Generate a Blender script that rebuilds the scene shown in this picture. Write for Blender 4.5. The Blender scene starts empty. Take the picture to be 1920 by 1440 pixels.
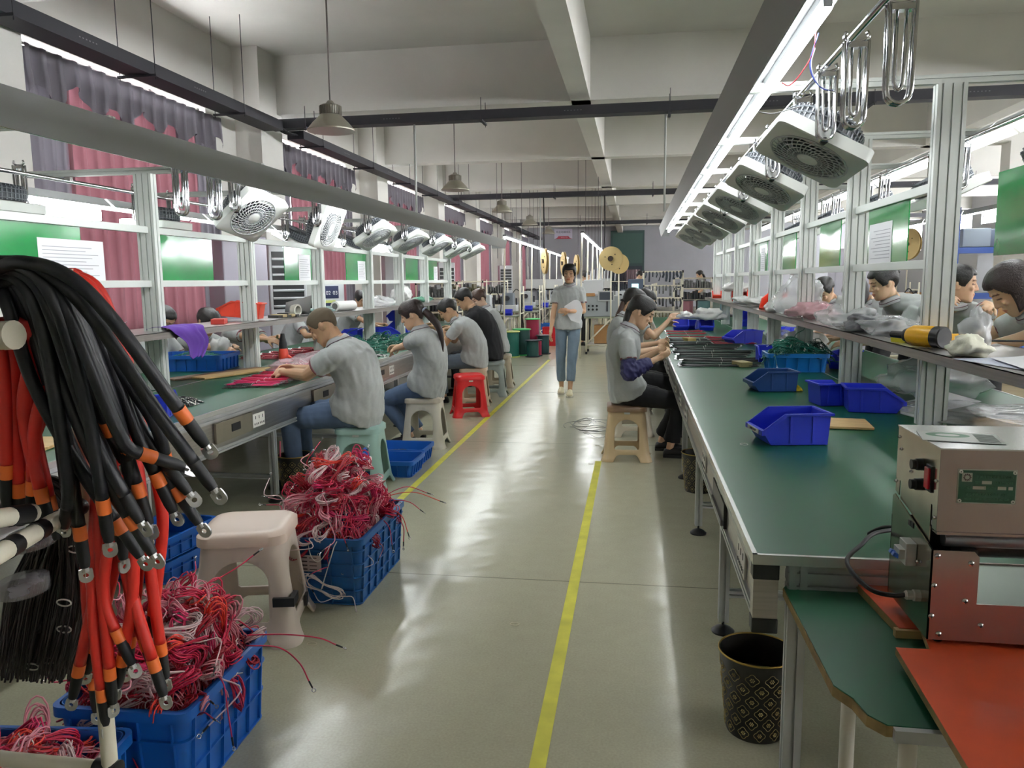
import bpy, math, random
from math import sin, cos, pi, radians as RD, sqrt, atan2
from mathutils import Vector as V, Matrix, noise
from mathutils.geometry import delaunay_2d_cdt
random.seed(7)
sc = bpy.context.scene
COL = sc.collection

# ------------------------------------------------------------------ camera, world, exposure
FPX = 1450.0
Yc = V(((1190-960)/FPX, (720-525)/FPX, -1)).normalized()
Zc = -V(((1080-960)/FPX, (720-11600)/FPX, -1)).normalized()
Zc = (Zc-Zc.dot(Yc)*Yc).normalized()
Xc = Yc.cross(Zc)
ROT = Matrix((Xc, Yc, Zc))            # camera axes to world
CAM = V((0, 0, 1.45))
cd = bpy.data.cameras.new('camera')
cd.sensor_fit = 'HORIZONTAL'; cd.sensor_width = 36.0; cd.lens = 36.0*FPX/1920
cd.clip_start = 0.05; cd.clip_end = 200
cam = bpy.data.objects.new('camera', cd); COL.objects.link(cam)
cam.matrix_world = Matrix.Translation(CAM) @ ROT.to_4x4()
sc.camera = cam

def _ray(px, py):
    return ROT @ V(((px-960)/FPX, (720-py)/FPX, -1))
def onz(px, py, z):
    d = _ray(px, py); return CAM+d*((z-CAM.z)/d.z)
def ony(px, py, y):
    d = _ray(px, py); return CAM+d*(y/d.y)
def onx(px, py, x):
    d = _ray(px, py); return CAM+d*(x/d.x)

w = bpy.data.worlds.new('world'); sc.world = w; w.use_nodes = True
bg = w.node_tree.nodes['Background']
bg.inputs[0].default_value = (0.97, 0.98, 1.0, 1); bg.inputs[1].default_value = 26.0
sc.view_settings.view_transform = 'Standard'; sc.view_settings.look = 'None'
sc.view_settings.gamma = 1.0; sc.view_settings.use_curve_mapping = False
sc.view_settings.exposure = 0.62
LED_E = 34.0
try:
    sc.cycles.use_denoising = True
    sc.cycles.max_bounces = 8; sc.cycles.diffuse_bounces = 4; sc.cycles.glossy_bounces = 4
    sc.cycles.transmission_bounces = 6; sc.cycles.transparent_max_bounces = 12
    sc.cycles.sample_clamp_indirect = 6.0; sc.cycles.caustics_reflective = False; sc.cycles.caustics_refractive = False
except Exception: pass

# ------------------------------------------------------------------ materials
def srgb(c):
    return tuple((x/255/12.92 if x/255 <= .04045 else ((x/255+.055)/1.055)**2.4) for x in c)
MATS = {}
def mat(name, rgb, rough=.5, metal=0., var=0., vscale=8., bump=0., bscale=40., emis=None, alpha=1., trans=0., spec=.5, sss=0., coat=0., aniso=None, transl=0.):
    if name in MATS: return MATS[name]
    m = bpy.data.materials.new(name); m.use_nodes = True
    nt = m.node_tree; N = nt.nodes; L = nt.links
    b = N['Principled BSDF']
    c = srgb(rgb)+(1,)
    b.inputs['Base Color'].default_value = c
    b.inputs['Roughness'].default_value = rough; b.inputs['Metallic'].default_value = metal
    b.inputs['Specular IOR Level'].default_value = spec
    if coat: b.inputs['Coat Weight'].default_value = coat; b.inputs['Coat Roughness'].default_value = .08
    if emis: b.inputs['Emission Color'].default_value = c; b.inputs['Emission Strength'].default_value = emis
    if alpha < 1: b.inputs['Alpha'].default_value = alpha
    if trans: b.inputs['Transmission Weight'].default_value = trans
    tc = N.new('ShaderNodeTexCoord')
    if var:
        n = N.new('ShaderNodeTexNoise'); n.inputs['Scale'].default_value = vscale; n.inputs['Detail'].default_value = 4
        mp = N.new('ShaderNodeMapping')
        if aniso: mp.inputs['Scale'].default_value = aniso
        L.new(tc.outputs['Object'], mp.inputs[0]); L.new(mp.outputs[0], n.inputs['Vector'])
        mx = N.new('ShaderNodeMix'); mx.data_type = 'RGBA'; mx.blend_type = 'MULTIPLY'
        mx.inputs[0].default_value = 1
        cr = N.new('ShaderNodeMapRange'); cr.inputs[1].default_value = .3; cr.inputs[2].default_value = .7
        cr.inputs[3].default_value = 1-var; cr.inputs[4].default_value = 1+var*.4
        L.new(n.outputs[0], cr.inputs[0])
        mx.inputs[6].default_value = c; L.new(cr.outputs[0], mx.inputs[7]); L.new(mx.outputs[2], b.inputs['Base Color'])
    if bump:
        n2 = N.new('ShaderNodeTexNoise'); n2.inputs['Scale'].default_value = bscale; n2.inputs['Detail'].default_value = 3
        L.new(tc.outputs['Object'], n2.inputs['Vector'])
        bp = N.new('ShaderNodeBump'); bp.inputs['Strength'].default_value = bump; bp.inputs['Distance'].default_value = .01
        L.new(n2.outputs[0], bp.inputs['Height']); L.new(bp.outputs[0], b.inputs['Normal'])
    if transl:
        tr = N.new('ShaderNodeBsdfTranslucent'); tr.inputs[0].default_value = c
        ms = N.new('ShaderNodeMixShader'); ms.inputs[0].default_value = transl
        L.new(b.outputs[0], ms.inputs[1]); L.new(tr.outputs[0], ms.inputs[2]); L.new(ms.outputs[0], N['Material Output'].inputs[0])
    MATS[name] = m
    return m

# ------------------------------------------------------------------ mesh builder
def frame(d, hint=None):
    d = V(d).normalized()
    h = V(hint) if hint is not None else (V((0, 0, 1)) if abs(d.z) < .9 else V((1, 0, 0)))
    u = h.cross(d)
    if u.length < 1e-6: u = V((0, 1, 0)).cross(d)
    u.normalize(); return u, d.cross(u).normalized(), d

class MB:
    def __init__(s): s.v = []; s.f = []; s.m = []; s.mi = 0
    def add(s, vs, fs):
        o = len(s.v); s.v.extend([tuple(x) for x in vs]); s.f.extend([tuple(i+o for i in f) for f in fs]); s.m.extend([s.mi]*len(fs)); return s
    def box(s, c, d, R=None):
        c = V(c); vs = []
        for i in (-1, 1):
            for j in (-1, 1):
                for k in (-1, 1):
                    p = V((i*d[0]/2, j*d[1]/2, k*d[2]/2))
                    vs.append(c+(R @ p if R else p))
        return s.add(vs, [(0, 1, 3, 2), (4, 6, 7, 5), (0, 4, 5, 1), (2, 3, 7, 6), (0, 2, 6, 4), (1, 5, 7, 3)])
    def bb(s, a, b):
        return s.box([(a[i]+b[i])/2 for i in range(3)], [abs(b[i]-a[i]) for i in range(3)])
    def prism(s, poly, o, u, v, n, h):
        o = V(o); u = V(u); v = V(v); n = V(n); k = len(poly)
        a = [o+u*p[0]+v*p[1] for p in poly]; b = [p+n*h for p in a]
        return s.add(a+b, [tuple(range(k-1, -1, -1)), tuple(range(k, 2*k))]+[(i, (i+1) % k, k+(i+1) % k, k+i) for i in range(k)])
    def rings(s, R, caps=True, closed=False):
        n = len(R[0]); vs = [p for r in R for p in r]; fs = []
        m = len(R)
        for j in range(m if closed else m-1):
            for i in range(n):
                a = j*n+i; b = j*n+(i+1) % n; c = ((j+1) % m)*n+(i+1) % n; d = ((j+1) % m)*n+i
                fs.append((a, b, c, d))
        if caps and not closed: fs += [tuple(range(n-1, -1, -1)), tuple(range((m-1)*n, m*n))]
        return s.add(vs, fs)
    def cyl(s, p0, p1, r0, r1=None, n=12):
        r1 = r0 if r1 is None else r1
        p0 = V(p0); p1 = V(p1); u, v, d = frame(p1-p0)
        R = [[p+(u*cos(2*pi*i/n)+v*sin(2*pi*i/n))*r for i in range(n)] for p, r in ((p0, r0), (p1, r1))]
        return s.rings(R)
    def tube(s, pts, r, n=6, closed=False):
        pts = [V(p) for p in pts]; m = len(pts); R = []; u = None
        for i, p in enumerate(pts):
            a = pts[i-1] if (i > 0 or closed) else p; b = pts[(i+1) % m] if (i < m-1 or closed) else p
            d = (b-a)
            if d.length < 1e-9: d = V((0, 0, 1))
            d.normalize()
            if u is None: u = frame(d)[0]
            u = (u-d*u.dot(d))
            if u.length < 1e-6: u = frame(d)[0]
            u.normalize(); v = d.cross(u)
            rr = r[i] if isinstance(r, (list, tuple)) else r
            R.append([p+(u*cos(2*pi*k/n)+v*sin(2*pi*k/n))*rr for k in range(n)])
        return s.rings(R, True, closed)
    def lathe(s, prof, o=(0, 0, 0), n=24, ax=None):
        o = V(o); M = Matrix.Identity(3) if ax is None else Matrix(frame(ax)).transposed()
        R = [[o+M @ V((max(r, 1e-4)*cos(2*pi*i/n), max(r, 1e-4)*sin(2*pi*i/n), z)) for i in range(n)] for r, z in prof]
        return s.rings(R)
    def cap(s, p0, r0, p1, r1, n=10):            # tapered limb with round ends
        p0 = V(p0); p1 = V(p1); u, v, d = frame(p1-p0 if (p1-p0).length > 1e-6 else V((0, 0, 1))); R = []
        for a in (-80, -50, -20): R.append((p0+d*r0*sin(RD(a)), r0*cos(RD(a))))
        R += [(p0, r0), (p1, r1)]
        for a in (20, 50, 80): R.append((p1+d*r1*sin(RD(a)), r1*cos(RD(a))))
        return s.rings([[c+(u*cos(2*pi*i/n)+v*sin(2*pi*i/n))*r for i in range(n)] for c, r in R])
    def ell(s, c, ax, n=14, m=9):
        c = V(c); a, b, e = [V(x) for x in ax]
        R = [[c+(a*cos(2*pi*i/n)+b*sin(2*pi*i/n))*sin(t)-e*cos(t) for i in range(n)] for t in [pi*(j+.25)/(m-.5) for j in range(m)]]
        return s.rings(R)
    def mesh(s, name='m'):
        me = bpy.data.meshes.new(name); me.from_pydata(s.v, [], s.f)
        if any(s.m): me.polygons.foreach_set('material_index', s.m)
        me.update(); return me
    def obj(s, name, mats, parent=None, smooth=False, bevel=0., loc=None):
        return mkobj(name, s.mesh(name), mats, parent, smooth, bevel, loc)

def mkobj(name, me, mats, parent=None, smooth=False, bevel=0., loc=None):
    for m in (mats if isinstance(mats, (list, tuple)) else [mats]): me.materials.append(m)
    o = bpy.data.objects.new(name, me); COL.objects.link(o)
    if parent: o.parent = parent
    if loc: o.location = loc
    if bevel:
        b = o.modifiers.new('bevel', 'BEVEL'); b.width = bevel; b.segments = 2; b.limit_method = 'ANGLE'
    if smooth is True: me.polygons.foreach_set('use_smooth', [True]*len(me.polygons))
    elif smooth:
        me.polygons.foreach_set('use_smooth', [True]*len(me.polygons))
        try: me.set_sharp_from_angle(angle=RD(smooth))
        except Exception: pass
    return o
def thing(name, label, cat, loc=(0, 0, 0), rz=0, group=None):
    o = bpy.data.objects.new(name, None); COL.objects.link(o); o.location = loc; o.rotation_euler = (0, 0, rz)
    o.empty_display_size = .05
    return tag(o, label, cat, group)
def tag(o, label, cat, group=None, kind=None):
    o['label'] = label; o['category'] = cat
    if group: o['group'] = group
    if kind: o['kind'] = kind
    return o
def struct(o): o['kind'] = 'structure'; return o
def dup(root, loc=None, rz=None, label=None, group=None, rot=None, sc_=None):
    r = root.copy(); COL.objects.link(r)
    if loc is not None: r.location = loc
    if rz is not None: r.rotation_euler = (0, 0, rz)
    if rot is not None: r.rotation_euler = rot
    if sc_ is not None: r.scale = (sc_, sc_, sc_)
    if label: r['label'] = label
    if group: r['group'] = group
    for ch in list(root.children):
        c = ch.copy(); COL.objects.link(c); c.parent = r
        for g in list(ch.children):
            d = g.copy(); COL.objects.link(d); d.parent = c
    return r
def smoothpts(P, k=6):                # Catmull-Rom
    P = [V(p) for p in P]; Q = [P[0]*2-P[1]]+P+[P[-1]*2-P[-2]]; out = []
    for i in range(1, len(Q)-2):
        a, b, c, d = Q[i-1], Q[i], Q[i+1], Q[i+2]
        for j in range(k):
            t = j/k; out.append(.5*((2*b)+(c-a)*t+(2*a-5*b+4*c-d)*t*t+(3*b-a-3*c+d)*t**3))
    out.append(Q[-2]); return out
_TS = bpy.data.scenes.new('work')
def evalmesh(o):                      # evaluate one object in an otherwise empty work scene
    _TS.collection.objects.link(o); vl = _TS.view_layers[0]
    with bpy.context.temp_override(scene=_TS, view_layer=vl):
        dg = bpy.context.evaluated_depsgraph_get(); dg.update()
        me = bpy.data.meshes.new_from_object(o.evaluated_get(dg))
    bpy.data.objects.remove(o); return me
def remesh(mb, voxel, it=2, fac=.5):
    me = mb.mesh('tmp'); o = bpy.data.objects.new('tmp', me)
    r = o.modifiers.new('r', 'REMESH'); r.mode = 'VOXEL'; r.voxel_size = voxel; r.use_smooth_shade = True
    if it: s = o.modifiers.new('s', 'SMOOTH'); s.iterations = it; s.factor = fac
    me2 = evalmesh(o); bpy.data.meshes.remove(me)
    me2.polygons.foreach_set('use_smooth', [True]*len(me2.polygons))
    return me2
def ordn(i): return ['nearest', 'second', 'third', 'fourth', 'fifth', 'sixth', 'seventh', 'eighth', 'ninth', 'tenth', 'eleventh', 'twelfth'][i]

ALU = mat('aluminium_profile', (196, 198, 198), .38, .55, var=.08)
WHT = mat('white_metal', (214, 218, 214), .4, .1)
STEEL = mat('brushed_steel', (186, 182, 178), .3, .9, var=.18, vscale=3, aniso=(1, 1, 30), bump=.02)
CHROME = mat('chrome', (225, 225, 228), .12, 1.)
BLK = mat('black_plastic', (22, 22, 25), .45)
BLKR = mat('black_rubber', (18, 18, 22), .55)
DARK = mat('dark_metal_tray', (52, 52, 58), .6, .2)
BLUE = mat('blue_crate_plastic', (20, 96, 188), .42, var=.12, vscale=5)
BLUE2 = mat('royal_blue_plastic', (40, 56, 200), .35)
BLUE3 = mat('dark_blue_plastic', (28, 62, 122), .35)
RED = mat('red_plastic', (208, 44, 42), .38)
REDO = mat('orange_red_plastic', (225, 70, 48), .38)
PVC = mat('ivory_pipe', (222, 216, 196), .35)
GREENTOP = None
PAPER = mat('white_paper', (232, 232, 236), .7)
WOOD = mat('pine_board', (196, 164, 112), .55, var=.25, vscale=6, aniso=(1, 12, 1))
WOODD = mat('brown_board', (128, 100, 78), .6, var=.25, vscale=6, aniso=(1, 12, 1))
CARD = mat('cardboard', (168, 126, 82), .8, var=.1)
# ------------------------------------------------------------------ setting
def floor_mat():
    m = bpy.data.materials.new('polished_concrete'); m.use_nodes = True; nt = m.node_tree; N = nt.nodes; L = nt.links
    b = N['Principled BSDF']; tc = N.new('ShaderNodeTexCoord')
    def noise_(scale, det=4):
        n = N.new('ShaderNodeTexNoise'); n.inputs['Scale'].default_value = scale; n.inputs['Detail'].default_value = det
        L.new(tc.outputs['Object'], n.inputs['Vector']); return n
    def rng(src, a, b_, c, d):
        r = N.new('ShaderNodeMapRange'); r.inputs[1].default_value = a; r.inputs[2].default_value = b_; r.inputs[3].default_value = c; r.inputs[4].default_value = d
        L.new(src, r.inputs[0]); return r.outputs[0]
    def mul(a, bb_):
        x = N.new('ShaderNodeMath'); x.operation = 'MULTIPLY'; L.new(a, x.inputs[0]); L.new(bb_, x.inputs[1]); return x.outputs[0]
    n1 = noise_(.5, 2); n2 = noise_(120, 1); n3 = noise_(14)
    f = mul(mul(rng(n1.outputs[0], .2, .8, .93, 1.05), rng(n2.outputs[0], .2, .8, .9, 1.08)), rng(n3.outputs[0], .1, .9, .95, 1.05))
    # dark specks
    
    
    # joints across the aisle every 3.2 m
    sx = N.new('ShaderNodeSeparateXYZ'); L.new(tc.outputs['Object'], sx.inputs[0])
    a = N.new('ShaderNodeMath'); a.operation = 'ADD'; a.inputs[1].default_value = 60-3.6-1.6+.0; L.new(sx.outputs[1], a.inputs[0])
    fr = N.new('ShaderNodeMath'); fr.operation = 'MODULO'; fr.inputs[1].default_value = 3.2; L.new(a.outputs[0], fr.inputs[0])
    sb = N.new('ShaderNodeMath'); sb.operation = 'SUBTRACT'; sb.inputs[1].default_value = (60-1.6) % 3.2; L.new(fr.outputs[0], sb.inputs[0])
    ab = N.new('ShaderNodeMath'); ab.operation = 'ABSOLUTE'; L.new(sb.outputs[0], ab.inputs[0])
    f = mul(f, rng(ab.outputs[0], .002, .006, .45, 1.))
    mx = N.new('ShaderNodeMix'); mx.data_type = 'RGBA'; mx.blend_type = 'MULTIPLY'; mx.inputs[0].default_value = 1
    mx.inputs[6].default_value = srgb((176, 173, 150))+(1,); L.new(f, mx.inputs[7]); L.new(mx.outputs[2], b.inputs['Base Color'])
    b.inputs['Roughness'].default_value = .2
    bp = N.new('ShaderNodeBump'); bp.inputs['Strength'].default_value = .35; bp.inputs['Distance'].default_value = .012
    L.new(noise_(5., 1).outputs[0], bp.inputs['Height']); L.new(bp.outputs[0], b.inputs['Normal'])
    return m
X0, X1, Y0, Y1, ZC = -5.8, 12.6, -5.0, 43.0, 4.85
o = struct(MB().bb((X0-.3, Y0, -.1), (X1+.2, Y1+.2, 0)).obj('floor', floor_mat()))
PAINT = mat('white_wall_paint', (230, 228, 222), .8, var=.06, vscale=1.2)
PAINTL = mat('lilac_grey_wall_paint', (178, 179, 187), .8, var=.05, vscale=1.)
struct(MB().bb((X0-.3, Y0, ZC), (X1+.2, Y1+.2, ZC+.15)).obj('ceiling', PAINT))
YEL = mat('yellow_floor_tape', (214, 208, 70), .5, var=.2, vscale=9)
for i, (x, ya, yb) in enumerate(((-1.55, 3.9, 14.2), (-.275, .5, 6.15))):
    struct(MB().bb((x-.025, ya, 0), (x+.025, yb, .0015)).obj('trim_%d' % (i+1), YEL))
# left wall with windows
WIN = [(6.9+5.2*i, 10.15+5.2*i) for i in range(7)]

mb = MB()
mb.bb((X0-.25, Y0, 0), (X0, Y1, 1.0)); mb.bb((X0-.25, Y0, 3.83), (X0, Y1, ZC))
ys = [Y0]+[q for w_ in WIN for q in w_]+[Y1]
for i in range(0, len(ys), 2): mb.bb((X0-.25, ys[i], 1.0), (X0, ys[i+1], 3.83))
struct(mb.obj('wall_left', PAINT))
struct(MB().bb((X0, Y1, 0), (X1, Y1+.2, ZC)).obj('wall_back', PAINTL))
ADDED_RW = [(-4.2+5.2*i, .2+5.2*i) for i in range(9)]  # windows added to the right wall so daylight brightens the hall
mb = MB(); mb.bb((X1, Y0, 0), (X1+.2, Y1, 2.6)); mb.bb((X1, Y0, 3.9), (X1+.2, Y1, ZC))
ys = [Y0]+[q for w_ in ADDED_RW for q in w_]+[Y1]
for i in range(0, len(ys), 2): mb.bb((X1, ys[i], 2.6), (X1+.2, ys[i+1], 3.9))
struct(mb.obj('wall_right', PAINTL))
struct(MB().bb((9.6, 6.0, 0), (9.75, 24, 2.9)).obj('wall_added_screen', PAINTL))  # screen wall added to hide the bright right windows
struct(MB().bb((X0-.25, Y0-.2, 0), (X1+.2, Y0, ZC)).obj('wall_front', PAINT))  # unseen wall behind the camera, put in to darken the foreground
# pilasters on the wall and ceiling beams
for i in range(7):
    y = 11.5+5.2*i if i < 6 else 6.3
    struct(MB().bb((X0, y-.55, 0), (X0+.4, y+.15, ZC)).obj('wall_left_pilaster', PAINT))
    struct(MB().bb((X0, y, 4.0), (X1, y+.32, ZC)).obj('ceiling_beam', PAINT))
for xa in (-.93, 5.6):
    struct(MB().bb((xa, Y0, 4.0), (xa+.28, Y1, ZC)).obj('ceiling_beam', PAINT))
for x, y in ((7.1, 16.6), (7.1, 27.0)):
    struct(MB().bb((x, y, 0), (x+.4, y+.4, 4.02)).obj('column', PAINT))
# windows: frame and glass (right wall ones added for daylight), then curtains
GLASS = mat('window_glass', (235, 242, 245), .05, 0, trans=.0, alpha=.15)
for i, (a, b) in enumerate(ADDED_RW):
    f = MB()
    for z in (2.6, 3.86): f.bb((X1+.08, a, z), (X1+.13, b, z+.04))
    for k in range(5):
        y = a+(b-a-.04)*k/4; f.bb((X1+.08, y, 2.6), (X1+.13, y+.04, 3.9))
    o = struct(f.obj('window_%d' % (i+20), WHT)); MB().bb((X1+.1, a, 2.6), (X1+.105, b, 3.9)).obj('pane', GLASS, o)
for i, (a, b) in enumerate(WIN):
    f = MB()
    for z in (1.0, 2.4, 3.80): f.bb((X0-.14, a, z), (X0-.09, b, z+.04))
    for k in range(4):
        y = a+(b-a-.04)*k/3; f.bb((X0-.14, y, 1.0), (X0-.09, y+.04, 3.83))
    o = struct(f.obj('window_%d' % (i+1), WHT))
    MB().bb((X0-.118, a, 1.0), (X0-.112, b, 3.83)).obj('pane', GLASS, o)
CURG = mat('grey_curtain', (116, 112, 120), .85, transl=.03)
CURR = mat('rose_curtain', (128, 84, 92), .85, transl=.05)
def drape(y0, y1, x, ztop, zbot, amp, per, ph=0., wob=.3):
    n = max(6, int((y1-y0)/per*8)); vs = []; fs = []
    zs = 14
    for j in range(zs+1):
        for i in range(n+1):
            t = i/n; y = y0+(y1-y0)*t
            zt = ztop(t) if callable(ztop) else ztop; zb = zbot(t) if callable(zbot) else zbot
            z = zt+(zb-zt)*j/zs
            a = 2*pi*(y-y0)/per+ph+wob*sin(j*.35+t*7)
            s = sin(a); s = math.copysign(abs(s)**.6, s)
            vs.append((x+amp*s*(.75+.25*j/zs), y+.25*per*.3*cos(a*2), z))
    for j in range(zs):
        for i in range(n):
            q = j*(n+1)+i; fs.append((q, q+1, q+n+2, q+n+1))
    return MB().add(vs, fs)
for i, (a, b) in enumerate(WIN):
    t = thing('curtain', '%s of the grey and rose pleated curtains along the window wall' % ordn(i), 'curtain', (X0+.06, a, 0), 0, 'curtains on the window wall')
    L_ = b-a+.1
    drape(-.16, .5, 0, 3.72, .25, .03, .17).obj('side_drape', CURG, t, True)
    drape(L_-.55, L_+.04, 0, 3.72, .25, .03, .17, 1).obj('side_drape', CURG, t, True)
    drape(.42, L_-.5, .01, 3.55, .25, .035, .21, .5).obj('rose_drape', CURR, t, True)
    drape(-.15, L_+.03, .09, 3.71, lambda q: 3.30+.11*sin(q*2*pi*6.5)-.05*cos(q*17), .035, .215, .8).obj('valance', CURG, t, True)
    MB().cyl((0, -.16, 3.735), (0, L_+.04, 3.735), .012).obj('curtain_rail', WHT, t, True)
# back door, sign
d = struct(MB().bb((-1.31, Y1-.12, 0), (.5, Y1, 4.1)).obj('door_1', mat('green_grey_door', (62, 84, 82), .6)))
MB().bb((-1.2, Y1-.14, 2.35), (.4, Y1-.11, 3.95)).obj('door_panel', mat('green_grey_panel', (70, 98, 92), .6), d)
MB().bb((-1.2, Y1-.15, .1), (.4, Y1-.11, 2.2)).obj('door_leaf', mat('dark_door_glass', (52, 58, 68), .3), d)
def textobj(s, size, matl, parent, loc, rot, align='CENTER', name='lettering'):
    cu = bpy.data.curves.new(name, 'FONT'); cu.body = s; cu.size = size; cu.align_x = align; cu.align_y = 'CENTER'; cu.extrude = .0004
    o = bpy.data.objects.new('tmp_text', cu); me = evalmesh(o)
    if me is None or len(me.vertices) == 0: return None
    q = mkobj(name, me, matl, parent); q.location = loc; q.rotation_euler = rot; return q
t = thing('wall_sign', 'white hanging area sign with navy characters over a red trapezoid band', 'sign', (-3.88, Y1-.06, 3.72))
MB().box((0, 0, .27), (.98, .03, .54)).obj('sign_board', mat('sign_white', (212, 208, 225), .5), t)
MB().prism([(-.49, 0), (.49, 0), (.36, .04), (.27, .15), (-.27, .15), (-.36, .04)], (0, -.016, 0), (1, 0, 0), (0, 0, 1), (0, -1, 0), .004).obj('red_band', mat('sign_red', (170, 62, 82), .5), t)
textobj('半自动端线区', .135, mat('sign_navy', (44, 42, 84), .5), t, (0, -.022, .36), (pi/2, 0, 0))
textobj('技术生产部', .075, mat('sign_pale', (236, 190, 200), .5), t, (.05, -.024, .075), (pi/2, 0, 0))

# cable trays hung on rods
def tray(name, label, p, q, wdt, h, step, rods=True):
    p = V(p); q = V(q); L_ = (q-p).length; d = (q-p).normalized(); s = V((0, 0, 1)).cross(d)
    t = thing('cable_tray', label, 'cable tray', p)
    R = Matrix((d, s, V((0, 0, 1)))).transposed()
    m = MB(); m.box(d*L_/2, (L_, wdt, h), R)
    k = 0
    m.obj('tray_channel', DARK, t)
    hl = MB()
    n = int(L_/step)
    for i in range(n+1):
        c = d*min(L_-.2, .6+i*step)
        rb = MB(); rb.box(c-V((0, 0, h/2+.02)), (.04, wdt+.16, .025), R)
        rb.obj('hanger_bar', DARK, t)
        for sg in (-1, 1):
            MB().cyl(c+s*sg*(wdt/2+.06)-V((0, 0, h/2+.06)), c+s*sg*(wdt/2+.06)+V((0, 0, (4.0 if name == 'c' else ZC)-p.z)), .005, n=6).obj('rod', DARK, t)
        cc = c+d*step*.45
        if i < n:
            for q_ in range(6):
                hl.box(cc+d*(q_*.045)-s*(wdt/2+.001), (.018, .002, .01), R); hl.box(cc+d*(q_*.045)+s*(wdt/2+.001), (.018, .002, .01), R)
    hl.obj('perforations', mat('pale_slot', (120, 118, 122), .6), t)
    return t
tray('l', 'long dark cable tray running above the near curtains to the first pilaster', (-5.2, 1.5, 3.72), (-5.2, 10.95, 3.72), .29, .13, 1.9)
tray('l', 'long dark cable tray running above the far curtains past the second window', (-5.05, 11.35, 3.66), (-5.05, 42, 3.7), .26, .12, 2.4)
for i, (y, z) in enumerate(((11.2, 3.78), (21.2, 3.74), (31.2, 3.7))):
    tray('c', '%s dark cable tray crossing the hall under a ceiling beam' % ordn(i), (-5.35, y, z), (11.5, y, z+.02), .22, .13, 2.6)
cb = [V((-5.2, 10.9, 3.78)), V((-5.16, 11.0, 3.72)), V((-5.1, 11.15, 3.66)), V((-5.05, 11.4, 3.66))]
for k in range(5):
    tag(MB().tube(smoothpts([p+V((.02*k-.04, 0, .012*(k % 2))) for p in cb]), .012, 6).obj('power_cable', BLKR, smooth=True), 'black power cable bridging the gap between two cable trays at the corner', 'cable', 'cables at the tray corner')

# high bay pendant lamps
def pendant(i, y, z):
    t = thing('pendant_lamp', '%s ribbed metal high bay lamp hanging on a rod' % ordn(i), 'lamp', (-3.2, y, z), 0, 'high bay lamps in a row')
    out = [(.25, 0), (.252, .012), (.235, .03), (.19, .085), (.15, .125), (.115, .16), (.112, .165)]
    inn = [(.108, .16), (.145, .12), (.185, .08), (.23, .026), (.244, .004)]
    MB().rings([[V((r*cos(a*pi/24), r*sin(a*pi/24), zz)) for a in range(48)] for r, zz in out+inn]).obj('reflector', mat('lamp_reflector', (176, 172, 156), .35, .5), t, 40)
    m = MB()
    m.lathe([(.05, .165), (.10, .17), (.105, .18), (.105, .255), (.09, .27), (.045, .285), (.03, .31), (.012, .32)], n=32)
    for k in range(32):
        a = k*pi/16; m.box((.109*cos(a), .109*sin(a), .215), (.014, .004, .085), Matrix.Rotation(a, 3, 'Z'))
    m.obj('heat_sink', mat('lamp_housing', (165, 160, 148), .45, .5), t, 40)
    MB().lathe([(.001, .15), (.1, .15), (.1, .158), (.001, .16)]).obj('diffuser', mat('lamp_diffuser', (190, 190, 170), .4), t)
    MB().cyl((0, 0, .31), (0, 0, ZC-z), .009).obj('rod', mat('grey_rod', (118, 112, 108), .5, .4), t)
for i, (y, z) in enumerate(((8.1, 3.05), (13.9, 3.08), (18.9, 3.12), (24.0, 3.16), (29.3, 3.2))): pendant(i, y, z)
# conduit poles and drop wires
for (px, y, zt, zb, lab) in ((782, 11.25, 3.72, 2.2, 'above the left light canopy'), (1245, 11.3, 3.74, 2.4, 'by the far end of the right light canopy'), (1013, 21.25, 3.7, 1.0, 'near the light bars over the machines'), (1128, 21.25, 3.7, 1.0, 'left of the green grey door')):
    p = ony(px, 430, y)
    tag(MB().cyl((p.x, y, zb), (p.x, y, zt), .016, n=10).obj('conduit_pole', WHT, smooth=True), 'white conduit pole dropping from a tray '+lab, 'pole')
for k, px in enumerate([932, 947, 958, 968, 978, 990, 1000, 1008, 1084, 1098, 1104, 1110, 1116, 1122, 1126, 852, 865, 880]):
    y = 18.5+((k*7) % 9)*1.3; p = ony(px, 400, y)
    tag(MB().cyl((p.x, y, 2.0 if k < 15 else 3.7), (p.x, y, ZC), .006, n=5).obj('hanging_rod', mat('dark_rod', (70, 66, 68), .6)), 'thin dark rod hanging from the ceiling over the far machines', 'rod', 'thin rods hanging over the far machines')
for px, y in ((1130, 21.1), (1016, 21.1)):
    p = ony(px, 430, y)
    tag(MB().tube([(p.x+.05, y, 3.7), (p.x+.06, y, 3), (p.x+.05, y, 1.6)], .018, 6).obj('drop_cable', BLKR, smooth=True), 'black cable dropping beside a white conduit pole %s' % ('left of the far door' if px > 1100 else 'right of the far curtains'), 'cable')
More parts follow.
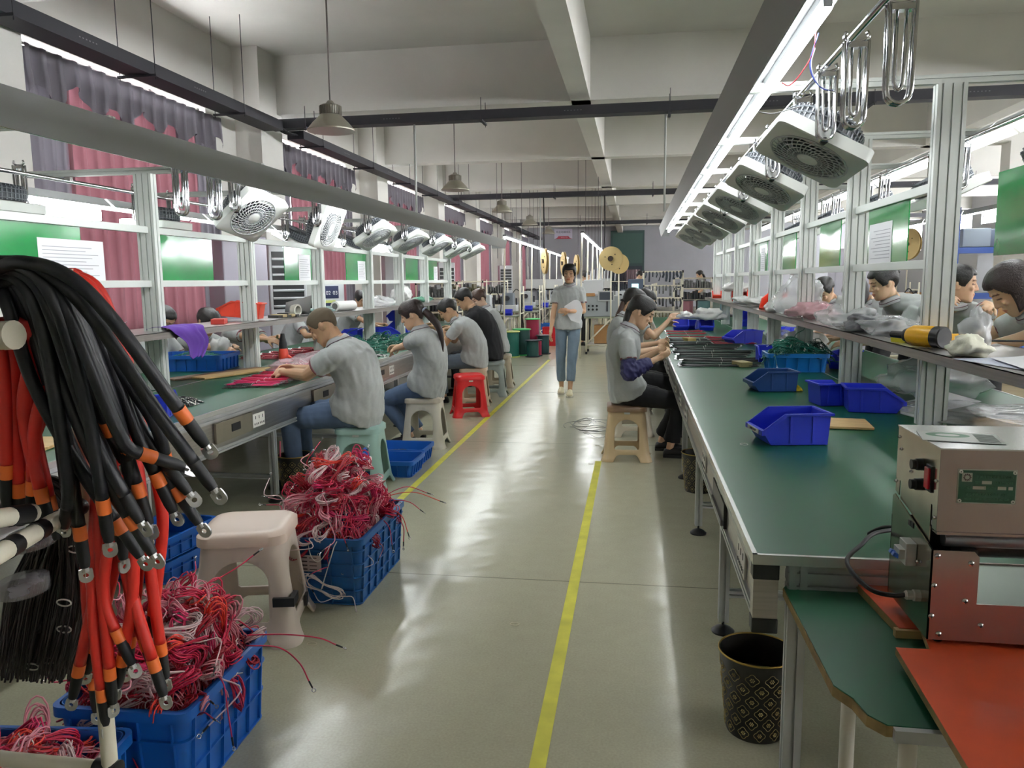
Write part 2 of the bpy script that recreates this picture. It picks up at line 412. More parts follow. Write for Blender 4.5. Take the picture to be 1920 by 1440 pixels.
# ------------------------------------------------------------------ work benches
def green_mat():
    m = mat('green_bench_mat', (16, 80, 52), .33, var=.12, vscale=1.5, bump=.03, bscale=5, spec=.32)
    return m
GTOP = green_mat()
BLKC = BLK
def profile(m, p0, p1, a, b, hint=None, gr=.008, dp=.01):
    """slotted aluminium extrusion a x b between two points"""
    p0 = V(p0); p1 = V(p1); d = (p1-p0); L_ = d.length; d.normalize()
    if hint is None: hint = V((1, 0, 0)) if abs(d.x) < .9 else V((0, 1, 0))
    u = (V(hint)-d*V(hint).dot(d)).normalized(); v = d.cross(u)
    def side(n, half):
        n_s = max(1, round(2*n/.045)); return [(-n+(k+.5)*2*n/n_s) for k in range(n_s)]
    P = []
    A, B = a/2, b/2
    for c in side(A, B): P += [(c-gr/2, -B), (c-gr/2, -B+dp), (c+gr/2, -B+dp), (c+gr/2, -B)]
    P = [(-A, -B)]+P+[(A, -B)]
    for c in side(B, A): P += [(A, c-gr/2), (A-dp, c-gr/2), (A-dp, c+gr/2), (A, c+gr/2)]
    P += [(A, B)]
    for c in reversed(side(A, B)): P += [(c+gr/2, B), (c+gr/2, B-dp), (c-gr/2, B-dp), (c-gr/2, B)]
    P += [(-A, B)]
    for c in reversed(side(B, A)): P += [(-A, c+gr/2), (-A+dp, c+gr/2), (-A+dp, c-gr/2), (-A, c-gr/2)]
    k = len(P); a_ = [p0+u*x+v*y for x, y in P]; b_ = [q+d*L_ for q in a_]
    o = len(m.v); m.add(a_+b_, [tuple(range(k-1, -1, -1)), tuple(range(k, 2*k))]+[(i, (i+1) % k, k+(i+1) % k, k+i) for i in range(k)])
    return m
def socket(t, x, y, z, sg):
    """double socket plate on the apron, facing sg along x"""
    o = MB().box((x+sg*.004, y, z), (.008, .15, .085)).obj('socket', mat('socket_white', (224, 222, 216), .4), t, bevel=.002)
    m = MB()
    for dy in (-.045, 0, .045):
        m.box((x+sg*.0085, y+dy-.012, z-.022), (.002, .006, .012)); m.box((x+sg*.0085, y+dy+.012, z-.022), (.002, .006, .012)); m.box((x+sg*.0085, y+dy, z+.018), (.002, .005, .02))
    m.obj('socket_slots', BLK, o)
def bench(label, xe, xs, xb, y0, y1, legs, sg, za=.53):
    """xe aisle edge, xs centre seam, xb rear edge; sg = outward direction of the aisle side"""
    t = thing('workbench', label, 'workbench', (0, 0, 0))
    lo, hi = min(xe, xs), max(xe, xs)
    MB().bb((lo+.012, y0+.012, .728), (hi-.006, y1, .75)).obj('tabletop', GTOP, t)
    lo2, hi2 = min(xb, xs), max(xb, xs)
    MB().bb((lo2+.006, y0+.012, .728), (hi2-.012, y1, .75)).obj('tabletop', GTOP, t)
    EDGE = mat('bright_edge_trim', (222, 224, 222), .25, .6)
    for x in (xe, xb):
        s_ = sg if x == xe else -sg
        MB().bb((x, y0, .726), (x-s_*.012, y1, .7525)).obj('edge_trim', EDGE, t)
        m = MB(); profile(m, (x-s_*.03, y0+.02, .705), (x-s_*.03, y1, .705), .04, .04); m.obj('top_rail', ALU, t)
    MB().bb((min(xe, xb), y0, .726), (max(xe, xb), y0+.012, .7525)).obj('edge_trim', EDGE, t)
    m = MB(); profile(m, (min(xe, xb)+.09, y0+.03, .69), (max(xe, xb)-.09, y0+.03, .69), .07, .04, hint=(0, 0, 1)); m.obj('end_rail', ALU, t)
    MB().bb((xs-.006, y0+.012, .727), (xs+.006, y1, .7505)).obj('seam_strip', EDGE, t)
    # apron
    x = xe-sg*.03
    MB().bb((x-.006, y0+.05, za+.03), (x+.006, y1-.02, .685)).obj('apron_panel', STEEL, t)
    m = MB(); profile(m, (x, y0+.05, za+.015), (x, y1, za+.015), .03, .03); m.obj('apron_rail', ALU, t)
    n = len(legs)
    for i, ly in enumerate(legs):
        for xx, s_ in ((xe-sg*.07, sg), (xb+sg*.07, -sg)):
            m = MB(); profile(m, (xx, ly, .05), (xx, ly, .685), .04, .045); lg = m.obj('leg', ALU, t)
            MB().lathe([(.001, 0), (.045, 0), (.047, .008), (.03, .022), (.012, .03), (.006, .032), (.006, .055)], (xx, ly, 0), 18).obj('levelling_foot', BLK, lg, 40)
        m = MB(); profile(m, (xe-sg*.09, ly, .17), (xb+sg*.09, ly, .17), .03, .03); m.obj('cross_bar', ALU, t)
        m = MB(); profile(m, (xs, ly, .19), (xs, ly, .68), .08, .04); m.obj('centre_post', ALU, t)
    m = MB(); profile(m, (xs, y0+.03, .22), (xs, y1-.03, .22), .03, .03); m.obj('long_bar', ALU, t)
    return t
RX, RS, RB = .305, 1.4, 2.22
rb_legs = [3.14+1.27*i for i in range(9)]
RBENCH = bench('long double green topped workbench on the right of the aisle', RX, RS, RB, 1.97, 14.9, rb_legs, -1, .545)
LX, LS, LB = -2.3, -3.14, -3.9
lb_legs = [2.0+1.37*i for i in range(9)]
LBENCH = bench('long double green topped workbench left of the aisle, in front of the curtains', LX, LS, LB, 1.0, 13.6, lb_legs, 1, .50)
# right bench corner leg, black corner blocks, apron fittings
m = MB(); profile(m, (RX+.115, 2.0, .0), (RX+.115, 2.0, .725), .045, .045); m.obj('leg', ALU, RBENCH)
for z0, z1 in ((.68, .722), (.535, .575)): MB().bb((RX+.004, 1.985, z0), (RX+.07, 2.03, z1)).obj('corner_block', BLK, RBENCH, bevel=.003)
MB().bb((RX+.006, 1.988, .575), (RX+.068, 2.03, .68)).obj('corner_plate', STEEL, RBENCH)
for i in range(6):
    y = 2.3+i*1.27
    socket(RBENCH, RX+.024, y, .625, -1)
    if i % 2 == 0: socket(RBENCH, RX+.024, y+.62, .625, -1)
d = MB().bb((RX+.012, 2.72, .575), (RX+.024, 3.1, .665)).obj('drawer', mat('dark_steel_drawer', (70, 68, 68), .4, .6), RBENCH)
MB().bb((RX+.004, 2.74, .58), (RX+.014, 3.08, .6)).obj('handle', mat('drawer_lip', (120, 118, 116), .4, .6), d)
for i, y in enumerate((2.6, 3.95, 5.3, 6.65, 8.0)):
    socket(LBENCH, LX-.024, y+.52, .61, 1)
    d = MB().bb((LX-.022, y, .56), (LX-.008, y+.42, .675)).obj('drawer', mat('pale_steel_drawer', (176, 168, 152), .35, .85, var=.1), LBENCH)
    MB().bb((LX-.0085, y+.17, .6), (LX-.005, y+.27, .645)).obj('handle', BLK, d)

# ------------------------------------------------------------------ frames over the benches
def overhead(label, xs, ys, sg, ztop, r1, r2, zsh, armA, armB, xpipe, xpipe2, shx, yend, y0):
    t = thing('overhead_frame', label, 'workbench frame', (0, 0, 0))
    for i, y in enumerate(ys):
        m = MB(); profile(m, (xs, y, .752), (xs, y, ztop), .125, .06); m.obj('post', WHT if i else WHT, t)
        m = MB(); profile(m, (xs+armA, y, ztop+.02), (xs+armB, y, ztop+.02), .04, .045, hint=(0, 0, 1)); m.obj('cross_arm', WHT, t)
        if i < len(ys)-1:
            for z in (r1, r2):
                MB().bb((xs-.02, y+.03, z-.022), (xs+.02, ys[i+1]-.03, z+.022)).obj('rail', WHT, t, bevel=.002)
    # steel shelf with a folded front lip
    m = MB(); a, b = shx
    m.bb((a, y0, zsh-.004), (b, yend, zsh)); m.bb((a, y0, zsh-.045), (a+(.004 if b > a else -.004), yend, zsh)); m.bb((b, y0, zsh-.03), (b-(.004 if b > a else -.004), yend, zsh))
    m.obj('shelf', STEEL, t)
    for xp in (xpipe, xpipe2):
        MB().cyl((xp, ys[0]-1.6, ztop-.03), (xp, ys[-1]+.3, ztop-.03), .013, n=10).obj('hanger_pipe', CHROME, t, True)
        for k in range(len(ys)): MB().box((xp, ys[k], ztop-.012), (.04, .03, .035)).obj('pipe_clamp', CHROME, t)
    return t
RY = [3.9+1.42*i for i in range(8)]; RY = [2.5]+RY
LY = [4.75, 6.05, 7.5, 9.0, 10.25, 11.55, 13.05]; LY = [3.3]+LY
overhead('white slotted frame of posts, rails and arms standing along the right workbench', RS, RY[1:], -1, 2.31, 1.87, 1.51, 1.125, -.905, .85, .74, 2.0, (RS-.13, RS+.34), 14.6, 2.3)
overhead('white slotted frame of posts, rails and arms standing along the left workbench', LS-.03, LY, 1, 2.17, 1.81, 1.46, 1.145, .83, -.85, -2.68, -3.72, (LS+.1, LS-.34), 13.4, 2.6)

# light canopies and tubes
TUBE = mat('led_tube', (244, 248, 248), .4, emis=LED_E)
TUBEB = mat('tube_batten', (206, 208, 210), .4, .2)
CAN = mat('canopy_grey', (158, 160, 160), .5, .1)
CANW = mat('canopy_white', (225, 228, 230), .5)
def canopy(label, x, xi, sg, z0, z1, ya, yb, lbl2, xt, tubes=10, grp='', yt=None):
    t = thing('light_canopy', label, 'light canopy', (0, 0, 0))
    s_ = sg     # outward
    P = [(x, z0), (x-s_*.02, z1), (xi, z1), (xi, z1-.01), (x-s_*.03, z1-.012), (x-s_*.012, z0+.012), (xi, z0+.012), (xi, z0)]
    # outer sheet folds over the top; white underside plate
    MB().prism([(x, z0), (x+s_*.04, z1), (xi, z1), (xi, z1-.006), (x+s_*.034, z1-.006), (x-s_*.006, z0)], (0, ya, 0), (1, 0, 0), (0, 0, 1), (0, 1, 0), yb-ya).obj('hood', CAN, t)
    MB().bb((x-s_*.015, ya, z0+.115), (xi, yb, z0+.121)).obj('underside', mat('canopy_inner_grey', (150, 153, 156), .55), t)
    MB().bb((xi-s_*.004, ya, z0+.09), (xi, yb, z1)).obj('inner_sheet', CANW, t)
    MB().bb((x-s_*.01, yb-.004, z0+.004), (xi, yb, z1-.01)).obj('end_plate', CAN, t)
    yt = yt or ya+.05; L_ = (yb-.35-yt)/tubes
    for i in range(tubes):
        y = yt+i*L_
        q = thing('tube_lamp', '%s lit batten tube under the %s' % (ordn(i), lbl2), 'lamp', (xt, y, z0+.115), 0, grp)
        MB().bb((-.02, 0, -.028), (.02, L_-.01, 0)).obj('batten', TUBEB, q)
        MB().rings([[V((.019*cos(a*pi/4), yy, -.046+.019*sin(a*pi/4))) for a in range(8)] for yy in (.01, L_-.02)]).obj('lamp_tube', TUBE, q, True)
        MB().bb((-.014, .0, -.05), (.014, .012, -.02)).obj('end_cap', TUBEB, q)
    return t
canopy('grey sheet metal light canopy hung along the right workbench', .48, .635, -1, 2.25, 2.42, 1.9, 15.0, 'right light canopy', .605, 10, 'tubes under the right canopy', 2.75)
canopy('grey sheet metal light canopy hung along the left workbench', -2.28, -2.52, 1, 2.03, 2.17, 1.0, 13.75, 'left light canopy', -2.40, 10, 'tubes under the left canopy', 2.2)
# rear side lamps of both benches (behind the posts)
DIF = mat('led_diffuser', (244, 248, 248), .4, emis=LED_E*.25)
def lamp_run(x, z, ya, yb, n, lab, grp, w_=.10, big=False):
    L_ = (yb-ya)/n
    for i in range(n):
        q = thing('tube_lamp', '%s of the %s' % (ordn(i), lab), 'lamp', (x, ya+i*L_, z), 0, grp)
        MB().prism([(-w_, 0), (-.03, .06), (.03, .06), (w_, 0), (w_, .004), (.032, .066), (-.032, .066), (-w_, .004)], (0, 0, 0), (1, 0, 0), (0, 0, 1), (0, 1, 0), L_-.03).obj('reflector', CANW, q)
        MB().rings([[V((.014*cos(a*pi/4), yy, .018+.014*sin(a*pi/4))) for a in range(8)] for yy in (.02, L_-.06)]).obj('lamp_tube', TUBE, q, True)
        if big and i in (0, 4, 5): MB().bb((-.03, .02, -.10), (.03, L_-.06, .0)).obj('diffuser', DIF, q, bevel=.01)
lamp_run(-3.95, 2.03, 4.05, 13.4, 7, 'lit tubes behind the posts of the left bench', 'tubes behind the left bench', big=True)
lamp_run(2.12, 2.28, 2.4, 14.6, 9, 'lit tubes behind the posts of the right bench', 'tubes behind the right bench')
lamp_run(4.6, 2.3, 4.5, 16.5, 8, 'lit tubes over the neighbouring row on the right', 'tubes over the next row', .06)
lamp_run(8.6, 2.3, 8.5, 24.5, 8, 'lit tubes over the far right row', 'tubes over the far right row', .06)
# loose wires below the right canopy
for k, (c, pts) in enumerate([((200, 60, 70), [(1530, 60), (1524, 100), (1500, 140), (1480, 160), (1466, 155)]), ((70, 90, 190), [(1535, 62), (1520, 110), (1522, 140), (1540, 165), (1562, 170)]), ((200, 200, 205), [(1528, 90), (1521, 125), (1536, 160), (1566, 172)]), ((205, 205, 210), [(1422, 210), (1450, 213), (1480, 205), (1500, 200)])]):
    m = MB(); m.tube(smoothpts([ony(x, y, 3.0) for x, y in pts], 5), .0022, 5)
    tag(m.obj('loose_wire', mat('wire_%d' % k, c, .5), smooth=True), 'thin %s wire dangling from the right light canopy' % ['red', 'blue', 'grey', 'long white'][k], 'wire')

# fans
FANW = mat('fan_white', (226, 228, 224), .38)
FAND = mat('fan_dark_grey', (74, 78, 84), .45)
def fan_proto():
    t = thing('box_fan', 'fan', 'fan')
    # axes: +Z = back dome, -Z = blowing side
    S = .20
    rr = []
    def sq(h, s, c=.032, n=5):
        P = []
        for q in range(4):
            cx, cy = [(1, 1), (-1, 1), (-1, -1), (1, -1)][q]
            for k in range(n+1):
                a = q*pi/2+k*pi/2/n; P.append(V((cx*(s-c)+c*cos(a), cy*(s-c)+c*sin(a), h)))
        return P
    m = MB()
    def circ(h, r, n=24):
        out = []
        for q in range(4):
            for k in range(6):
                a = q*pi/2+k*pi/10*1.0
                out.append(V((r*cos(a*1.0), r*sin(a), h)))
        return out
    R = [circ(-.034, .170), sq(-.036, S-.008), sq(-.030, S), sq(.022, S), sq(.028, S-.02), circ(.028, .17)]
    # spread ring angles evenly to keep the corner vertices aligned
    for ring in (R[0], R[-1]):
        rad = sqrt(ring[0].x**2+ring[0].y**2); h = ring[0].z
        for i, p in enumerate(R[1]):
            a = atan2(p.y, p.x); ring[i] = V((rad*cos(a), rad*sin(a), h))
    R += [[V((p.x*.98, p.y*.98, -.0)) for p in R[-1]], [V((p.x, p.y, -.02)) for p in R[0]]]
    m.rings(R, caps=False, closed=True); m.obj('housing', FANW, t, 35)
    g = MB()
    for r in (.166, .140, .115, .09, .065, .045):
        g.tube([(r*cos(a*pi/18), r*sin(a*pi/18), -.036-.012*(1-r/.17)) for a in range(36)], .003 if r < .16 else .005, 4, True)
    for k in range(30):
        pts = []
        for j in range(5):
            r = .045+.120*j/4; a = k*2*pi/30+j*.16; pts.append((r*cos(a), r*sin(a), -.036-.012*(1-r/.16)))
        g.tube(pts, .003, 4)
    g.obj('front_grille', mat('grille_grey', (196, 198, 200), .4), t, True)
    MB().lathe([(.001, -.052), (.03, -.051), (.045, -.046), (.045, -.04), (.001, -.04)]).obj('hub_badge', FANW, t, 40)
    b = MB()
    for k in range(5):
        a = k*2*pi/5
        P = []
        for j in range(4):
            r = .035+.115*j/3; b0 = a+.25*j/3
            P.append(([V((r*cos(b0-.22), r*sin(b0-.22), .008)), V((r*cos(b0+.35), r*sin(b0+.35), -.014)), V((r*cos(b0+.35), r*sin(b0+.35), -.011)), V((r*cos(b0-.22), r*sin(b0-.22), .011))]))
        b.rings(P)
    b.lathe([(.001, -.02), (.035, -.02), (.035, .03), (.001, .03)]); b.obj('blades', FAND, t, 40)
    c = MB()
    c.lathe([(.166, .034), (.17, .05), (.166, .1), (.15, .118), (.04, .13), (.001, .13)], n=36); c.obj('rear_dome', FAND, t, 40)
    c = MB()
    for k in range(44):
        a = k*2*pi/44; R_ = Matrix.Rotation(a, 3, 'Z')
        c.box(R_ @ V((.17, 0, .073)), (.008, .006, .075), R_)
        c.box(R_ @ V((.115, 0, .125)), (.09, .004, .008), R_ @ Matrix.Rotation(.12, 3, 'Y'))
    for z_ in (.045, .075, .1): c.tube([(.175*cos(a*pi/22), .175*sin(a*pi/22), z_) for a in range(44)], .003, 4, True)
    c.obj('rear_cage', mat('cage_grey', (120, 124, 130), .45), t)
    return t
fan0 = fan_proto()
def hanger_proto():
    t = thing('fan_hanger', 'hanger', 'fan hanger')
    for y_, w_, z_ in ((-.011, .034, -.262), (.011, .034, -.262), (0, .013, -.225)):
        m = MB(); pts = [(-w_, y_, 0), (-w_*.93, y_, z_+.04)]+[(w_*.9*sin(a*pi/8-pi/2), y_, z_+.03-.03*cos(a*pi/8-pi/2)) for a in range(1, 8)]+[(w_*.93, y_, z_+.04), (w_, y_, 0)]
        m.tube(pts, .0062, 8); m.obj('rod_loop', CHROME, t, True)
    MB().tube(smoothpts([(-.03, 0, .03), (-.035, 0, .01), (0, 0, 0), (.035, 0, .01), (.03, 0, .03)], 4), .006, 8).obj('clamp', CHROME, t, True)
    MB().bb((-.03, -.016, -.02), (.03, .016, -.004)).obj('top_plate', CHROME, t)
    return t
hang0 = hanger_proto()
used = {'f': 0, 'h': 0}
def place_hanger(x, y, z, lab, grp, s_=1., rz=0, knob=True):
    h = dup(hang0, (x, y, z), rz, lab, grp, sc_=s_)
    if knob: MB().cyl((-.0, -.03, -.262), (0, .03, -.262), .014, n=10).obj('knob', BLK, h, True)
    return h
def place_fan(x, y, z, tilt, yaw, zp, lab, grp, hs=.0):
    """tilt about Y: + lowers the +X side"""
    f = dup(fan0, (x, y, z), label=lab, group=grp)
    for c in f.children: c.rotation_euler = (RD(hs), RD(tilt), RD(yaw))
    for dy in (-.225, .225):
        for ch in hang0.children:
            c = ch.copy(); COL.objects.link(c); c.parent = f; c.location = (0, dy, .262)
        MB().cyl((0, dy-.03*(1 if dy > 0 else 0), 0), (0, dy+.03*(0 if dy > 0 else 1), 0), .014, n=10).obj('knob', BLK, f, True)
    return f
for i, y in enumerate((3.55, 4.75, 5.9, 7.05, 8.2, 9.4, 10.6)):
    place_fan(.74, y, 1.99, 27, 2, 2.28, '%s white box fan hanging under the right canopy' % ordn(i), 'box fans along the right canopy', hs=-9)
for i, (y, tl, yw, hs) in enumerate(((5.3, -40, -4, -17), (6.7, -68, 6, -10), (8.0, -32, 4, -10), (9.3, -28, 0, -8), (10.6, -30, 0, -6), (11.9, -30, 2, -4), (13.0, -26, 0, -4))):
    place_fan(-2.72, y, 1.95, tl, yw, 2.14, '%s white box fan hanging under the left canopy' % ordn(i), 'box fans along the left canopy', hs=hs)
for i, (y, tl) in enumerate(((4.15, 4), (5.75, 3), (8.3, 28), (10.0, 24), (12.0, 26))):
    place_fan(-3.76, y, 1.93, tl, 0, 2.14, '%s white box fan behind the posts of the left bench' % ordn(i), 'box fans behind the left posts')
for i, y in enumerate((3.95, 5.4, 6.9, 8.4, 9.9)):
    place_fan(1.95, y, 1.98, -24, 0, 2.28, '%s white box fan behind the posts of the right bench' % ordn(i), 'box fans behind the right posts')
for x, y, lab in ((.79, 2.62, 'empty chrome fan hanger nearest the camera, top right'), (.76, 3.0, 'empty chrome fan hanger in front of the nearest right fan'), (-2.6, 4.6, 'empty chrome fan hanger left of the first left post'), (-2.63, 4.28, 'empty chrome fan hanger beside the green board, far left')):
    place_hanger(x, y, 2.27 if x > 0 else 2.15, lab, None, 1.12, knob=False)
for o_ in (fan0, hang0):
    for ch in list(o_.children): bpy.data.objects.remove(ch)
    bpy.data.objects.remove(o_)

# green display boards between the rails
GB = mat('green_board', (28, 140, 70), .12, var=.15, vscale=2, bump=.12, bscale=3.5, coat=.8)
FILM = mat('clear_film', (236, 240, 240), .06, alpha=.28)
def board(x, ya, yb, z0, z1, lab, paper=None, film=True, sg=1):
    t = thing('display_board', lab, 'display board', (x, (ya+yb)/2, z0)); L_ = (yb-ya)/2; H = z1-z0
    MB().bb((-.003, -L_, 0), (.003, L_, H)).obj('green_panel', GB, t)
    if paper:
        a, b, c = paper
        pp = MB().bb((sg*.004, -L_+a*2*L_, .0), (sg*.0055, -L_+b*2*L_, H*c)).obj('paper_sheet', PAPER, t)
        m = MB()
        for k in range(9):
            m.bb((sg*.0056, -L_+(a+.04)*2*L_, H*c*(.12+.085*k)), (sg*.006, -L_+(a+(b-a)*(.9-.2*((k*5) % 3)/2))*2*L_, H*c*(.12+.085*k)+.004))
        m.obj('ruled_lines', mat('pencil_grey', (170, 170, 178), .7), pp)
    return t
xL = LS-.03
LBN = [((3.35, 4.1), (.55, 1.25, .75)), ((4.82, 5.52), None), ((6.75, 7.35), (.5, .95, .8)), ((8.3, 8.95), (.55, .95, .72)), ((10.6, 11.2), None), ((11.75, 12.35), (.6, 1., .7))]
for i, ((a, b), pp) in enumerate(LBN):
    board(xL, a, b, 1.48, 1.79, '%s green board between the rails of the left frame' % ordn(i)+(' with a paper sheet' if pp else ''), pp)
RBN = [((2.75, 3.35), None), ((4.35, 5.05), (.35, .95, .72)), ((5.7, 6.3), None), ((7.2, 7.8), None), ((8.7, 9.3), (.2, .7, .8))]
for i, ((a, b), pp) in enumerate(RBN):
    board(RS, a, b, 1.53, 1.85, '%s green board between the rails of the right frame' % ordn(i)+(' with a paper sheet' if pp else ''), pp, sg=-1)
# ------------------------------------------------------------------ plastic stools
def arch_panel():
    """outline of one stool side in (u, v): u -1..1 across (corner to corner), v 0..1 up; two openings"""
    out = [(-1, 0), (-.56, 0), (-.53, .06), (-.47, .115), (-.38, .135), (.38, .135), (.47, .115), (.53, .06), (.56, 0), (1, 0), (1, 1), (-1, 1)]
    hole = [(-.59, .25), (-.65, .60)]+[(-.65*cos(a), .60+.20*sin(a)) for a in [pi*k/14 for k in range(1, 14)]]+[(.65, .60), (.59, .25), (.54, .235), (-.54, .235)]
    return out, hole
def stool_mesh():
    out, hole = arch_panel()
    def dens(P, n):
        Q = []
        for i in range(len(P)):
            a, b = P[i], P[(i+1) % len(P)]; L_ = sqrt((a[0]-b[0])**2+(a[1]-b[1])**2*1.8); k = max(1, int(L_/n))
            for j in range(k): Q.append((a[0]+(b[0]-a[0])*j/k, a[1]+(b[1]-a[1])*j/k))
        return Q
    O = dens(out, .09); H = dens(hole, .07)
    pts = O+H; no = len(O); nh = len(H)
    edges = [(i, (i+1) % no) for i in range(no)]+[(no+i, no+(i+1) % nh) for i in range(nh)]
    def inside(p, poly):
        c = False; n = len(poly); j = n-1
        for i in range(n):
            if (poly[i][1] > p[1]) != (poly[j][1] > p[1]) and p[0] < (poly[j][0]-poly[i][0])*(p[1]-poly[i][1])/(poly[j][1]-poly[i][1])+poly[i][0]: c = not c
            j = i
        return c
    for i in range(1, 20):
        for j in range(1, 16):
            p = (-1+i/10+.001, j/16+.002)
            if inside(p, out) and not inside(p, hole): pts.append(p)
    r = delaunay_2d_cdt([V(p).to_2d() if False else V((p[0], p[1])) for p in pts], edges, [], 0, 1e-5)
    vs, _, fs = r[0], r[1], r[2]
    F = []
    for f in fs:
        cx = sum(vs[i].x for i in f)/len(f); cy = sum(vs[i].y for i in f)/len(f)
        if inside((cx, cy), out) and not inside((cx, cy), hole): F.append(tuple(f))
    bm = MB()
    for q in range(4):
        P = []
        for v_ in vs:
            u, t = v_.x, v_.y
            z = .425*t
            hw = .195-.05*t**.8+.012*max(0, 1-t*9)          # half width of the square section, flare at foot
            c = .055; s = hw-c; arc = c*pi/4
            tot = s+arc; d = u*tot
            if abs(d) <= s: x, y = d, -hw
            else:
                a = (abs(d)-s)/c; x = (s+c*sin(a))*(1 if d > 0 else -1); y = -(s+c*cos(a))
            # raised rim round the arch
            a = q*pi/2; P.append(V((x*cos(a)-y*sin(a), x*sin(a)+y*cos(a), z)))
        bm.add(P, F)
    me = bm.mesh('stool_legs')
    import bmesh
    b = bmesh.new(); b.from_mesh(me); bmesh.ops.remove_doubles(b, verts=b.verts, dist=.0008)
    bmesh.ops.recalc_face_normals(b, faces=b.faces); b.to_mesh(me); b.free()
    return me
STOOL_ME = stool_mesh()
def sqring(h, s, c, n=6, ox=0):
    P = []
    for q in range(4):
        cx, cy = [(1, 1), (-1, 1), (-1, -1), (1, -1)][q]
        for k in range(n+1):
            a = q*pi/2+k*pi/2/n; P.append(V((cx*(s-c)+c*cos(a), cy*(s-c)+c*sin(a), h)))
    return P
def stool(x, y, rz, m, seatm, label, lab=True, s=1., h=.45):
    t = thing('plastic_stool', label, 'stool', (x, y, 0), RD(rz), 'square plastic stools')
    me = STOOL_ME.copy(); o = mkobj('leg_frame', me, m, t, 50)
    sd = o.modifiers.new('thick', 'SOLIDIFY'); sd.thickness = .009; sd.offset = -1
    b = o.modifiers.new('bev', 'BEVEL'); b.width = .002; b.segments = 1; b.limit_method = 'ANGLE'
    S = .158
    R = [sqring(.398, S-.010, .05), sqring(.40, S+.002, .06), sqring(.436, S+.001, .06), sqring(.449, S-.014, .06), sqring(.452, S-.03, .05), sqring(.4515, S-.045, .045), sqring(.4485, S-.07, .04), sqring(.448, .02, .01)]
    MB().rings(R).obj('seat', seatm, t, 50)
    t.scale = (s, s, h/.45*1.0)
    if lab:
        MB().box((0, -.1555, .395), (.045, .002, .022)).obj('sticker', mat('stool_label', (200, 205, 200), .5), t)
    return t
def pl(n, c): return mat('stool_'+n, c, .33, var=.03, vscale=3)
S0 = stool(-1.59, 2.93, 14, pl('pinkish_white', (224, 208, 198)), pl('pale_seat', (222, 200, 186)), 'cream plastic stool with black tape round a leg, beside the blue crates', False, 1.12, .462)
for dz in (.17, .185, .2): pass
m = MB(); m.rings([[V(((.185+.0)*a, (-.185)*b_, z)) for a, b_ in ((.62, 1.02), (1.03, 1.03), (1.04, .62), (.94, .62), (.94, .95), (.62, .95))] for z in (.165, .20)]); m.obj('black_tape', BLK, S0)
m = MB(); m.rings([[V(((.19)*a, (.17)*b_, z)) for a, b_ in ((1.02, .35), (1.03, .12), (.97, .12), (.97, .35))] for z in (.07, .115)]); m.obj('black_tape', BLK, S0)
stool(-1.93, 5.22, 6, pl('mint', (158, 192, 184)), pl('mint', (158, 192, 184)), 'mint green plastic stool under the man with the shaven head')
stool(-1.84, 6.62, 4, pl('offwhite', (206, 200, 186)), pl('offwhite_seat', (190, 180, 164)), 'off white plastic stool under the woman with the long ponytail', False)
stool(-1.78, 8.22, 20, pl('red', (206, 34, 36)), pl('red', (206, 34, 36)), 'bright red plastic stool standing empty in the aisle')
stool(-1.88, 8.95, 5, pl('beige', (204, 178, 150)), pl('beige', (204, 178, 150)), 'beige plastic stool half hidden behind the red stool', False)
stool(-1.80, 9.72, 5, pl('greygreen', (150, 160, 156)), pl('greygreen', (150, 160, 156)), 'grey plastic stool under the man in black', False)
stool(-1.84, 10.55, 5, pl('khaki', (180, 168, 146)), pl('khaki', (180, 168, 146)), 'khaki plastic stool under the farthest seated woman on the left', False)
stool(-.055, 6.33, 2, pl('sand', (206, 180, 142)), pl('sand_seat', (150, 122, 96)), 'sand coloured plastic stool with brown seat under the nearest woman on the right')
stool(-.02, 7.35, 5, pl('ivory', (196, 186, 166)), pl('ivory', (196, 186, 166)), 'ivory plastic stool behind the sand coloured stool', False)
stool(.0, 8.6, 0, pl('ivory', (196, 186, 166)), pl('ivory', (196, 186, 166)), 'ivory plastic stool, third along the right bench', False)

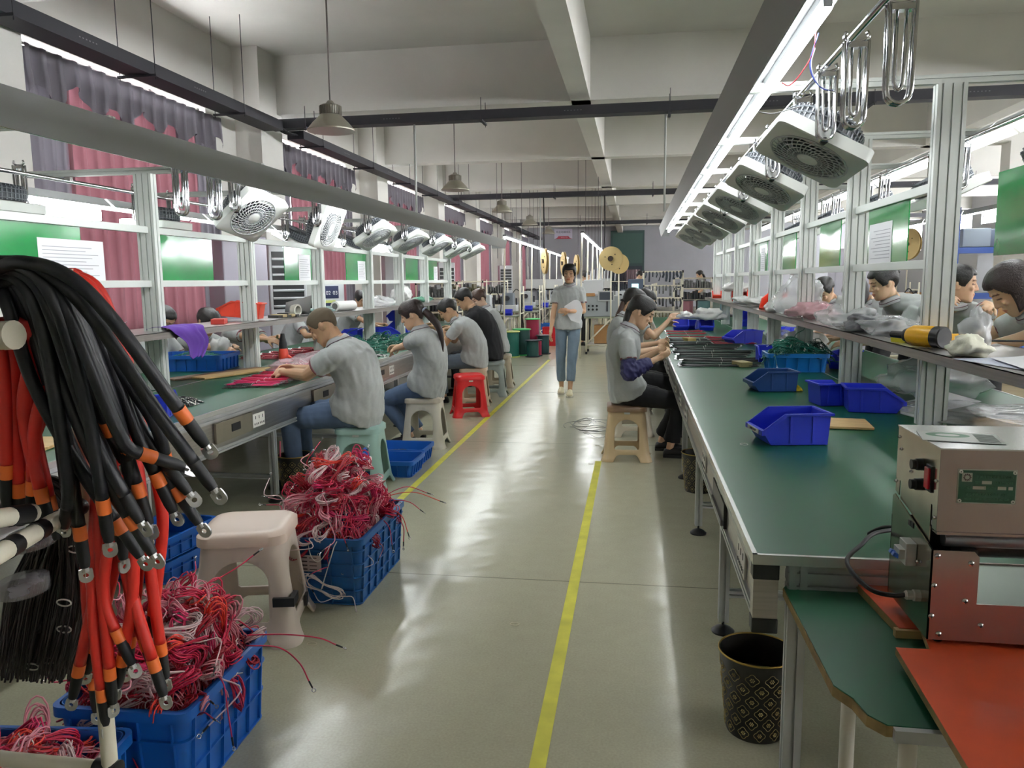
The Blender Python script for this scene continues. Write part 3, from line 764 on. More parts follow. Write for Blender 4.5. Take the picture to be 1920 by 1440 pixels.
# ------------------------------------------------------------------ bins and crates
def parts_bin(name, x, y, z, rz, L_, W, H, m, label, rot=None, lab=None, group=None):
    """open fronted stacking bin; front faces local -X"""
    t = thing(name, label, 'parts bin', (x, y, z), RD(rz), group)
    if rot: t.rotation_euler = [RD(a) for a in rot]
    f = MB(); th = .004; l = L_/2; w_ = W/2
    prof = [(-l+.03, 0), (l-.01, 0), (l, H), (-l+.30*L_, H), (-l-.005, H*.48), (-l, H*.36)]
    for s_ in (-1, 1):
        k = w_ if s_ > 0 else -w_+th
        f.prism(prof, (0, k, 0), (1, 0, 0), (0, 0, 1), (0, -1, 0), th)
    f.bb((-l+.03, -w_, 0), (l-.01, w_, th))
    f.prism([(l-.014, 0), (l-.01, 0), (l, H), (l-.004, H)], (0, w_, 0), (1, 0, 0), (0, 0, 1), (0, -1, 0), W)
    f.prism([(-l+.03, 0), (-l, H*.36), (-l+.004, H*.36), (-l+.034, 0)], (0, w_, 0), (1, 0, 0), (0, 0, 1), (0, -1, 0), W)
    f.obj('bin_body', m, t, bevel=.0012)
    r = MB()
    for s_ in (-1, 1):
        yy = s_*(w_+.003)
        r.bb((-l+.3*L_, yy-.006, H-.006), (l+.01, yy+.006, H+.004))
        r.prism([(-l+.3*L_, H+.004), (-l-.01, H*.48), (-l-.004, H*.44), (-l+.3*L_+.01, H-.006)], (0, yy+.005, 0), (1, 0, 0), (0, 0, 1), (0, -1, 0), .01)
        for q in (.38, .72): r.bb((-l+q*L_, s_*w_, .01), (-l+q*L_+.01, s_*(w_+.004), H-.005))
    r.bb((l-.002, -w_-.01, H-.006), (l+.012, w_+.01, H+.004))
    r.bb((-l-.014, -w_-.008, H*.33), (-l+.004, w_+.008, H*.50))
    r.obj('rim', m, t, bevel=.001)
    if lab:
        q = MB().box((-l-.0155, 0, H*.42), (.002, W*.7, H*.15)).obj('label_strip', PAPER, t)
        textobj(lab, H*.1, BLK, q, (-l-.0172, 0, H*.42), (pi/2, 0, -pi/2))
    return t
def crate(name, x, y, z, rz, L_, W, H, m, label, nx=6, ny=4, nz=3, taper=.02, group=None, handle=False, shallow=False):
    """ribbed plastic crate; L_ along local X"""
    t = thing(name, label, 'crate', (x, y, z), RD(rz), group)
    l, w_ = L_/2, W/2; th = .006; c = .03
    def ring(h, dl): return [V((p.x*(l-dl)/(l), p.y*(w_-dl)/(w_), h)) for p in [V((sx*(l-c)+c*cos(a), sy*(w_-c)+c*sin(a), 0)) for q, (sx, sy) in enumerate([(1, 1), (-1, 1), (-1, -1), (1, -1)]) for a in [q*pi/2+k*pi/8 for k in range(5)]]]
    R = [ring(0, taper+.006), ring(0, taper), ring(H, .008), ring(H, .008+th), ring(th*1.2, taper+th), ring(th*1.2, taper+th+.1)]
    f = MB(); f.rings(R); f.obj('crate_body', m, t, 40)
    r = MB()
    R = [ring(H-.03, .008-.004), ring(H-.03, -.004), ring(H, -.004), ring(H, .012)]
    r.rings(R+[ring(H-.002, .012), ring(H-.028, .010)], False, True); r.obj('rim', m, t, 40)
    rb = MB(); 
    def wallpt(h): return taper*(1-h/H)+.008*(h/H)
    d = .010
    for i in range(nx+1):
        xx = -l+c+.02+(2*l-2*c-.04)*i/nx
        for s_ in (-1, 1):
            R = [[V((xx-.003, s_*(w_-wallpt(h)), h)), V((xx+.003, s_*(w_-wallpt(h)), h)), V((xx+.003, s_*(w_-wallpt(h)+d), h)), V((xx-.003, s_*(w_-wallpt(h)+d), h))] for h in (.0, H-.03)]
            rb.rings(R)
    for i in range(ny+1):
        yy = -w_+c+.02+(2*w_-2*c-.04)*i/ny
        for s_ in (-1, 1):
            R = [[V((s_*(l-wallpt(h)), yy-.003, h)), V((s_*(l-wallpt(h)), yy+.003, h)), V((s_*(l-wallpt(h)+d), yy+.003, h)), V((s_*(l-wallpt(h)+d), yy-.003, h))] for h in (.0, H-.03)]
            rb.rings(R)
    for k in range(nz):
        h = H*(k)/nz+.002 if nz > 1 else .0
        rb.rings([ring(h, wallpt(h)), ring(h, wallpt(h)-d), ring(h+.005, wallpt(h)-d), ring(h+.005, wallpt(h))], False, True)
    rb.obj('ribs', m, t)
    return t
BL = BLUE
C1 = crate('plastic_crate', -1.40, 3.50, 0, 90, .66, .42, .315, mat('crate_blue', (30, 92, 156), .42, var=.1), 'deep blue ribbed crate heaped with pink and white wires behind the cream stool', 6, 3, 5, .03)
C2 = crate('plastic_crate', -1.40, 2.05, 0, 92, .52, .40, .295, BL, 'blue ribbed crate heaped with pink wires under the hanging cables', 5, 3, 3, .03)
C3 = crate('plastic_crate', -1.50, 1.50, 0, 96, .50, .40, .26, BL, 'blue crate of pink wires at the lower left behind the white rack pipe', 5, 3, 2, .02)
# paper tag on the front crate
q = MB().box((-.336, .03, .2), (.002, .10, .075)).obj('paper_tag', mat('tag_pinkish', (206, 190, 190), .7), C1)
m = MB()
for k in range(4): m.bb((-.338, .045, .17+.018*k), (-.3372, .07-.0*k, .176+.018*k)); m.bb((-.338, .0, .17+.018*k), (-.3372, .035, .174+.018*k))
m.obj('printed_lines', mat('tag_ink', (70, 60, 60), .7), q)
for k, (z, lab) in enumerate(((0, 'blue lidless crate under the left bench, bottom of its stack'), (.115, 'blue crate with a white label under the left bench, top of its stack'))):
    c = crate('plastic_crate', -2.38, 3.52, z, 83, .42, .34, .108, BLUE, lab, 4, 3, 2, .012)
    if k: 
        q = MB().box((-.218, -.03, .055), (.003, .09, .05)).obj('label', PAPER, c)
        m = MB(); m.bb((-.2205, -.05, .04), (-.2198, -.02, .07)); m.obj('printed_block', mat('print_olive', (120, 124, 100), .7), q)
crate('plastic_crate', -1.86, 5.62, 0, 0, .48, .36, .125, BLUE, 'shallow blue crate with a few red wires beside the mint stool', 5, 4, 1, .03)
crate('plastic_crate', -1.90, 6.02, 0, 0, .50, .36, .125, BLUE, 'shallow blue crate with black wires in front of the off white stool', 5, 4, 1, .03)

LT = .7525
parts_bin('parts_bin', .665, 3.44, LT, 10, .28, .20, .13, BLUE2, 'royal blue bin with a paper label in front of the pale wooden board', lab='L30029-2.5-78')
parts_bin('parts_bin', .86, 5.05, LT, 8, .27, .20, .12, BLUE3, 'dark navy blue bin beside the yellow cloth', rot=None)
parts_bin('parts_bin', 1.09, 4.50, LT, 190, .20, .17, .12, BLUE2, 'royal blue bin behind the yellow cloth, left of its neighbour')
parts_bin('parts_bin', 1.25, 4.30, LT, 172, .27, .20, .125, BLUE2, 'royal blue bin facing right, beside the centre post of the right bench')
parts_bin('parts_bin', 1.12, 6.78, LT, 90, .22, .17, .13, BLUE2, 'upright blue bin left of the crate of green wires')
parts_bin('parts_bin', 1.17, 8.7, LT, 20, .34, .24, .14, BLUE2, 'blue bin turned sideways beyond the upright blue bin', rot=(0, 0, 20))
parts_bin('parts_bin', .64, 11.0, LT, 90, .22, .2, .14, BLUE2, 'blue bin topped with white bags, left of the far pair', rot=(0, 0, 90))
parts_bin('parts_bin', .80, 11.25, LT, 70, .22, .16, .12, BLUE2, 'blue bin tucked behind the left bin of the far pair')
parts_bin('parts_bin', .98, 10.95, LT, 90, .22, .18, .14, BLUE2, 'blue bin topped with white bags, right of the far pair')
parts_bin('parts_bin', 1.62, 6.3, LT, 60, .24, .18, .13, BLUE2, 'blue bin beyond the shelf posts, behind the green wires')
parts_bin('parts_bin', 1.75, 9.6, LT, 30, .2, .16, .12, BLUE2, 'small blue bin behind the middle posts of the right bench')
parts_bin('parts_bin', 1.64, 11.9, LT, 80, .22, .2, .22, BLUE2, 'tall blue bin far along the rear side of the right bench')
crate('plastic_crate', 1.21, 6.13, LT, 0, .44, .30, .14, mat('azure_plastic', (24, 112, 190), .35), 'azure tray heaped with green wires on the right bench', 4, 3, 1, .03)
crate('plastic_crate', -3.62, 5.95, LT, 8, .60, .42, .13, BLUE, 'blue ribbed crate with green wires on the left bench', 6, 4, 1, .015)
parts_bin('parts_bin', -2.55, 3.75, LT, -70, .26, .2, .13, BLUE2, 'royal blue bin behind the hanging black cables on the left bench')
parts_bin('parts_bin', -3.5, 9.25, LT, 0, .24, .2, .13, BLUE2, 'blue bin under the shelf in front of the woman with the hair bun')
parts_bin('parts_bin', -3.15, 9.55, LT, 200, .34, .24, .13, BLUE2, 'wide blue bin lying open behind the green wire heap')
parts_bin('parts_bin', -3.3, 10.6, LT, 10, .3, .24, .16, BLUE2, 'blue bin at the back of the left bench, bottom of its pile')
parts_bin('parts_bin', -3.3, 10.6, LT+.165, 14, .3, .24, .16, BLUE2, 'blue bin at the back of the left bench, top of its pile')
SH = 1.126
parts_bin('parts_bin', 1.46, 8.5, SH, 60, .24, .2, .14, REDO, 'red bin tipped up on the right shelf, nearer one', rot=(0, -18, 55))
parts_bin('parts_bin', 1.45, 11.2, SH+.03, 60, .26, .2, .14, REDO, 'red bin under a white bag on the right shelf', rot=(0, -8, 80))
parts_bin('parts_bin', 1.42, 13.8, SH, 90, .2, .18, .12, REDO, 'small red bin at the far end of the right shelf')
parts_bin('parts_bin', -3.28, 6.12, 1.175, 15, .34, .20, .13, REDO, 'orange red bin lying tilted on the left shelf', rot=(0, 6, 15))

# boards, cloths, tools
def board_flat(x, y, z, rz, a, b, h, m, label, cat='wooden board', name='wooden_board'):
    t = MB().box((0, 0, h/2), (a, b, h)).obj(name, m, bevel=.002); t.location = (x, y, z); t.rotation_euler = (0, 0, RD(rz)); return tag(t, label, cat)
board_flat(.86, 3.86, LT, -6, .50, .24, .012, WOOD, 'pale pine board under the labelled blue bin')
board_flat(1.86, 3.72, LT, -18, .62, .46, .014, WOOD, 'pine board behind the shelf post at the right edge')
board_flat(-3.05, 5.68, LT, 68, .86, .17, .014, WOOD, 'pale wooden board in front of the blue crate on the left bench')
board_flat(-3.22, 5.60, LT, 68, .86, .12, .013, WOODD, 'brown stained wooden board alongside the pale board on the left bench')
board_flat(-2.75, 2.95, LT, 10, .5, .3, .014, WOOD, 'pine board on the left bench behind the red cables')
board_flat(-2.5, 2.35, LT, 5, .4, .3, .02, WOOD, 'thick wooden block at the near end of the left bench')
def cloth(name, label, x, y, z, pts_r, m, amp=.02, h=.03, seed=0, cat='cloth', sx=1., sy=1., rz=0, grid=26):
    vs = []; fs = []; n = grid
    for j in range(n+1):
        for i in range(n+1):
            u, v = i/n*2-1, j/n*2-1
            q = noise.noise(V((u*1.6+seed, v*1.6, seed*.7))); q2 = noise.noise(V((u*4+seed, v*4-seed, 2.)))
            rr = min(1., max(abs(u), abs(v)))
            zz = h*(1-rr**3)*(1+q)+amp*(abs(q2)*1.6+.5*abs(q))*(1-rr**4)+.001
            k = 1+.22*noise.noise(V((atan2(v, u)*1.2, seed, 0)))
            vs.append((u*pts_r*sx*k*(1-.12*abs(v)**2), v*pts_r*sy*k*(1-.12*abs(u)**2), zz))
    for j in range(n):
        for i in range(n):
            a = j*(n+1)+i; fs.append((a, a+1, a+n+2, a+n+1))
    o = MB().add(vs, fs).obj(name, m, smooth=True); o.location = (x, y, z); o.rotation_euler = (0, 0, rz)
    s_ = o.modifiers.new('t', 'SOLIDIFY'); s_.thickness = .0015
    return tag(o, label, cat)
cloth('cloth', 'crumpled yellow cloth between the dark bin and the blue bins', .96, 5.06, LT, .075, mat('yellow_cloth', (206, 180, 30), .8), .03, .012, 3, sx=1.25)
# purple cloth hanging over the shelf lip
def hang_cloth():
    n = 26; vs = []; fs = []
    prof = [(-.18, 1.15), (-.1, 1.175), (-.03, 1.17), (.02, 1.16), (.035, 1.13), (.04, 1.07), (.045, 1.0), (.05, .955)]
    for j, (dx, z) in enumerate(prof):
        for i in range(n+1):
            u = i/n; cut = 1 if j < 4 else (1-.13*(j-3)) 
            y = 4.72+(.14 if j > 4 else 0)*(1)+u*.40*cut
            w_ = noise.noise(V((u*5, j*.4, 1)))
            vs.append((-3.055+dx+.02*w_, y, z+(.02*abs(w_) if j < 5 else .03*w_)))
    for j in range(len(prof)-1):
        for i in range(n): a = j*(n+1)+i; fs.append((a, a+1, a+n+2, a+n+1))
    o = MB().add(vs, fs).obj('cloth', mat('purple_cloth', (92, 54, 150), .85), smooth=True)
    o.modifiers.new('s', 'SUBSURF').levels = 2; o.modifiers['s'].render_levels = 2
    o.modifiers.new('t', 'SOLIDIFY').thickness = .003
    tag(o, 'purple cloth hanging over the lip of the left shelf', 'cloth')
hang_cloth()
BAG = mat('clear_plastic_bag', (238, 240, 242), .14, alpha=.42, bump=.5, bscale=22, coat=.3)
BAGW = mat('milky_plastic_bag', (226, 226, 224), .25, alpha=.8, bump=.5, bscale=26)
def bag(x, y, z, r, h, m, label, seed, sx=1., sy=1., tip=False, group=None, det=3):
    M_ = MB(); n, k = 30, 16; R = []
    for j in range(k):
        t = pi*(j+.3)/(k-.4)
        ring = []
        for i in range(n):
            a = 2*pi*i/n
            d = V((cos(a)*sin(t), sin(a)*sin(t), -cos(t)))
            q = noise.noise(d*1.5+V((seed*3.1, 0, 0)))*.45+noise.noise(d*4+V((0, seed, 0)))*.22+abs(noise.noise(d*9+V((seed, 0, 3))))*.14
            p = d*(1+q); p.z = max(p.z, -.75)+.75
            ring.append(V((p.x*r*sx, p.y*r*sy, p.z*h/1.75+.001)))
        R.append(ring)
    M_.rings(R); o = M_.obj('plastic_bag', m, smooth=True); o.location = (x, y, z)
    return tag(o, label, 'bag', group)
bag(1.42, 4.62, SH, .17, .10, BAG, 'clear plastic bag pile on the right shelf behind the yellow hot air gun', 1, .8, 1.5)
bag(1.43, 5.5, SH, .22, .14, BAG, 'large clear bag on the right shelf above the azure tray', 2, .8, 1.6)
bag(1.42, 5.0, SH, .14, .10, mat('grey_bag', (96, 98, 104), .3, alpha=.8, bump=.5, bscale=20), 'clear bag over dark grey parts on the right shelf', 3, 1, 1.6)
bag(1.44, 6.6, SH, .19, .13, mat('pink_bag', (226, 170, 180), .2, alpha=.6, bump=.6, bscale=14, coat=.3), 'clear bag of pink wires on the right shelf', 4, .9, 1.8)
bag(1.47, 7.3, SH, .2, .34, BAG, 'tall puffy clear bag standing on the right shelf', 5, .9, 1.2)
bag(1.42, 7.9, SH, .15, .13, BAGW, 'milky bag with a brown roll on the right shelf', 6, 1, 1.3)
bag(1.42, 9.5, SH, .18, .1, BAGW, 'heap of white bags between the two red bins on the right shelf', 7, .8, 2.2)
bag(1.42, 10.4, SH, .18, .1, BAGW, 'low heap of white wrapped parts beyond the nearer red bin', 8, .8, 2)
bag(1.42, 11.25, SH+.14, .17, .14, BAGW, 'white bag lying in the red bin on the right shelf', 9, 1, 1.1)
bag(1.46, 3.62, SH, .055, .17, BAG, 'small clear bag standing by the handle of the yellow gun', 10, 1, 1)
bag(1.36, 3.42, SH, .075, .075, mat('white_ball_wrap', (232, 230, 210), .4, bump=.4, bscale=30), 'round white wrapped bundle on the shelf beside the yellow gun', 11, 1, 1.2)
bag(.72, 11.2, LT+.14, .12, .10, BAGW, 'crumpled white wrap on the far left blue bin', 12)
bag(1.02, 11.0, LT+.14, .19, .16, BAGW, 'puffy white bags on the far right blue bin', 13, 1.1, 1)
bag(1.72, 4.9, LT, .24, .2, BAG, 'large clear bag with black parts standing behind the shelf post', 14, 1, 1.2)
bag(1.62, 4.15, LT, .26, .045, BAG, 'flat shiny clear bag between the two shelf posts', 15, .9, 1.4)
bag(1.95, 4.15, LT, .25, .05, BAG, 'flat clear sleeve lying before the pine board on the right', 16, 1.2, .8)
bag(1.55, 7.4, LT, .2, .22, BAGW, 'white bag pile behind the posts beyond the green wires', 17, 1, 1.6)
bag(1.6, 8.9, LT, .16, .12, BAG, 'clear bag by the posts beyond the white bag pile', 18, 1, 1.6)
bag(-3.22, 9.55, 1.15, .19, .12, BAG, 'clear bag resting on the left shelf by the woman with the bun', 19, .8, 1.8)
bag(-3.22, 10.45, 1.15, .17, .24, BAGW, 'upright milky bag on the left shelf', 20, .8, 1.2)
bag(-3.24, 7.7, 1.15, .14, .06, mat('teal_wrap', (120, 150, 146), .4, alpha=.85, bump=.5, bscale=20), 'flat wrapped teal bundle beside the white roll on the left shelf', 21, .8, 1.8)
bag(-3.24, 11.7, 1.15, .15, .09, mat('green_wrap', (90, 150, 124), .5, bump=.6, bscale=20), 'green wire bundle near the far end of the left shelf', 22, .8, 2)
PB = mat('pink_wire_bag', (226, 196, 204), .15, alpha=.4, bump=.6, bscale=18, coat=.3)
bag(-2.72, 5.78, LT+.004, .15, .10, PB, 'clear bag of pink wires lying before the shaven headed person', 23, .8, 1.4)
bag(-2.78, 6.35, LT+.004, .14, .10, PB, 'second clear bag of pink wires, behind the first one', 24, .8, 1.6)
bag(-3.75, 6.6, LT, .1, .22, BAGW, 'milky white bag standing behind the blue crate on the left bench', 25, 1, 1)
o = tag(MB().rings([[V((.055*cos(a*pi/14), yy, .055+.055*sin(a*pi/14))) for a in range(28)] for yy in (0, .36)]).obj('film_roll', mat('white_roll', (226, 226, 222), .4), smooth=40), 'roll of white film lying on the left shelf', 'roll'); o.location = (-3.22, 8.05, 1.146); o.rotation_euler = (0, 0, RD(-12))
MB().cyl((0, -.002, .055), (0, .001, .055), .035, n=20).obj('roll_core', mat('core_grey', (90, 90, 88), .7), o)
# papers and boxes
def sheet(x, y, z, rz, a, b, label, m=PAPER, curl=.03, name='paper_sheet', cat='paper', tilt=0):
    vs = []; fs = []; n = 10
    for j in range(n+1):
        for i in range(n+1):
            u, v = i/n-.5, j/n-.5; vs.append((u*a, v*b, .002+curl*(u+.5)**2*(1+.4*v)))
    for j in range(n):
        for i in range(n): q = j*(n+1)+i; fs.append((q, q+1, q+n+2, q+n+1))
    o = MB().add(vs, fs).obj(name, m, smooth=True); o.location = (x, y, z); o.rotation_euler = (RD(tilt), 0, RD(rz)); return tag(o, label, cat)
o = sheet(-3.22, 7.1, 1.146, -60, .34, .24, 'white paper with a printed line curling up on the left shelf', curl=.16)
sheet(-3.2, 4.25, 1.146, 10, .25, .18, 'small white paper near the near post on the left shelf', curl=.07)
sheet(1.62, 3.0, SH, 12, .62, .7, 'large pale blue grey paper on the right shelf behind the white wrap', mat('blue_grey_paper', (196, 202, 222), .35), .02)
sheet(1.45, 3.0, SH+.006, -8, .22, .5, 'crumpled white sheets at the right edge of the shelf', PAPER, .03)
sheet(1.52, 3.95, SH, 40, .3, .22, 'brown paper piece under the yellow gun handle', mat('brown_paper', (178, 140, 108), .6), .01)
sheet(1.62, 4.45, LT+.002, 20, .3, .3, 'white paper triangle under the bags behind the right shelf post', PAPER, .05)
o = tag(MB().box((0, 0, .03), (.12, .17, .06)).obj('paper_box', mat('yellow_box', (206, 196, 40), .55), bevel=.002), 'yellow box leaning against the yellow hot air gun', 'box'); o.location = (1.38, 4.12, SH); o.rotation_euler = (RD(-14), 0, RD(25))
o = tag(MB().box((0, 0, .006), (.07, .7, .012)).obj('wooden_stick', WOOD), 'long flat wooden stick lying on the right shelf behind the yellow box', 'stick'); o.location = (1.6, 4.75, SH); o.rotation_euler = (0, 0, RD(30))
for k, (x, y, c, lab) in enumerate(((.62, 9.0, (196, 170, 110), 'small tan cardboard block between the two far blue bins'), (.86, 6.4, (150, 140, 96), 'khaki foam block left of the upright blue bin'), (-3.2, 5.62, (190, 60, 50), 'flat red box with a printed lid under the tilted red bin'), (-3.2, 6.75, (40, 38, 38), 'black and tan striped pads on the left shelf'))):
    z = LT if x > 0 else 1.146
    o = tag(MB().box((0, 0, .02), (.1, .16, .04)).obj('small_box', mat('sb%d' % k, c, .6), bevel=.003), lab, 'box'); o.location = (x, y, z); o.rotation_euler = (0, 0, RD(20))
o = tag(MB().rings([[V((.05*cos(a*pi/12)*k_, yy, .055+.055*sin(a*pi/12)*k_)) for a in range(24)] for yy, k_ in ((0, 1), (.06, 1), (.06, .7), (0, .7))], False, True).obj('tape_roll', mat('tape_white', (214, 212, 200), .4), smooth=40), 'white tape roll standing on the left shelf beside the striped pads', 'tape'); o.location = (-3.16, 6.98, 1.146); o.rotation_euler = (0, 0, RD(70))
for k in range(5):
    o = tag(MB().box((0, 0, .012), (.05, .16, .024)).obj('dark_pad', mat('pad%d' % (k % 2), ((44, 42, 40), (178, 160, 120))[k % 2], .6), bevel=.002), 'dark or tan strip in the pile of pads on the left shelf', 'pad', 'pile of pads on the left shelf')
    o.location = (-3.2+.012*k, 6.58+.05*k, 1.146+.006*(k % 2)); o.rotation_euler = (0, 0, RD(60+7*k))
# yellow hot air gun
t = thing('heat_gun', 'yellow hot air gun with a black rear cap on the right shelf', 'heat gun', (1.33, 3.80, SH+.052), RD(120))
YG = mat('gun_yellow', (236, 176, 28), .38)
m = MB(); m.lathe([(.001, -.09), (.045, -.09), (.05, -.085), (.05, -.045), (.047, -.042)], ax=(1, 0, 0)); m.obj('rear_cap', BLK, t, 40)
MB().lathe([(.001, -.043), (.047, -.043), (.05, -.02), (.049, .07), (.038, .095), (.001, .096)], ax=(1, 0, 0)).obj('body', YG, t, 40)
MB().lathe([(.001, .095), (.038, .095), (.03, .12), (.018, .128), (.016, .2), (.001, .2)], ax=(1, 0, 0)).obj('nozzle', mat('gun_nozzle', (48, 46, 46), .4, .5), t, 40)
m = MB(); m.rings([[V((xx+a_, yy, zz+b_)) for a_, b_ in ((-w, -.018), (w, -.018), (w, .018), (-w, .018))] for xx, yy, zz, w in ((0, -.03, 0, .022), (-.012, -.09, -.005, .02), (-.02, -.16, -.01, .022), (-.025, -.21, -.01, .025))]); m.obj('grip', YG, t, 40, bevel=.005)
MB().tube(smoothpts([(-.025, -.21, -.01), (-.03, -.3, -.01), (.03, -.42, -.035), (-.05, -.62, -.04), (-.1, -.9, -.04)], 6), .005, 7).obj('cord', BLKR, t, True)
# orange heat gun standing on its tail
t = thing('heat_gun', 'orange heat gun with a black nozzle standing on the left bench', 'heat gun', (-3.02, 6.33, LT), RD(20))
MB().lathe([(.001, 0), (.038, 0), (.042, .01), (.042, .1), (.036, .14), (.001, .141)]).obj('body', REDO, t, 40)
MB().lathe([(.001, .14), (.036, .14), (.034, .18), (.022, .24), (.017, .27), (.001, .27)]).obj('nozzle', BLK, t, 40)
m = MB(); m.cap((.02, 0, .08), .02, (.075, 0, .035), .017); m.obj('grip', REDO, t, True)
MB().tube(smoothpts([(.08, 0, .03), (.11, .0, .01), (.12, -.05, .006), (.05, -.1, .006), (.0, -.08, .006)], 5), .004, 6).obj('cord', BLKR, t, True)

# patterned waste bins
def waste_bin(x, y, label, floral):
    t = thing('waste_bin', label, 'waste bin', (x, y, 0))
    c = mat('black_gold_bin', (26, 24, 22), .35)
    n = 48
    MB().rings([[V((r*cos(a*2*pi/n), r*sin(a*2*pi/n), z)) for a in range(n)] for r, z in ((.09, 0), (.092, .005), (.118, .27), (.115, .27), (.09, .012), (.08, .01))]).obj('bin_body', c, t, 40)
    MB().tube([(.119*cos(a*pi/24), .119*sin(a*pi/24), .27) for a in range(48)], .0035, 6, True).obj('gold_rim', mat('gold_trim', (170, 140, 70), .35, .7), t, True)
    g = MB()
    def onb(a, z, e=.0012): 
        r = .092+.026*z/.27+e; return V((r*cos(a), r*sin(a), z))
    rows, cols = 6, 12
    for i in range(rows):
        for j in range(cols):
            a0 = (j+.5*(i % 2))*2*pi/cols; z0 = .03+i*.038
            pts = []
            for k in range(20):
                b = k*2*pi/20; rr = .017*(1+.16*cos(4*b)); pts.append(onb(a0+rr*cos(b)/.105, z0+rr*1.05*sin(b)))
            g.tube(pts, .0009, 4, True)
            for p in range(6):
                b = p*pi/3; c0 = onb(a0+.0055*cos(b)/.105, z0+.0055*sin(b)); g.ell(c0, ((.0022, 0, 0), (0, .0022, 0), (0, 0, .0022)), 6, 4)
            g.ell(onb(a0, z0), ((.0018, 0, 0), (0, .0018, 0), (0, 0, .0018)), 6, 4)
    g.obj('gold_pattern', mat('gold_print', (176, 158, 100), .4, .5), t, True)
    MB().lathe([(.001, .16), (.1, .16), (.106, .17), (.06, .18), (.001, .185)]).obj('liner', mat('bin_dark_liner', (14, 14, 14), .4, bump=.5), t, True)
waste_bin(.40, 2.44, 'black and gold patterned waste bin under the near corner of the right bench', 1)
waste_bin(.45, 5.35, 'black and gold patterned waste bin behind the sand coloured stool under the bench', 1)
waste_bin(-2.33, 4.98, 'black waste bin with a pale floral pattern behind the left bench leg', 1)
o = tag(MB().tube([(0, 0, .27), (.005, 0, .38)], .006, 6).obj('straw', mat('pink_straw', (200, 90, 110), .5)), 'pink stick poking out of the bin by the left bench leg', 'stick'); o.location = (-2.4, 4.9, 0)
# ------------------------------------------------------------------ machines and stock beyond the benches
GREYM = mat('machine_grey', (150, 156, 158), .5, .1)
OFFW = mat('off_white_panel', (206, 208, 212), .5)
# light bars over the machine rows
def light_bar(x, z, ya, yb, n, poles, name):
    L_ = (yb-ya)/n
    for i in range(n):
        q = thing('tube_lamp', '%s lit tube of the %s light bar over the machines' % (ordn(i), name), 'lamp', (x, ya+i*L_, z), 0, name+' light bar tubes')
        MB().bb((-.03, 0, 0), (.03, L_-.02, .03)).obj('batten', mat('bar_dark', (70, 72, 78), .5), q)
        MB().rings([[V((.02*cos(a*pi/4), yy, -.018+.02*sin(a*pi/4))) for a in range(8)] for yy in (.02, L_-.05)]).obj('lamp_tube', TUBE, q, True)
    for i in range(poles):
        y = ya+.1+(yb-ya-.2)*i/(poles-1); dx = (.12 if i % 4 == 3 else 0)
        m = MB(); m.cyl((x+dx*1.2-.05, y, .02), (x-.01, y, z), .017, n=10)
        tag(m.obj('support_pole', PVC, smooth=True), '%s ivory pole carrying the %s light bar' % (ordn(i), name), 'pole', name+' light bar poles')
light_bar(-2.45, 2.3, 14.7, 29.0, 9, 8, 'left')
light_bar(-.94, 2.3, 14.2, 25.5, 7, 7, 'right')
# wire reels on the floor
def reel(x, y, r, h, cw, cf, label, fl=1.28, z=0, grp=None, axis='z'):
    t = thing('wire_reel', label, 'wire reel', (x, y, z), 0, grp)
    cwm = mat('reel_wire_%d_%d_%d' % cw, cw, .5, bump=.25, bscale=60, aniso=None); cfm = mat('reel_flange_%d_%d_%d' % cf, cf, .45)
    m = MB(); P = [(.001, .02)]
    k = 16
    for i in range(k+1): P += [(r*(1-.012*(i % 2)), .02+(h-.04)*i/k)]
    P += [(.001, h-.02)]; m.lathe(P, n=28); m.obj('wound_wire', cwm, t, 40)
    for z0 in (0, h-.02): MB().lathe([(.001, z0), (r*fl, z0), (r*fl, z0+.015), (r*fl*.9, z0+.02), (.001, z0+.02)], n=28).obj('flange', cfm, t, 40)
    return t
GW, PW, BW = (10, 92, 80), (150, 24, 62), (20, 28, 40)
reel(-2.36, 14.75, .165, .50, GW, (176, 184, 96), 'green wire reel with yellow flange on the floor, nearest of the floor reels', 1.12)
reel(-2.20, 15.15, .165, .52, (10, 60, 56), (40, 170, 90), 'dark green reel with a green flange right behind the nearest reel', 1.12)
reel(-2.04, 15.6, .13, .70, PW, (40, 180, 90), 'tall magenta wire reel with bright green flanges', 1.25)
reel(-1.93, 14.75, .115, .33, (14, 66, 62), BW, 'short dark green reel with black flanges in front of the magenta reel', 1.25)
reel(-1.80, 15.4, .12, .38, (16, 60, 62), BW, 'short teal reel with black flanges beside the aisle', 1.25)
reel(-1.84, 14.95, .06, .32, PW, BW, 'slim magenta reel standing between the short reels', 1.3)
for x, y, z, s_, c, lab in ((-2.2, 18.4, 0, (.5, .4, .45), (30, 110, 200), 'bright blue box on the floor behind the reels'), (-1.83, 17.4, 0, (.42, .3, .42), (196, 30, 44), 'red box on the floor left of the walking woman')):
    t = crate('plastic_crate', x, y, z, 0, s_[0], s_[1], s_[2], mat('bgc%d' % c[0], c, .4), lab, 3, 2, 2)
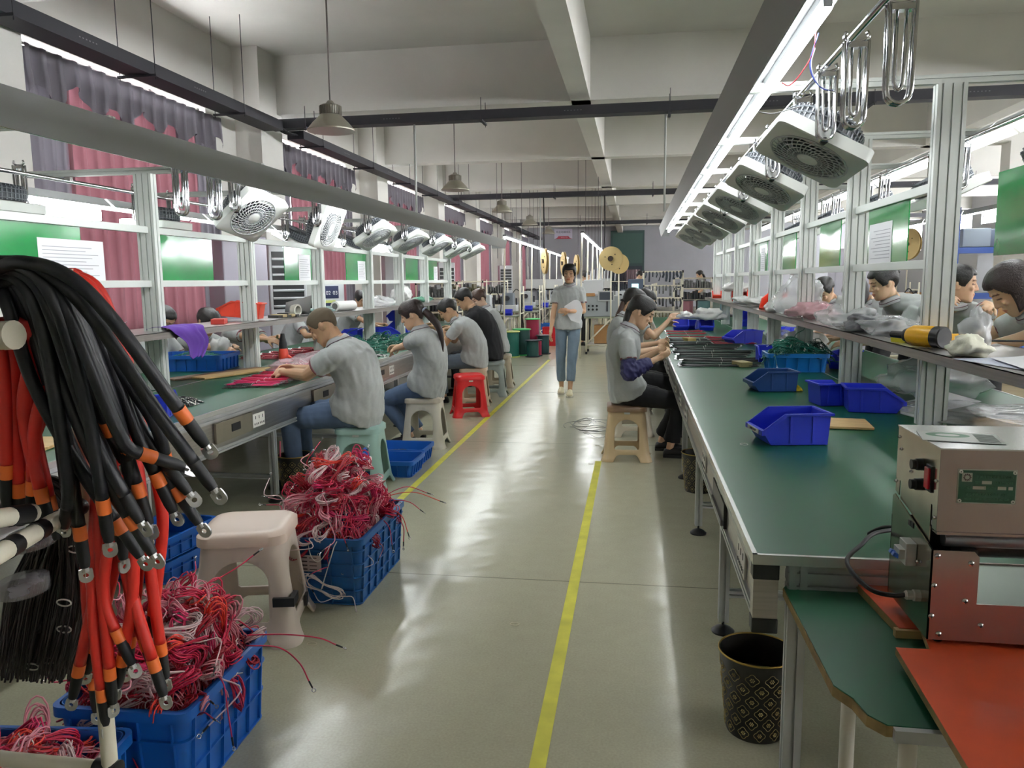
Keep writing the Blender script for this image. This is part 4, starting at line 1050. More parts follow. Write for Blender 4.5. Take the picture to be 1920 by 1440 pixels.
# tables with machines (left row under the left light bar)
def pipe_table(x, y, w_, d, h, label, shelf=True, boxes=0, name='pipe_table'):
    t = thing(name, label, 'table', (x, y, 0))
    MB().bb((-w_/2, -d/2, h-.03), (w_/2, d/2, h)).obj('tabletop', mat('grey_green_board', (140, 146, 124), .5), t)
    for a in (-1, 1):
        for b in (-1, 1):
            l = MB().cyl((a*(w_/2-.04), b*(d/2-.04), .03), (a*(w_/2-.04), b*(d/2-.04), h-.03), .016, n=10).obj('leg', PVC, t, True)
            MB().cyl((a*(w_/2-.04), b*(d/2-.04), 0), (a*(w_/2-.04), b*(d/2-.04), .05), .022, n=10).obj('foot', BLK, l)
    m = MB()
    for z in (.18,):
        for b in (-1, 1): m.cyl((-w_/2+.04, b*(d/2-.04), z), (w_/2-.04, b*(d/2-.04), z), .014, n=8)
        for a in (-1, 1): m.cyl((a*(w_/2-.04), -d/2+.04, z), (a*(w_/2-.04), d/2-.04, z), .014, n=8)
    m.cyl((-w_/2+.04, -d/2+.03, .2), (-.02, -d/2+.03, h-.06), .014, n=8)
    m.obj('brace', PVC, t, True)
    if shelf: MB().bb((-w_/2+.05, -d/2+.05, .185), (w_/2-.05, d/2-.05, .2)).obj('shelf', mat('shelf_board', (150, 148, 138), .6), t)
    return t
pipe_table(-.45, 15.65, 1.05, .7, .74, 'ivory pipe table under the grey cutting machine with the dark screen')
for k, (x, lab) in enumerate(((-.62, 'cardboard box under the machine table, left one'), (-.27, 'cardboard box under the machine table, right one'))):
    tag(MB().box((x, 15.6, .39), (.33, .4, .36)).obj('cardboard_box', CARD, bevel=.004), lab, 'box')
t = thing('crimping_machine', 'big grey wire processing machine with a dark screen on the pipe table', 'machine', (-.57, 15.65, .742))
MB().bb((-.42, -.28, 0), (.42, .28, .40)).obj('machine_body', GREYM, t, bevel=.01)
MB().bb((-.14, -.30, .30), (.18, -.2, .50)).obj('screen_housing', mat('screen_housing', (168, 172, 172), .5), t, bevel=.005)
MB().bb((-.11, -.305, .33), (.15, -.3, .48)).obj('screen', mat('dark_screen', (70, 76, 84), .2), t)
m = MB()
for a in (-.32, -.24, -.16):
    for b in (.14, .21): m.cyl((a, -.30, b), (a, -.27, b), .022, n=12)
m.obj('rollers', BLK, t, 40)
MB().bb((.02, -.29, .10), (.06, -.27, .30)).obj('guide_rail', mat('rail_dark', (80, 84, 88), .4, .6), t)
MB().bb((-.42, -.29, .44), (-.05, .1, .72)).obj('feeder_housing', OFFW, t, bevel=.01)
MB().bb((-.40, -.3, .40), (-.2, -.1, .46)).obj('feeder_guide', CARD, t)
m = MB()
for k in range(9): m.cyl((-.38+.07*k, -.1+.05*(k % 3), .7), (-.37+.07*k, -.08+.05*(k % 3), .86+.03*(k % 4)), .012, n=7)
m.obj('guide_pins', OFFW, t, 40)
t = thing('control_screen', 'small lit display on a grey machine behind the cap of the second woman', 'display', (.02, 16.6, 1.2))
MB().box((0, 0, .14), (.32, .08, .26), Matrix.Rotation(.0, 3, 'X')).obj('display_case', mat('case_blue_grey', (80, 92, 112), .4), t, bevel=.01)
MB().bb((-.08, -.043, .08), (.06, -.04, .17)).obj('lit_display', mat('display_glow', (170, 232, 236), .3, emis=1.6), t)
MB().cyl((0, 0, -1.2), (0, 0, .02), .03, n=10).obj('stand_post', GREYM, t)
# large cardboard reels on spindles
def disc(x, y, z, r, label, ax=(0, 1, 0), wd=.05):
    t = thing('cardboard_reel', label, 'reel', (x, y, z)); c = mat('kraft_disc', (214, 188, 132), .7)
    A = V(ax).normalized()
    for s_ in (-1, 1): MB().lathe([(.03, 0), (r, 0), (r, .006), (.03, .006)], A*s_*wd/2, 32, ax).obj('disc', c, t, 40)
    MB().lathe([(.001, -.03), (.05, -.03), (.05, wd+.03), (.001, wd+.03)], A*(-wd/2), 14, ax).obj('hub', mat('hub_dark', (60, 48, 40), .6), t, 40)
    m = MB(); u, v, _ = frame(A)
    for k in range(3):
        a = k*2*pi/3+.3; m.box(A*(-wd/2-.004)+(u*cos(a)+v*sin(a))*r*.5, (.02, .004, .02))
    m.obj('slots', mat('hub_dark', (60, 48, 40), .6), t)
    m = MB(); m.cyl((0, 0, 0), (0, .02, -z+.02), .014, n=8); m.obj('spindle_stand', PVC, t, True)
    return t
disc(-.44, 14.75, 1.85, .225, 'large round cardboard reel facing the aisle above the grey machine', (.25, 1, 0))
disc(-.30, 15.05, 1.76, .19, 'smaller cardboard reel right behind the large round one', (.25, 1, 0))
disc(-2.13, 18.6, 1.92, .30, 'cardboard reel seen edge on under the left light bar, nearest one', (1, .35, 0))
disc(-1.75, 19.4, 1.88, .28, 'cardboard reel seen edge on under the left light bar, middle one', (1, .3, 0))
disc(-1.5, 20.4, 1.86, .26, 'cardboard reel seen edge on under the left light bar, far one', (1, .3, 0))
disc(5.55, 17.2, 2.12, .32, 'cardboard reel seen through the right frame between two posts', (1, .5, 0))
# a generic small station: table, machine head, pipes, bins
def station(x, y, seed, label, w_=1.1):
    rnd = random.Random(seed); t = pipe_table(x, y, w_, .6, .76, 'ivory pipe work table '+label)
    mt = thing('wire_machine', 'small pale crimping machine on the pipe table '+label, 'machine', (x-.15, y, .762))
    MB().bb((-.22, -.18, 0), (.22, .2, .14)).obj('machine_base', OFFW, mt, bevel=.006)
    MB().bb((-.12, -.12, .14), (.14, .16, .42)).obj('machine_head', mat('head_%d' % (seed % 2), ((200, 204, 208), (120, 128, 138))[seed % 2], .45), mt, bevel=.01)
    m = MB(); m.cyl((0, -.12, .3), (0, -.19, .3), .06, n=16); m.cyl((.2, 0, .14), (.2, 0, .3), .02, n=8); m.obj('motor', DARK, mt, 40)
    m = MB(); m.tube(smoothpts([(.1, 0, .4), (.2, .05, .5), (.32, .1, .35), (.34, .0, .1), (.3, -.1, .02)], 5), .01, 6); m.obj('hose', BLKR, mt, True)
    parts_bin('parts_bin', x+.35, y-.05, .762, 90, .2, .16, .12, BLUE2, 'small blue bin on the pipe table '+label)
    rk = thing('stand', 'ivory pipe stand hung with wires beside the table '+label, 'stand', (x+w_/2+.08, y, 0))
    m = MB()
    for a in (-.25, .25): m.cyl((0, a, 0), (0, a, 1.35), .015, n=8)
    for z in (.3, .8, 1.2): m.cyl((0, -.25, z), (0, .25, z), .014, n=8)
    m.cyl((0, .25, .3), (.2, .25, .02), .014, n=8); m.cyl((0, -.25, .3), (.2, -.25, .02), .014, n=8)
    m.obj('pipes', PVC, rk, True)
    m = MB()
    for k in range(14):
        a = rnd.uniform(-.22, .22); m.tube([(.0, a, 1.21), (-.03, a, 1.1), (-.02, a+rnd.uniform(-.03, .03), .7), (.0, a, rnd.uniform(.35, .6))], .006, 4)
    m.obj('hung_wires', (BKW if 'BKW' in globals() else BLKR), rk, True)
stn = ['nearest under the left light bar', 'second under the left light bar', 'third under the left light bar', 'fourth under the left light bar', 'fifth under the left light bar']
for i in range(5): station(-2.9+.12*i, 15.7+2.3*i, 50+i, stn[i])
for i in range(4): station(-.2+.1*i, 19.5+2.4*i, 70+i, ['nearest', 'second', 'third', 'fourth'][i]+' under the right light bar')
# long white tray over the left row
t = thing('wire_trough', 'long pale trough on posts behind the walking woman', 'trough', (-1.75, 21.2, 0))
m = MB(); m.bb((-1.2, 0, 1.2), (1.1, .5, 1.24)); m.bb((-1.2, 0, 1.2), (1.1, .02, 1.5)); m.bb((-1.2, .48, 1.2), (1.1, .5, 1.5)); m.obj('trough_body', mat('trough_white', (196, 198, 198), .5), t)
m = MB()
for a in (-1.1, 0, 1.0): m.cyl((a, .25, 0), (a, .25, 1.2), .02, n=8)
m.obj('posts', PVC, t, True)
# pipe racks full of parts
def rack(x, y, w_, d, h, levels, label, fill, seed, name='pipe_rack', z0=0.):
    rnd = random.Random(seed); t = thing(name, label, 'rack', (x, y, 0)); m = MB()
    for a in (-w_/2, w_/2):
        for b in (-d/2, d/2): m.cyl((a, b, 0), (a, b, h), .018, n=8)
    for z in levels:
        for b in (-d/2, d/2): m.cyl((-w_/2, b, z), (w_/2, b, z), .016, n=8)
        for a in (-w_/2, w_/2): m.cyl((a, -d/2, z), (a, d/2, z), .016, n=8)
    m.obj('pipe_frame', PVC, t, True)
    m = MB()
    for a in (-w_/2, w_/2):
        for z in levels: m.cyl((a, -d/2, z-.025), (a, -d/2, z+.025), .022, n=8)
    m.obj('joints', BLK, t, True)
    for i, z in enumerate(levels[:-1]):
        m = MB(); k = int(w_/.07)
        for j in range(k):
            a = -w_/2+.05+(w_-.1)*j/max(1, k-1); hh = (levels[i+1]-z)*rnd.uniform(.35, .85)
            if fill == 'hang': m.tube([(a, -d/2, levels[i+1]), (a+rnd.uniform(-.02, .02), -d/2-.03, levels[i+1]-hh*.5), (a+rnd.uniform(-.02, .02), -d/2-.02, levels[i+1]-hh)], rnd.uniform(.012, .028), 6)
            else: m.box((a, 0, z+.02+hh/2), (rnd.uniform(.03, .06), d*.7, hh))
        m.obj('stored_parts', mat('stock_%d' % ((seed+i) % 4), [(52, 60, 72), (106, 100, 70), (60, 62, 66), (120, 122, 122)][(seed+i) % 4], .6, var=.5, vscale=30), t, True if fill == 'hang' else False)
    return t
rack(.60, 17.2, .82, .5, 1.64, (.3, .75, 1.05, 1.32, 1.62), 'ivory pipe rack hung with wire samples before the far door', 'hang', 1)
rack(1.55, 21.5, 1.0, .5, 1.5, (.9, 1.2, 1.48), 'dim pipe rack of small parts against the far grey wall', 'box', 2)
rack(-.5, 28.6, 1.4, .5, 1.5, (.4, .9, 1.4), 'pipe rack of parts far down the aisle', 'box', 3)
rack(-4.2, 16.5, .9, .5, 1.45, (.1, .5, .8, 1.1, 1.42), 'rack of black parts near the far left curtains, nearer one', 'box', 4)
rack(-4.1, 18.6, 1.0, .5, 1.5, (.1, .5, .8, 1.1, 1.45), 'rack of black parts near the far left curtains, middle one', 'box', 6)
rack(-4.2, 21.5, 1.3, .5, 1.5, (.1, .5, .8, 1.1, 1.45), 'rack of black parts near the far left curtains, farther one', 'box', 8)
rack(3.6, 9.7, .5, .5, 1.05, (.2, .6, 1.03), 'small ivory pipe rack hung with pale cables behind the right bench', 'hang', 7)
# big reels on a stand at the right
t = thing('reel_stand', 'two tier dark stand of large wire reels beyond the right bench', 'stand', (1.5, 19.2, 0))
m = MB(); m.bb((-.45, -.3, .56), (1.3, .3, .60)); m.bb((-.45, -.3, .10), (1.3, .3, .14))
for a in (-.42, .4, 1.27):
    for b in (-.28, .28): m.bb((a-.02, b-.02, 0), (a+.02, b+.02, .58))
m.obj('stand_frame', DARK, t)
for k, (dx, z, c, lab) in enumerate(((-.25, .6, (150, 100, 110), 'dusty pink reel on the upper tier of the dark stand'), (.15, .6, (90, 130, 134), 'pale teal reel on the upper tier of the dark stand'), (.55, .6, (100, 140, 150), 'blue grey reel on the upper tier of the dark stand'), (-.25, .14, (170, 60, 50), 'red reel on the lower tier of the dark stand'), (.15, .14, (40, 70, 74), 'dark teal reel on the lower tier of the dark stand'), (.55, .14, (180, 50, 50), 'bright red reel on the lower tier of the dark stand'), (.95, .14, (120, 44, 60), 'maroon reel on the lower tier of the dark stand'))):
    reel(1.5+dx, 19.2, .15, .36, c, (50, 52, 58), lab, 1.2, z)
# air conditioners and cabinets along the window wall
def ac(x, y, w_, d, h, label, rot=0, louver=True, c=(196, 198, 200)):
    t = thing('air_conditioner', label, 'air conditioner', (x, y, 0), RD(rot)); M_ = mat('ac_%d' % c[0], c, .45)
    MB().bb((-w_/2, -d/2, 0), (w_/2, d/2, h)).obj('cabinet', M_, t, bevel=.015)
    if louver:
        MB().bb((w_/2*.0-w_*.42, -d/2-.004, h*.55), (w_*.42, -d/2, h*.93)).obj('outlet', BLK, t)
        for k in range(7): MB().box((0, -d/2-.012, h*.57+k*h*.052), (w_*.84, .03, .02), Matrix.Rotation(.5, 3, 'X')).obj('louver', OFFW, t)
        MB().bb((-w_*.12, -d/2-.006, h*.955), (.0, -d/2, h*.985)).obj('display', mat('ac_display', (230, 240, 250), .3, emis=.8), t)
    return t
ac(-4.62, 8.6, .55, .4, 2.0, 'tall plain lilac grey air conditioner cabinet before the nearest pilaster', 55, False, (158, 152, 164))
ac(-4.75, 10.1, .5, .38, 2.02, 'tall pale air conditioner with open louvers beside the wall chart', 40, True, (200, 202, 204))
ac(-5.0, 11.0, .5, .3, 1.95, 'plain pale cabinet standing behind the louvered air conditioner', 40, False, (180, 182, 178))
ac(-4.7, 15.0, .5, .35, 2.0, 'plain pale cabinet behind the middle posts of the left bench', 30, False, (188, 188, 192))
ac(-4.9, 29.5, .5, .35, 2.05, 'far pale air conditioner with a dark outlet by the left light bar', 20, True, (205, 206, 212))
ac(-4.9, 19.9, .45, .35, 1.95, 'pale air conditioner with a dark outlet near the end of the left frame', 30, True, (205, 206, 212))
# white notice board with dark number pockets
t = thing('notice_board', 'white standing board with navy numbered pockets behind the left shelf', 'notice board', (-4.72, 11.35, .2), RD(52))
MB().bb((-.36, -.01, 0), (.36, .01, 1.3)).obj('board_panel', OFFW, t)
for k, z in enumerate((1.02, .78, .34)):
    p = MB().bb((-.10, -.016, z), (.26, -.01, z+.19)).obj('navy_pocket', mat('navy_pocket', (34, 42, 78), .6), t)
    for j, s_ in enumerate((('01', '02', '03'), ('04', '05', '06'), ('04', '05', '06'))[k]): textobj(s_, .085, PAPER, p, (-.04+.12*j, -.018, z+.08), (pi/2, 0, 0), name='number')
    if k: MB().bb((-.08, -.018, z+.17), (.2, -.012, z+.21)).obj('yellow_cards', mat('yellow_cards', (196, 204, 120), .6), t)
for a in (-.33, .33): MB().cyl((a, 0, -.2), (a, 0, .02), .015, n=8).obj('leg', WHT, t)
# right rear: blue racking, machines, cartons
t = thing('blue_rack', 'dark blue steel racking seen through the right frame', 'rack', (4.55, 11.2, 0))
BR = mat('rack_blue', (40, 70, 140), .5)
for a in (-.35, 1.6):
    for b in (0, .6):
        m = MB(); m.bb((a-.035, b-.03, 0), (a+.035, b+.03, 2.35)); m.obj('upright', BR, t)
    m = MB()
    for z in (.4, 1.2, 1.9): m.cyl((a, .0, z), (a, .6, z+.35), .012, n=6)
    m.obj('bracing', BR, t)
for z in (.5, 1.15, 1.75):
    MB().bb((-.35, -.02, z), (1.6, .02, z+.08)).obj('beam', BR, t); MB().bb((-.33, 0, z+.06), (1.58, .6, z+.08)).obj('deck', mat('deck_grey', (90, 96, 106), .6), t)
for k in range(4): 
    bx = MB().bb((4.3+.45*k, 11.25, 1.835), (4.65+.45*k, 11.65, 2.08)).obj('storage_box', mat('store_%d' % (k % 2), ((120, 128, 140), (88, 98, 116))[k % 2], .5), bevel=.01)
    tag(bx, '%s grey blue box on the top deck of the blue racking' % ordn(k).replace('nearest', 'first'), 'box', 'boxes on the blue racking')
for k, (x, y, w_, h, lab) in enumerate(((5.3, 16.6, .9, 1.15, 'carton stack behind the laughing woman'), (6.6, 14.2, 1.0, 1.1, 'carton stack far behind the laughing woman'))):
    for j in range(3): tag(MB().box((x, y, h/6+j*h/3), (w_, .5, h/3-.01)).obj('cardboard_box', CARD, bevel=.005), '%s carton of the %s' % (['bottom', 'middle', 'top'][j], lab), 'box')
for i in range(4): station(4.4+.4*i, 13.6+2.6*i, 90+i, ['nearest', 'second', 'third', 'fourth'][i]+' behind the right bench', 1.0)
t = thing('pale_cabinet', 'pale lilac cabinet behind the fourth post of the right frame', 'cabinet', (3.8, 14.6, 0))
MB().bb((-.35, -.25, 0), (.35, .25, 1.95)).obj('cabinet_body', mat('lilac_cab', (190, 186, 200), .5), t, bevel=.01); MB().bb((-.33, -.256, .05), (-.005, -.25, 1.9)).obj('door', mat('lilac_cab2', (196, 192, 206), .5), t); MB().bb((.005, -.256, .05), (.33, -.25, 1.9)).obj('door', MATS['lilac_cab2'], t)
# hanging garments-like wraps by the far door
for k, (px, c) in enumerate(((1180, (150, 130, 138)), (1192, (160, 136, 144)), (1168, (70, 72, 82)), (1160, (66, 70, 80)))):
    p = ony(px, 500, 38); tag(drape(-.22, .22, 0, 1.95, .5, .04, .12).obj('wrapped_roll', mat('roll_%d' % k, c, .35), smooth=True), '%s tall film wrapped roll before the far door' % ['pinkish', 'pale pink', 'dark grey', 'dark slate'][k], 'roll')
    o = bpy.data.objects[-1] if False else None
for k, o in enumerate([q for q in COL.objects if q.name.startswith('wrapped_roll')]):
    p = ony((1180, 1192, 1168, 1160)[k], 500, 38); o.location = (p.x, 38, 0); o.rotation_euler = (0, 0, pi/2)
# ------------------------------------------------------------------ coiled wire bundles heaped in the crates
PK = mat('pink_wire', (196, 34, 76), .42); PKD = mat('dark_red_wire', (166, 22, 44), .42); PKL = mat('pale_pink_wire', (214, 140, 154), .42); PKW = mat('whitish_pink_wire', (222, 196, 198), .42); CORAL = mat('coral_wire', (224, 62, 48), .42)
MAG = mat('magenta_wire', (206, 40, 100), .42)
TIE = mat('cable_tie', (226, 222, 216), .4); LUG = mat('tin_terminal', (205, 205, 208), .25, .9)
GRW = mat('green_wire', (12, 92, 74), .42); GRW2 = mat('teal_wire', (30, 120, 100), .42)
BKW = mat('black_wire', (24, 26, 28), .35)
def coil(name, m, seed, R=.064, n=5, wr=.0018, tail=True, flat=.5):
    """a tied figure of several turns of one thin wire, about 14 cm long"""
    rnd = random.Random(seed)
    t = bpy.data.objects.new(name, None); COL.objects.link(t); t.empty_display_size = .02
    mb = MB(); pts = []
    steps = 22
    turns = n
    for k in range(turns):
        dx, dy, dz, sc_ = rnd.uniform(-.008, .008), rnd.uniform(-.006, .006), rnd.uniform(-.012, .012), rnd.uniform(.8, 1.12)
        for j in range(steps):
            a = 2*pi*j/steps
            x = R*1.25*cos(a)*sc_; y = R*flat*sin(a)*(.35+.65*abs(cos(a)))*sc_
            z = dz+.01*sin(2*a+seed)
            pts.append(V((x+dx, y+dy*abs(x)/R, z*(.25+abs(x)/R))))
    mb.tube(pts, wr, 5)
    if tail:
        for s_ in (1, -1):
            e = [pts[0], pts[0]+V((.03*s_, rnd.uniform(-.02, .02), .01)), pts[0]+V((.07*s_, rnd.uniform(-.05, .05), rnd.uniform(-.02, .03))), pts[0]+V((.11*s_, rnd.uniform(-.07, .07), rnd.uniform(-.03, .02)))]
            mb.tube(smoothpts(e, 4), wr, 5); tip = e[-1]
            d = (e[-1]-e[-2]).normalized()
            q = MB(); q.cap(tip, wr*1.35, tip+d*.012, wr*1.3, 6)
            q.obj('sleeve', BLK, t)
            q = MB(); q.cyl(tip+d*.012, tip+d*.018, .0018, n=6)
            u, v, _ = frame(d); c = tip+d*.024
            q.tube([c+(d*cos(a*pi/5)+u*sin(a*pi/5))*.004 for a in range(10)], .0012, 4, True)
            q.obj('terminal', LUG, t)
    mb.obj('wire_loops', m, t, True)
    q = MB(); q.tube([(0, (R*flat*.42)*cos(a*pi/5), .016*sin(a*pi/5)) for a in range(10)], .0016, 4, True)
    q.tube([(0, .0, .016), (.004, .004, .026)], .0012, 4); q.obj('tie', TIE, t)
    return t
protos = {}
def protoset(key, mats, cnt=8, **kw):
    protos[key] = [coil('wire_bundle', mats[i % len(mats)], 100+i*7+len(key), tail=(i % 3 == 0), **kw) for i in range(cnt)]
protoset('pink', [PK, PKD, PKL, PK, PKW, CORAL, PKL, MAG, PK, PKW], 12, n=8)
protoset('green', [GRW, GRW2, GRW], 3, n=6, wr=.0022)
def heap(key, label, group, n, cx, cy, a, b, z0, H, rz=0, s_=1., seed=1, flat=False, power=2.):
    rnd = random.Random(seed); c_, s2 = cos(rz), sin(rz)
    for k in range(n):
        # spread over the dome, outermost layer last
        f = sqrt((k+.5)/n); th = k*2.39996
        u, v = f*cos(th), f*sin(th)
        # superellipse to fill the crate corners
        mx_ = max(abs(u), abs(v))/max(1e-6, sqrt(u*u+v*v)); u /= (mx_**.55 if mx_ else 1); v /= (mx_**.55 if mx_ else 1)
        r = min(1., sqrt(u*u+v*v))
        z = z0+H*(1-r**power)*rnd.uniform(.82, 1.03)
        x, y = u*a*.93, v*b*.93
        P = V((cx+x*c_-y*s2, cy+x*s2+y*c_, z))
        o = dup(protos[key][(k*7+seed) % len(protos[key])], P, label=label, group=group, sc_=s_*rnd.uniform(1.0, 1.45))
        o['category'] = 'wire bundle'
        slope = atan2(H*power*r**(power-1), max(a, b))*.8
        o.rotation_euler = (rnd.uniform(-.5, .5)+slope*sin(th)*.9, rnd.uniform(-.5, .5)+slope*cos(th)*.9, rnd.uniform(0, 6.28))
def mound(label, mt, cx, cy, a, b, z0, H, rz, seed, n=170, wr=.0019, L_=.14, cat='wires', spill=0., m2=None):
    """loose uncountable wire underneath and between the bundles"""
    rnd = random.Random(seed); mb = MB(); c_, s2 = cos(rz), sin(rz)
    for k in range(n):
        if m2: mb.mi = rnd.choice([0, 0, 1])
        u, v = rnd.uniform(-1, 1), rnd.uniform(-1, 1)
        pts = []; ang = rnd.uniform(0, 6.28); zr = rnd.uniform(.7, 1.); p = V((u*.9, v*.9))
        for j in range(7):
            r = min(1.1, max(abs(p.x), abs(p.y)) if spill == 0 else sqrt(p.x**2+p.y**2))
            z = z0+H*max(-.25, 1-r**2.2)*zr*rnd.uniform(.97, 1.03)
            x, y = p.x*a, p.y*b; pts.append(V((cx+x*c_-y*s2, cy+x*s2+y*c_, max(z, z0-.05))))
            ang += rnd.uniform(-.5, .5); p = p+V((cos(ang), sin(ang)))*L_/a*.35
            lim = .98+spill*.2; p.x = max(-lim, min(lim, p.x)); p.y = max(-lim, min(lim, p.y))
        mb.tube(smoothpts(pts, 3), wr, 4)
    return tag(mb.obj('loose_wires', [mt, m2] if m2 else mt, smooth=True), label, cat, kind='stuff')
def base_dome(mt, cx, cy, a, b, z0, H, rz): pass
G1 = 'pink and white wire bundles heaped in the deep blue crate'
heap('pink', 'tied pink, red or white wire bundle heaped in the deep blue crate', G1, 105, -1.42, 3.50, .205, .32, .28, .32, 0, 1.0, 3, power=2.2)
mound('loose pink wire filling the deep blue crate under the tied bundles', PK, -1.42, 3.50, .19, .31, .25, .30, 0, 5, 330, wr=.0019, m2=PKL)
G2 = 'pink wire bundles heaped in the crate under the hanging cables'
heap('pink', 'tied pink, red or white wire bundle in the heap under the hanging red cables', G2, 92, -1.40, 2.07, .20, .26, .25, .25, RD(5), 1.0, 11, power=2.2)
mound('loose pink wire filling the blue crate under the hanging red cables', PKD, -1.40, 2.07, .18, .24, .24, .22, RD(2), 6, 320, wr=.0019, m2=PKL)
G3 = 'pink wire bundles in the crate at the lower left corner'
heap('pink', 'tied pink or white wire bundle in the crate at the lower left corner', G3, 38, -1.50, 1.50, .19, .24, .22, .12, RD(10), 1.0, 17, power=2.2)
mound('loose pink wire in the crate at the lower left corner', PKL, -1.50, 1.50, .18, .24, .2, .11, RD(6), 8, 120)
# long ends poking out of the heaps
def tailwire(pts, m, label, tip=True):
    t = thing('stray_wire', label, 'wire', pts[0])
    P = [V(p)-V(pts[0]) for p in pts]
    MB().tube(smoothpts(P, 6), .0022, 6).obj('insulation', m, t, True)
    d = (P[-1]-P[-2]).normalized()
    MB().cap(P[-1], .003, P[-1]+d*.02, .0028, 6).obj('sleeve', BLK, t, True)
    q = MB(); u, v, _ = frame(d); c = P[-1]+d*.03
    q.tube([c+(d*cos(a*pi/6)+u*sin(a*pi/6))*.006 for a in range(12)], .0016, 5, True); q.obj('ring_terminal', LUG, t, True)
tailwire([(-1.22, 2.2, .33), (-1.1, 2.22, .33), (-1.0, 2.25, .31), (-.95, 2.27, .28)], PK, 'pink wire end reaching over the aisle from the crate under the cables, upper one')
tailwire([(-1.2, 2.15, .32), (-1.1, 2.17, .31), (-1.03, 2.16, .27), (-.99, 2.14, .22)], PK, 'pink wire end reaching over the aisle from the crate under the cables, lower one')
tailwire([(-1.22, 1.98, .33), (-1.16, 1.94, .31), (-1.14, 1.92, .24), (-1.12, 1.9, .17)], MAG, 'magenta wire end hanging down the near corner of the crate under the cables')
tailwire([(-1.45, 2.2, .46), (-1.38, 2.28, .47), (-1.32, 2.34, .5), (-1.28, 2.38, .53)], PK, 'pink wire end sticking up in front of the cream stool')
for k, (a, b_, c) in enumerate((((-1.22, 3.7, .34), (-1.12, 3.72, .33), (-1.08, 3.74, .29)), ((-1.22, 3.62, .33), (-1.13, 3.6, .29), (-1.1, 3.58, .22)), ((-1.22, 3.5, .32), (-1.15, 3.45, .28), (-1.13, 3.42, .21)), ((-1.24, 3.74, .36), (-1.1, 3.8, .36), (-1.0, 3.84, .31)), ((-1.24, 3.66, .38), (-1.12, 3.7, .42), (-1.04, 3.74, .38)))):
    tailwire([a, tuple((a[i]+b_[i])/2+(.01 if i == 2 else 0) for i in range(3)), b_, c], (PK, CORAL)[k % 2], '%s pink wire end curving over the aisle side rim of the deep blue crate' % ordn(k).replace('nearest', 'first'))
tailwire([(-1.46, 3.2, .32), (-1.42, 3.15, .24), (-1.38, 3.14, .22), (-1.34, 3.15, .27), (-1.33, 3.18, .31)], TIE, 'white wire loop hanging down the front of the deep blue crate')
w0 = coil('wire_bundle', mat('white_wire', (224, 206, 204), .4), 5, n=5); tag(w0, 'white wire bundle dangling against the front of the deep blue crate', 'wire bundle'); w0.location = (-1.36, 3.12, .11); w0.rotation_euler = (1.4, .5, .2); w0.scale = (1.2,)*3
MB().tube([V((-.0, .0, .02)), V((-.03, .15, .0)), V((-.03, .18, -.0))], .0022, 5).obj('lead', TIE, w0, True)

# green, red and black wire on the benches
heap('green', 'tied green wire bundle in the heap on the left bench before the ponytail woman', 'green wire bundles on the left bench', 30, -2.80, 8.0, .33, .75, LT+.01, .075, 0, 1.35, 5)
mound('loose green wire spread on the left bench before the ponytail woman', GRW, -2.80, 8.0, .34, .8, LT+.005, .06, 0, 9, 120, wr=.0026, L_=.3, m2=GRW2)
mound('loose green wire heaped in the blue crate on the left bench', GRW2, -3.62, 5.95, .2, .14, LT+.09, .06, RD(8), 10, 60, wr=.0025)
heap('green', 'tied green wire bundle heaped in the azure tray on the right bench', 'green wire bundles in the azure tray', 22, 1.21, 6.13, .18, .12, LT+.12, .10, 0, 1.1, 9)
mound('loose green wire filling the azure tray on the right bench', GRW, 1.21, 6.13, .18, .12, LT+.09, .10, 0, 11, 90, wr=.0024)
mound('loose teal wire ends spilling beyond the azure tray', mat('dark_green_wire', (14, 60, 52), .45), 1.38, 6.2, .1, .1, LT+.12, .12, 0, 12, 50, wr=.0024)
# straight bundles of wire laid parallel on the bench
def laid(x0, x1, y, z, n, m, label, group, seed, sag=.0, wr=.0028, spread=.022, ends=True, along='x'):
    rnd = random.Random(seed); t = thing('wire_hank', label, 'wire hank', (x0, y, z), 0, group); mb = MB()
    e = MB()
    for k in range(n):
        a, b_ = rnd.uniform(-spread, spread), rnd.uniform(0, .6)*spread
        pts = []
        for j in range(6):
            f = j/5; q = .7+.5*abs(f-.5)*2
            pts.append(V(((x1-x0)*f+rnd.uniform(-.01, .01), a*q+rnd.uniform(-.004, .004)+sag*sin(f*pi), wr+b_*q)))
        if along == 'y': pts = [V((p.y, p.x, p.z)) for p in pts]
        mb.tube(smoothpts(pts, 3), wr, 5)
        for p, q_ in ((pts[0], pts[1]), (pts[-1], pts[-2])):
            d = (p-q_).normalized(); e.cyl(p, p+d*.018, wr*.9, n=5)
    mb.obj('wires', m, t, True)
    if ends: e.obj('terminals', LUG, t)
    c = pts[2]*.5+pts[3]*.5; q = MB()
    q.tube([V((c.x, 0, spread*.3+wr))+V((0, cos(a*pi/6)*spread*1.05, sin(a*pi/6)*spread*.5)) if along == 'x' else V((0, c.y, spread*.3+wr))+V((cos(a*pi/6)*spread*1.05, 0, sin(a*pi/6)*spread*.5)) for a in range(12)], .0015, 4, True)
    q.obj('tie', TIE, t)
for k in range(16):
    y = 6.35+k*.19
    laid(.37+.02*(k % 3), .98+.05*((k*5) % 4), y, LT, 12, (BKW, mat('dark_green_lead', (26, 54, 48), .4))[k % 3 == 1], 'hank of black leads with tinned ends laid across the right bench', 'hanks of black leads on the right bench', k, .01)
for k in range(5):
    laid(.85, 1.28, 8.6+.22*k, LT, 9, PKD, 'hank of dark red leads beside the black leads on the right bench', 'hanks of red leads on the right bench', 40+k)
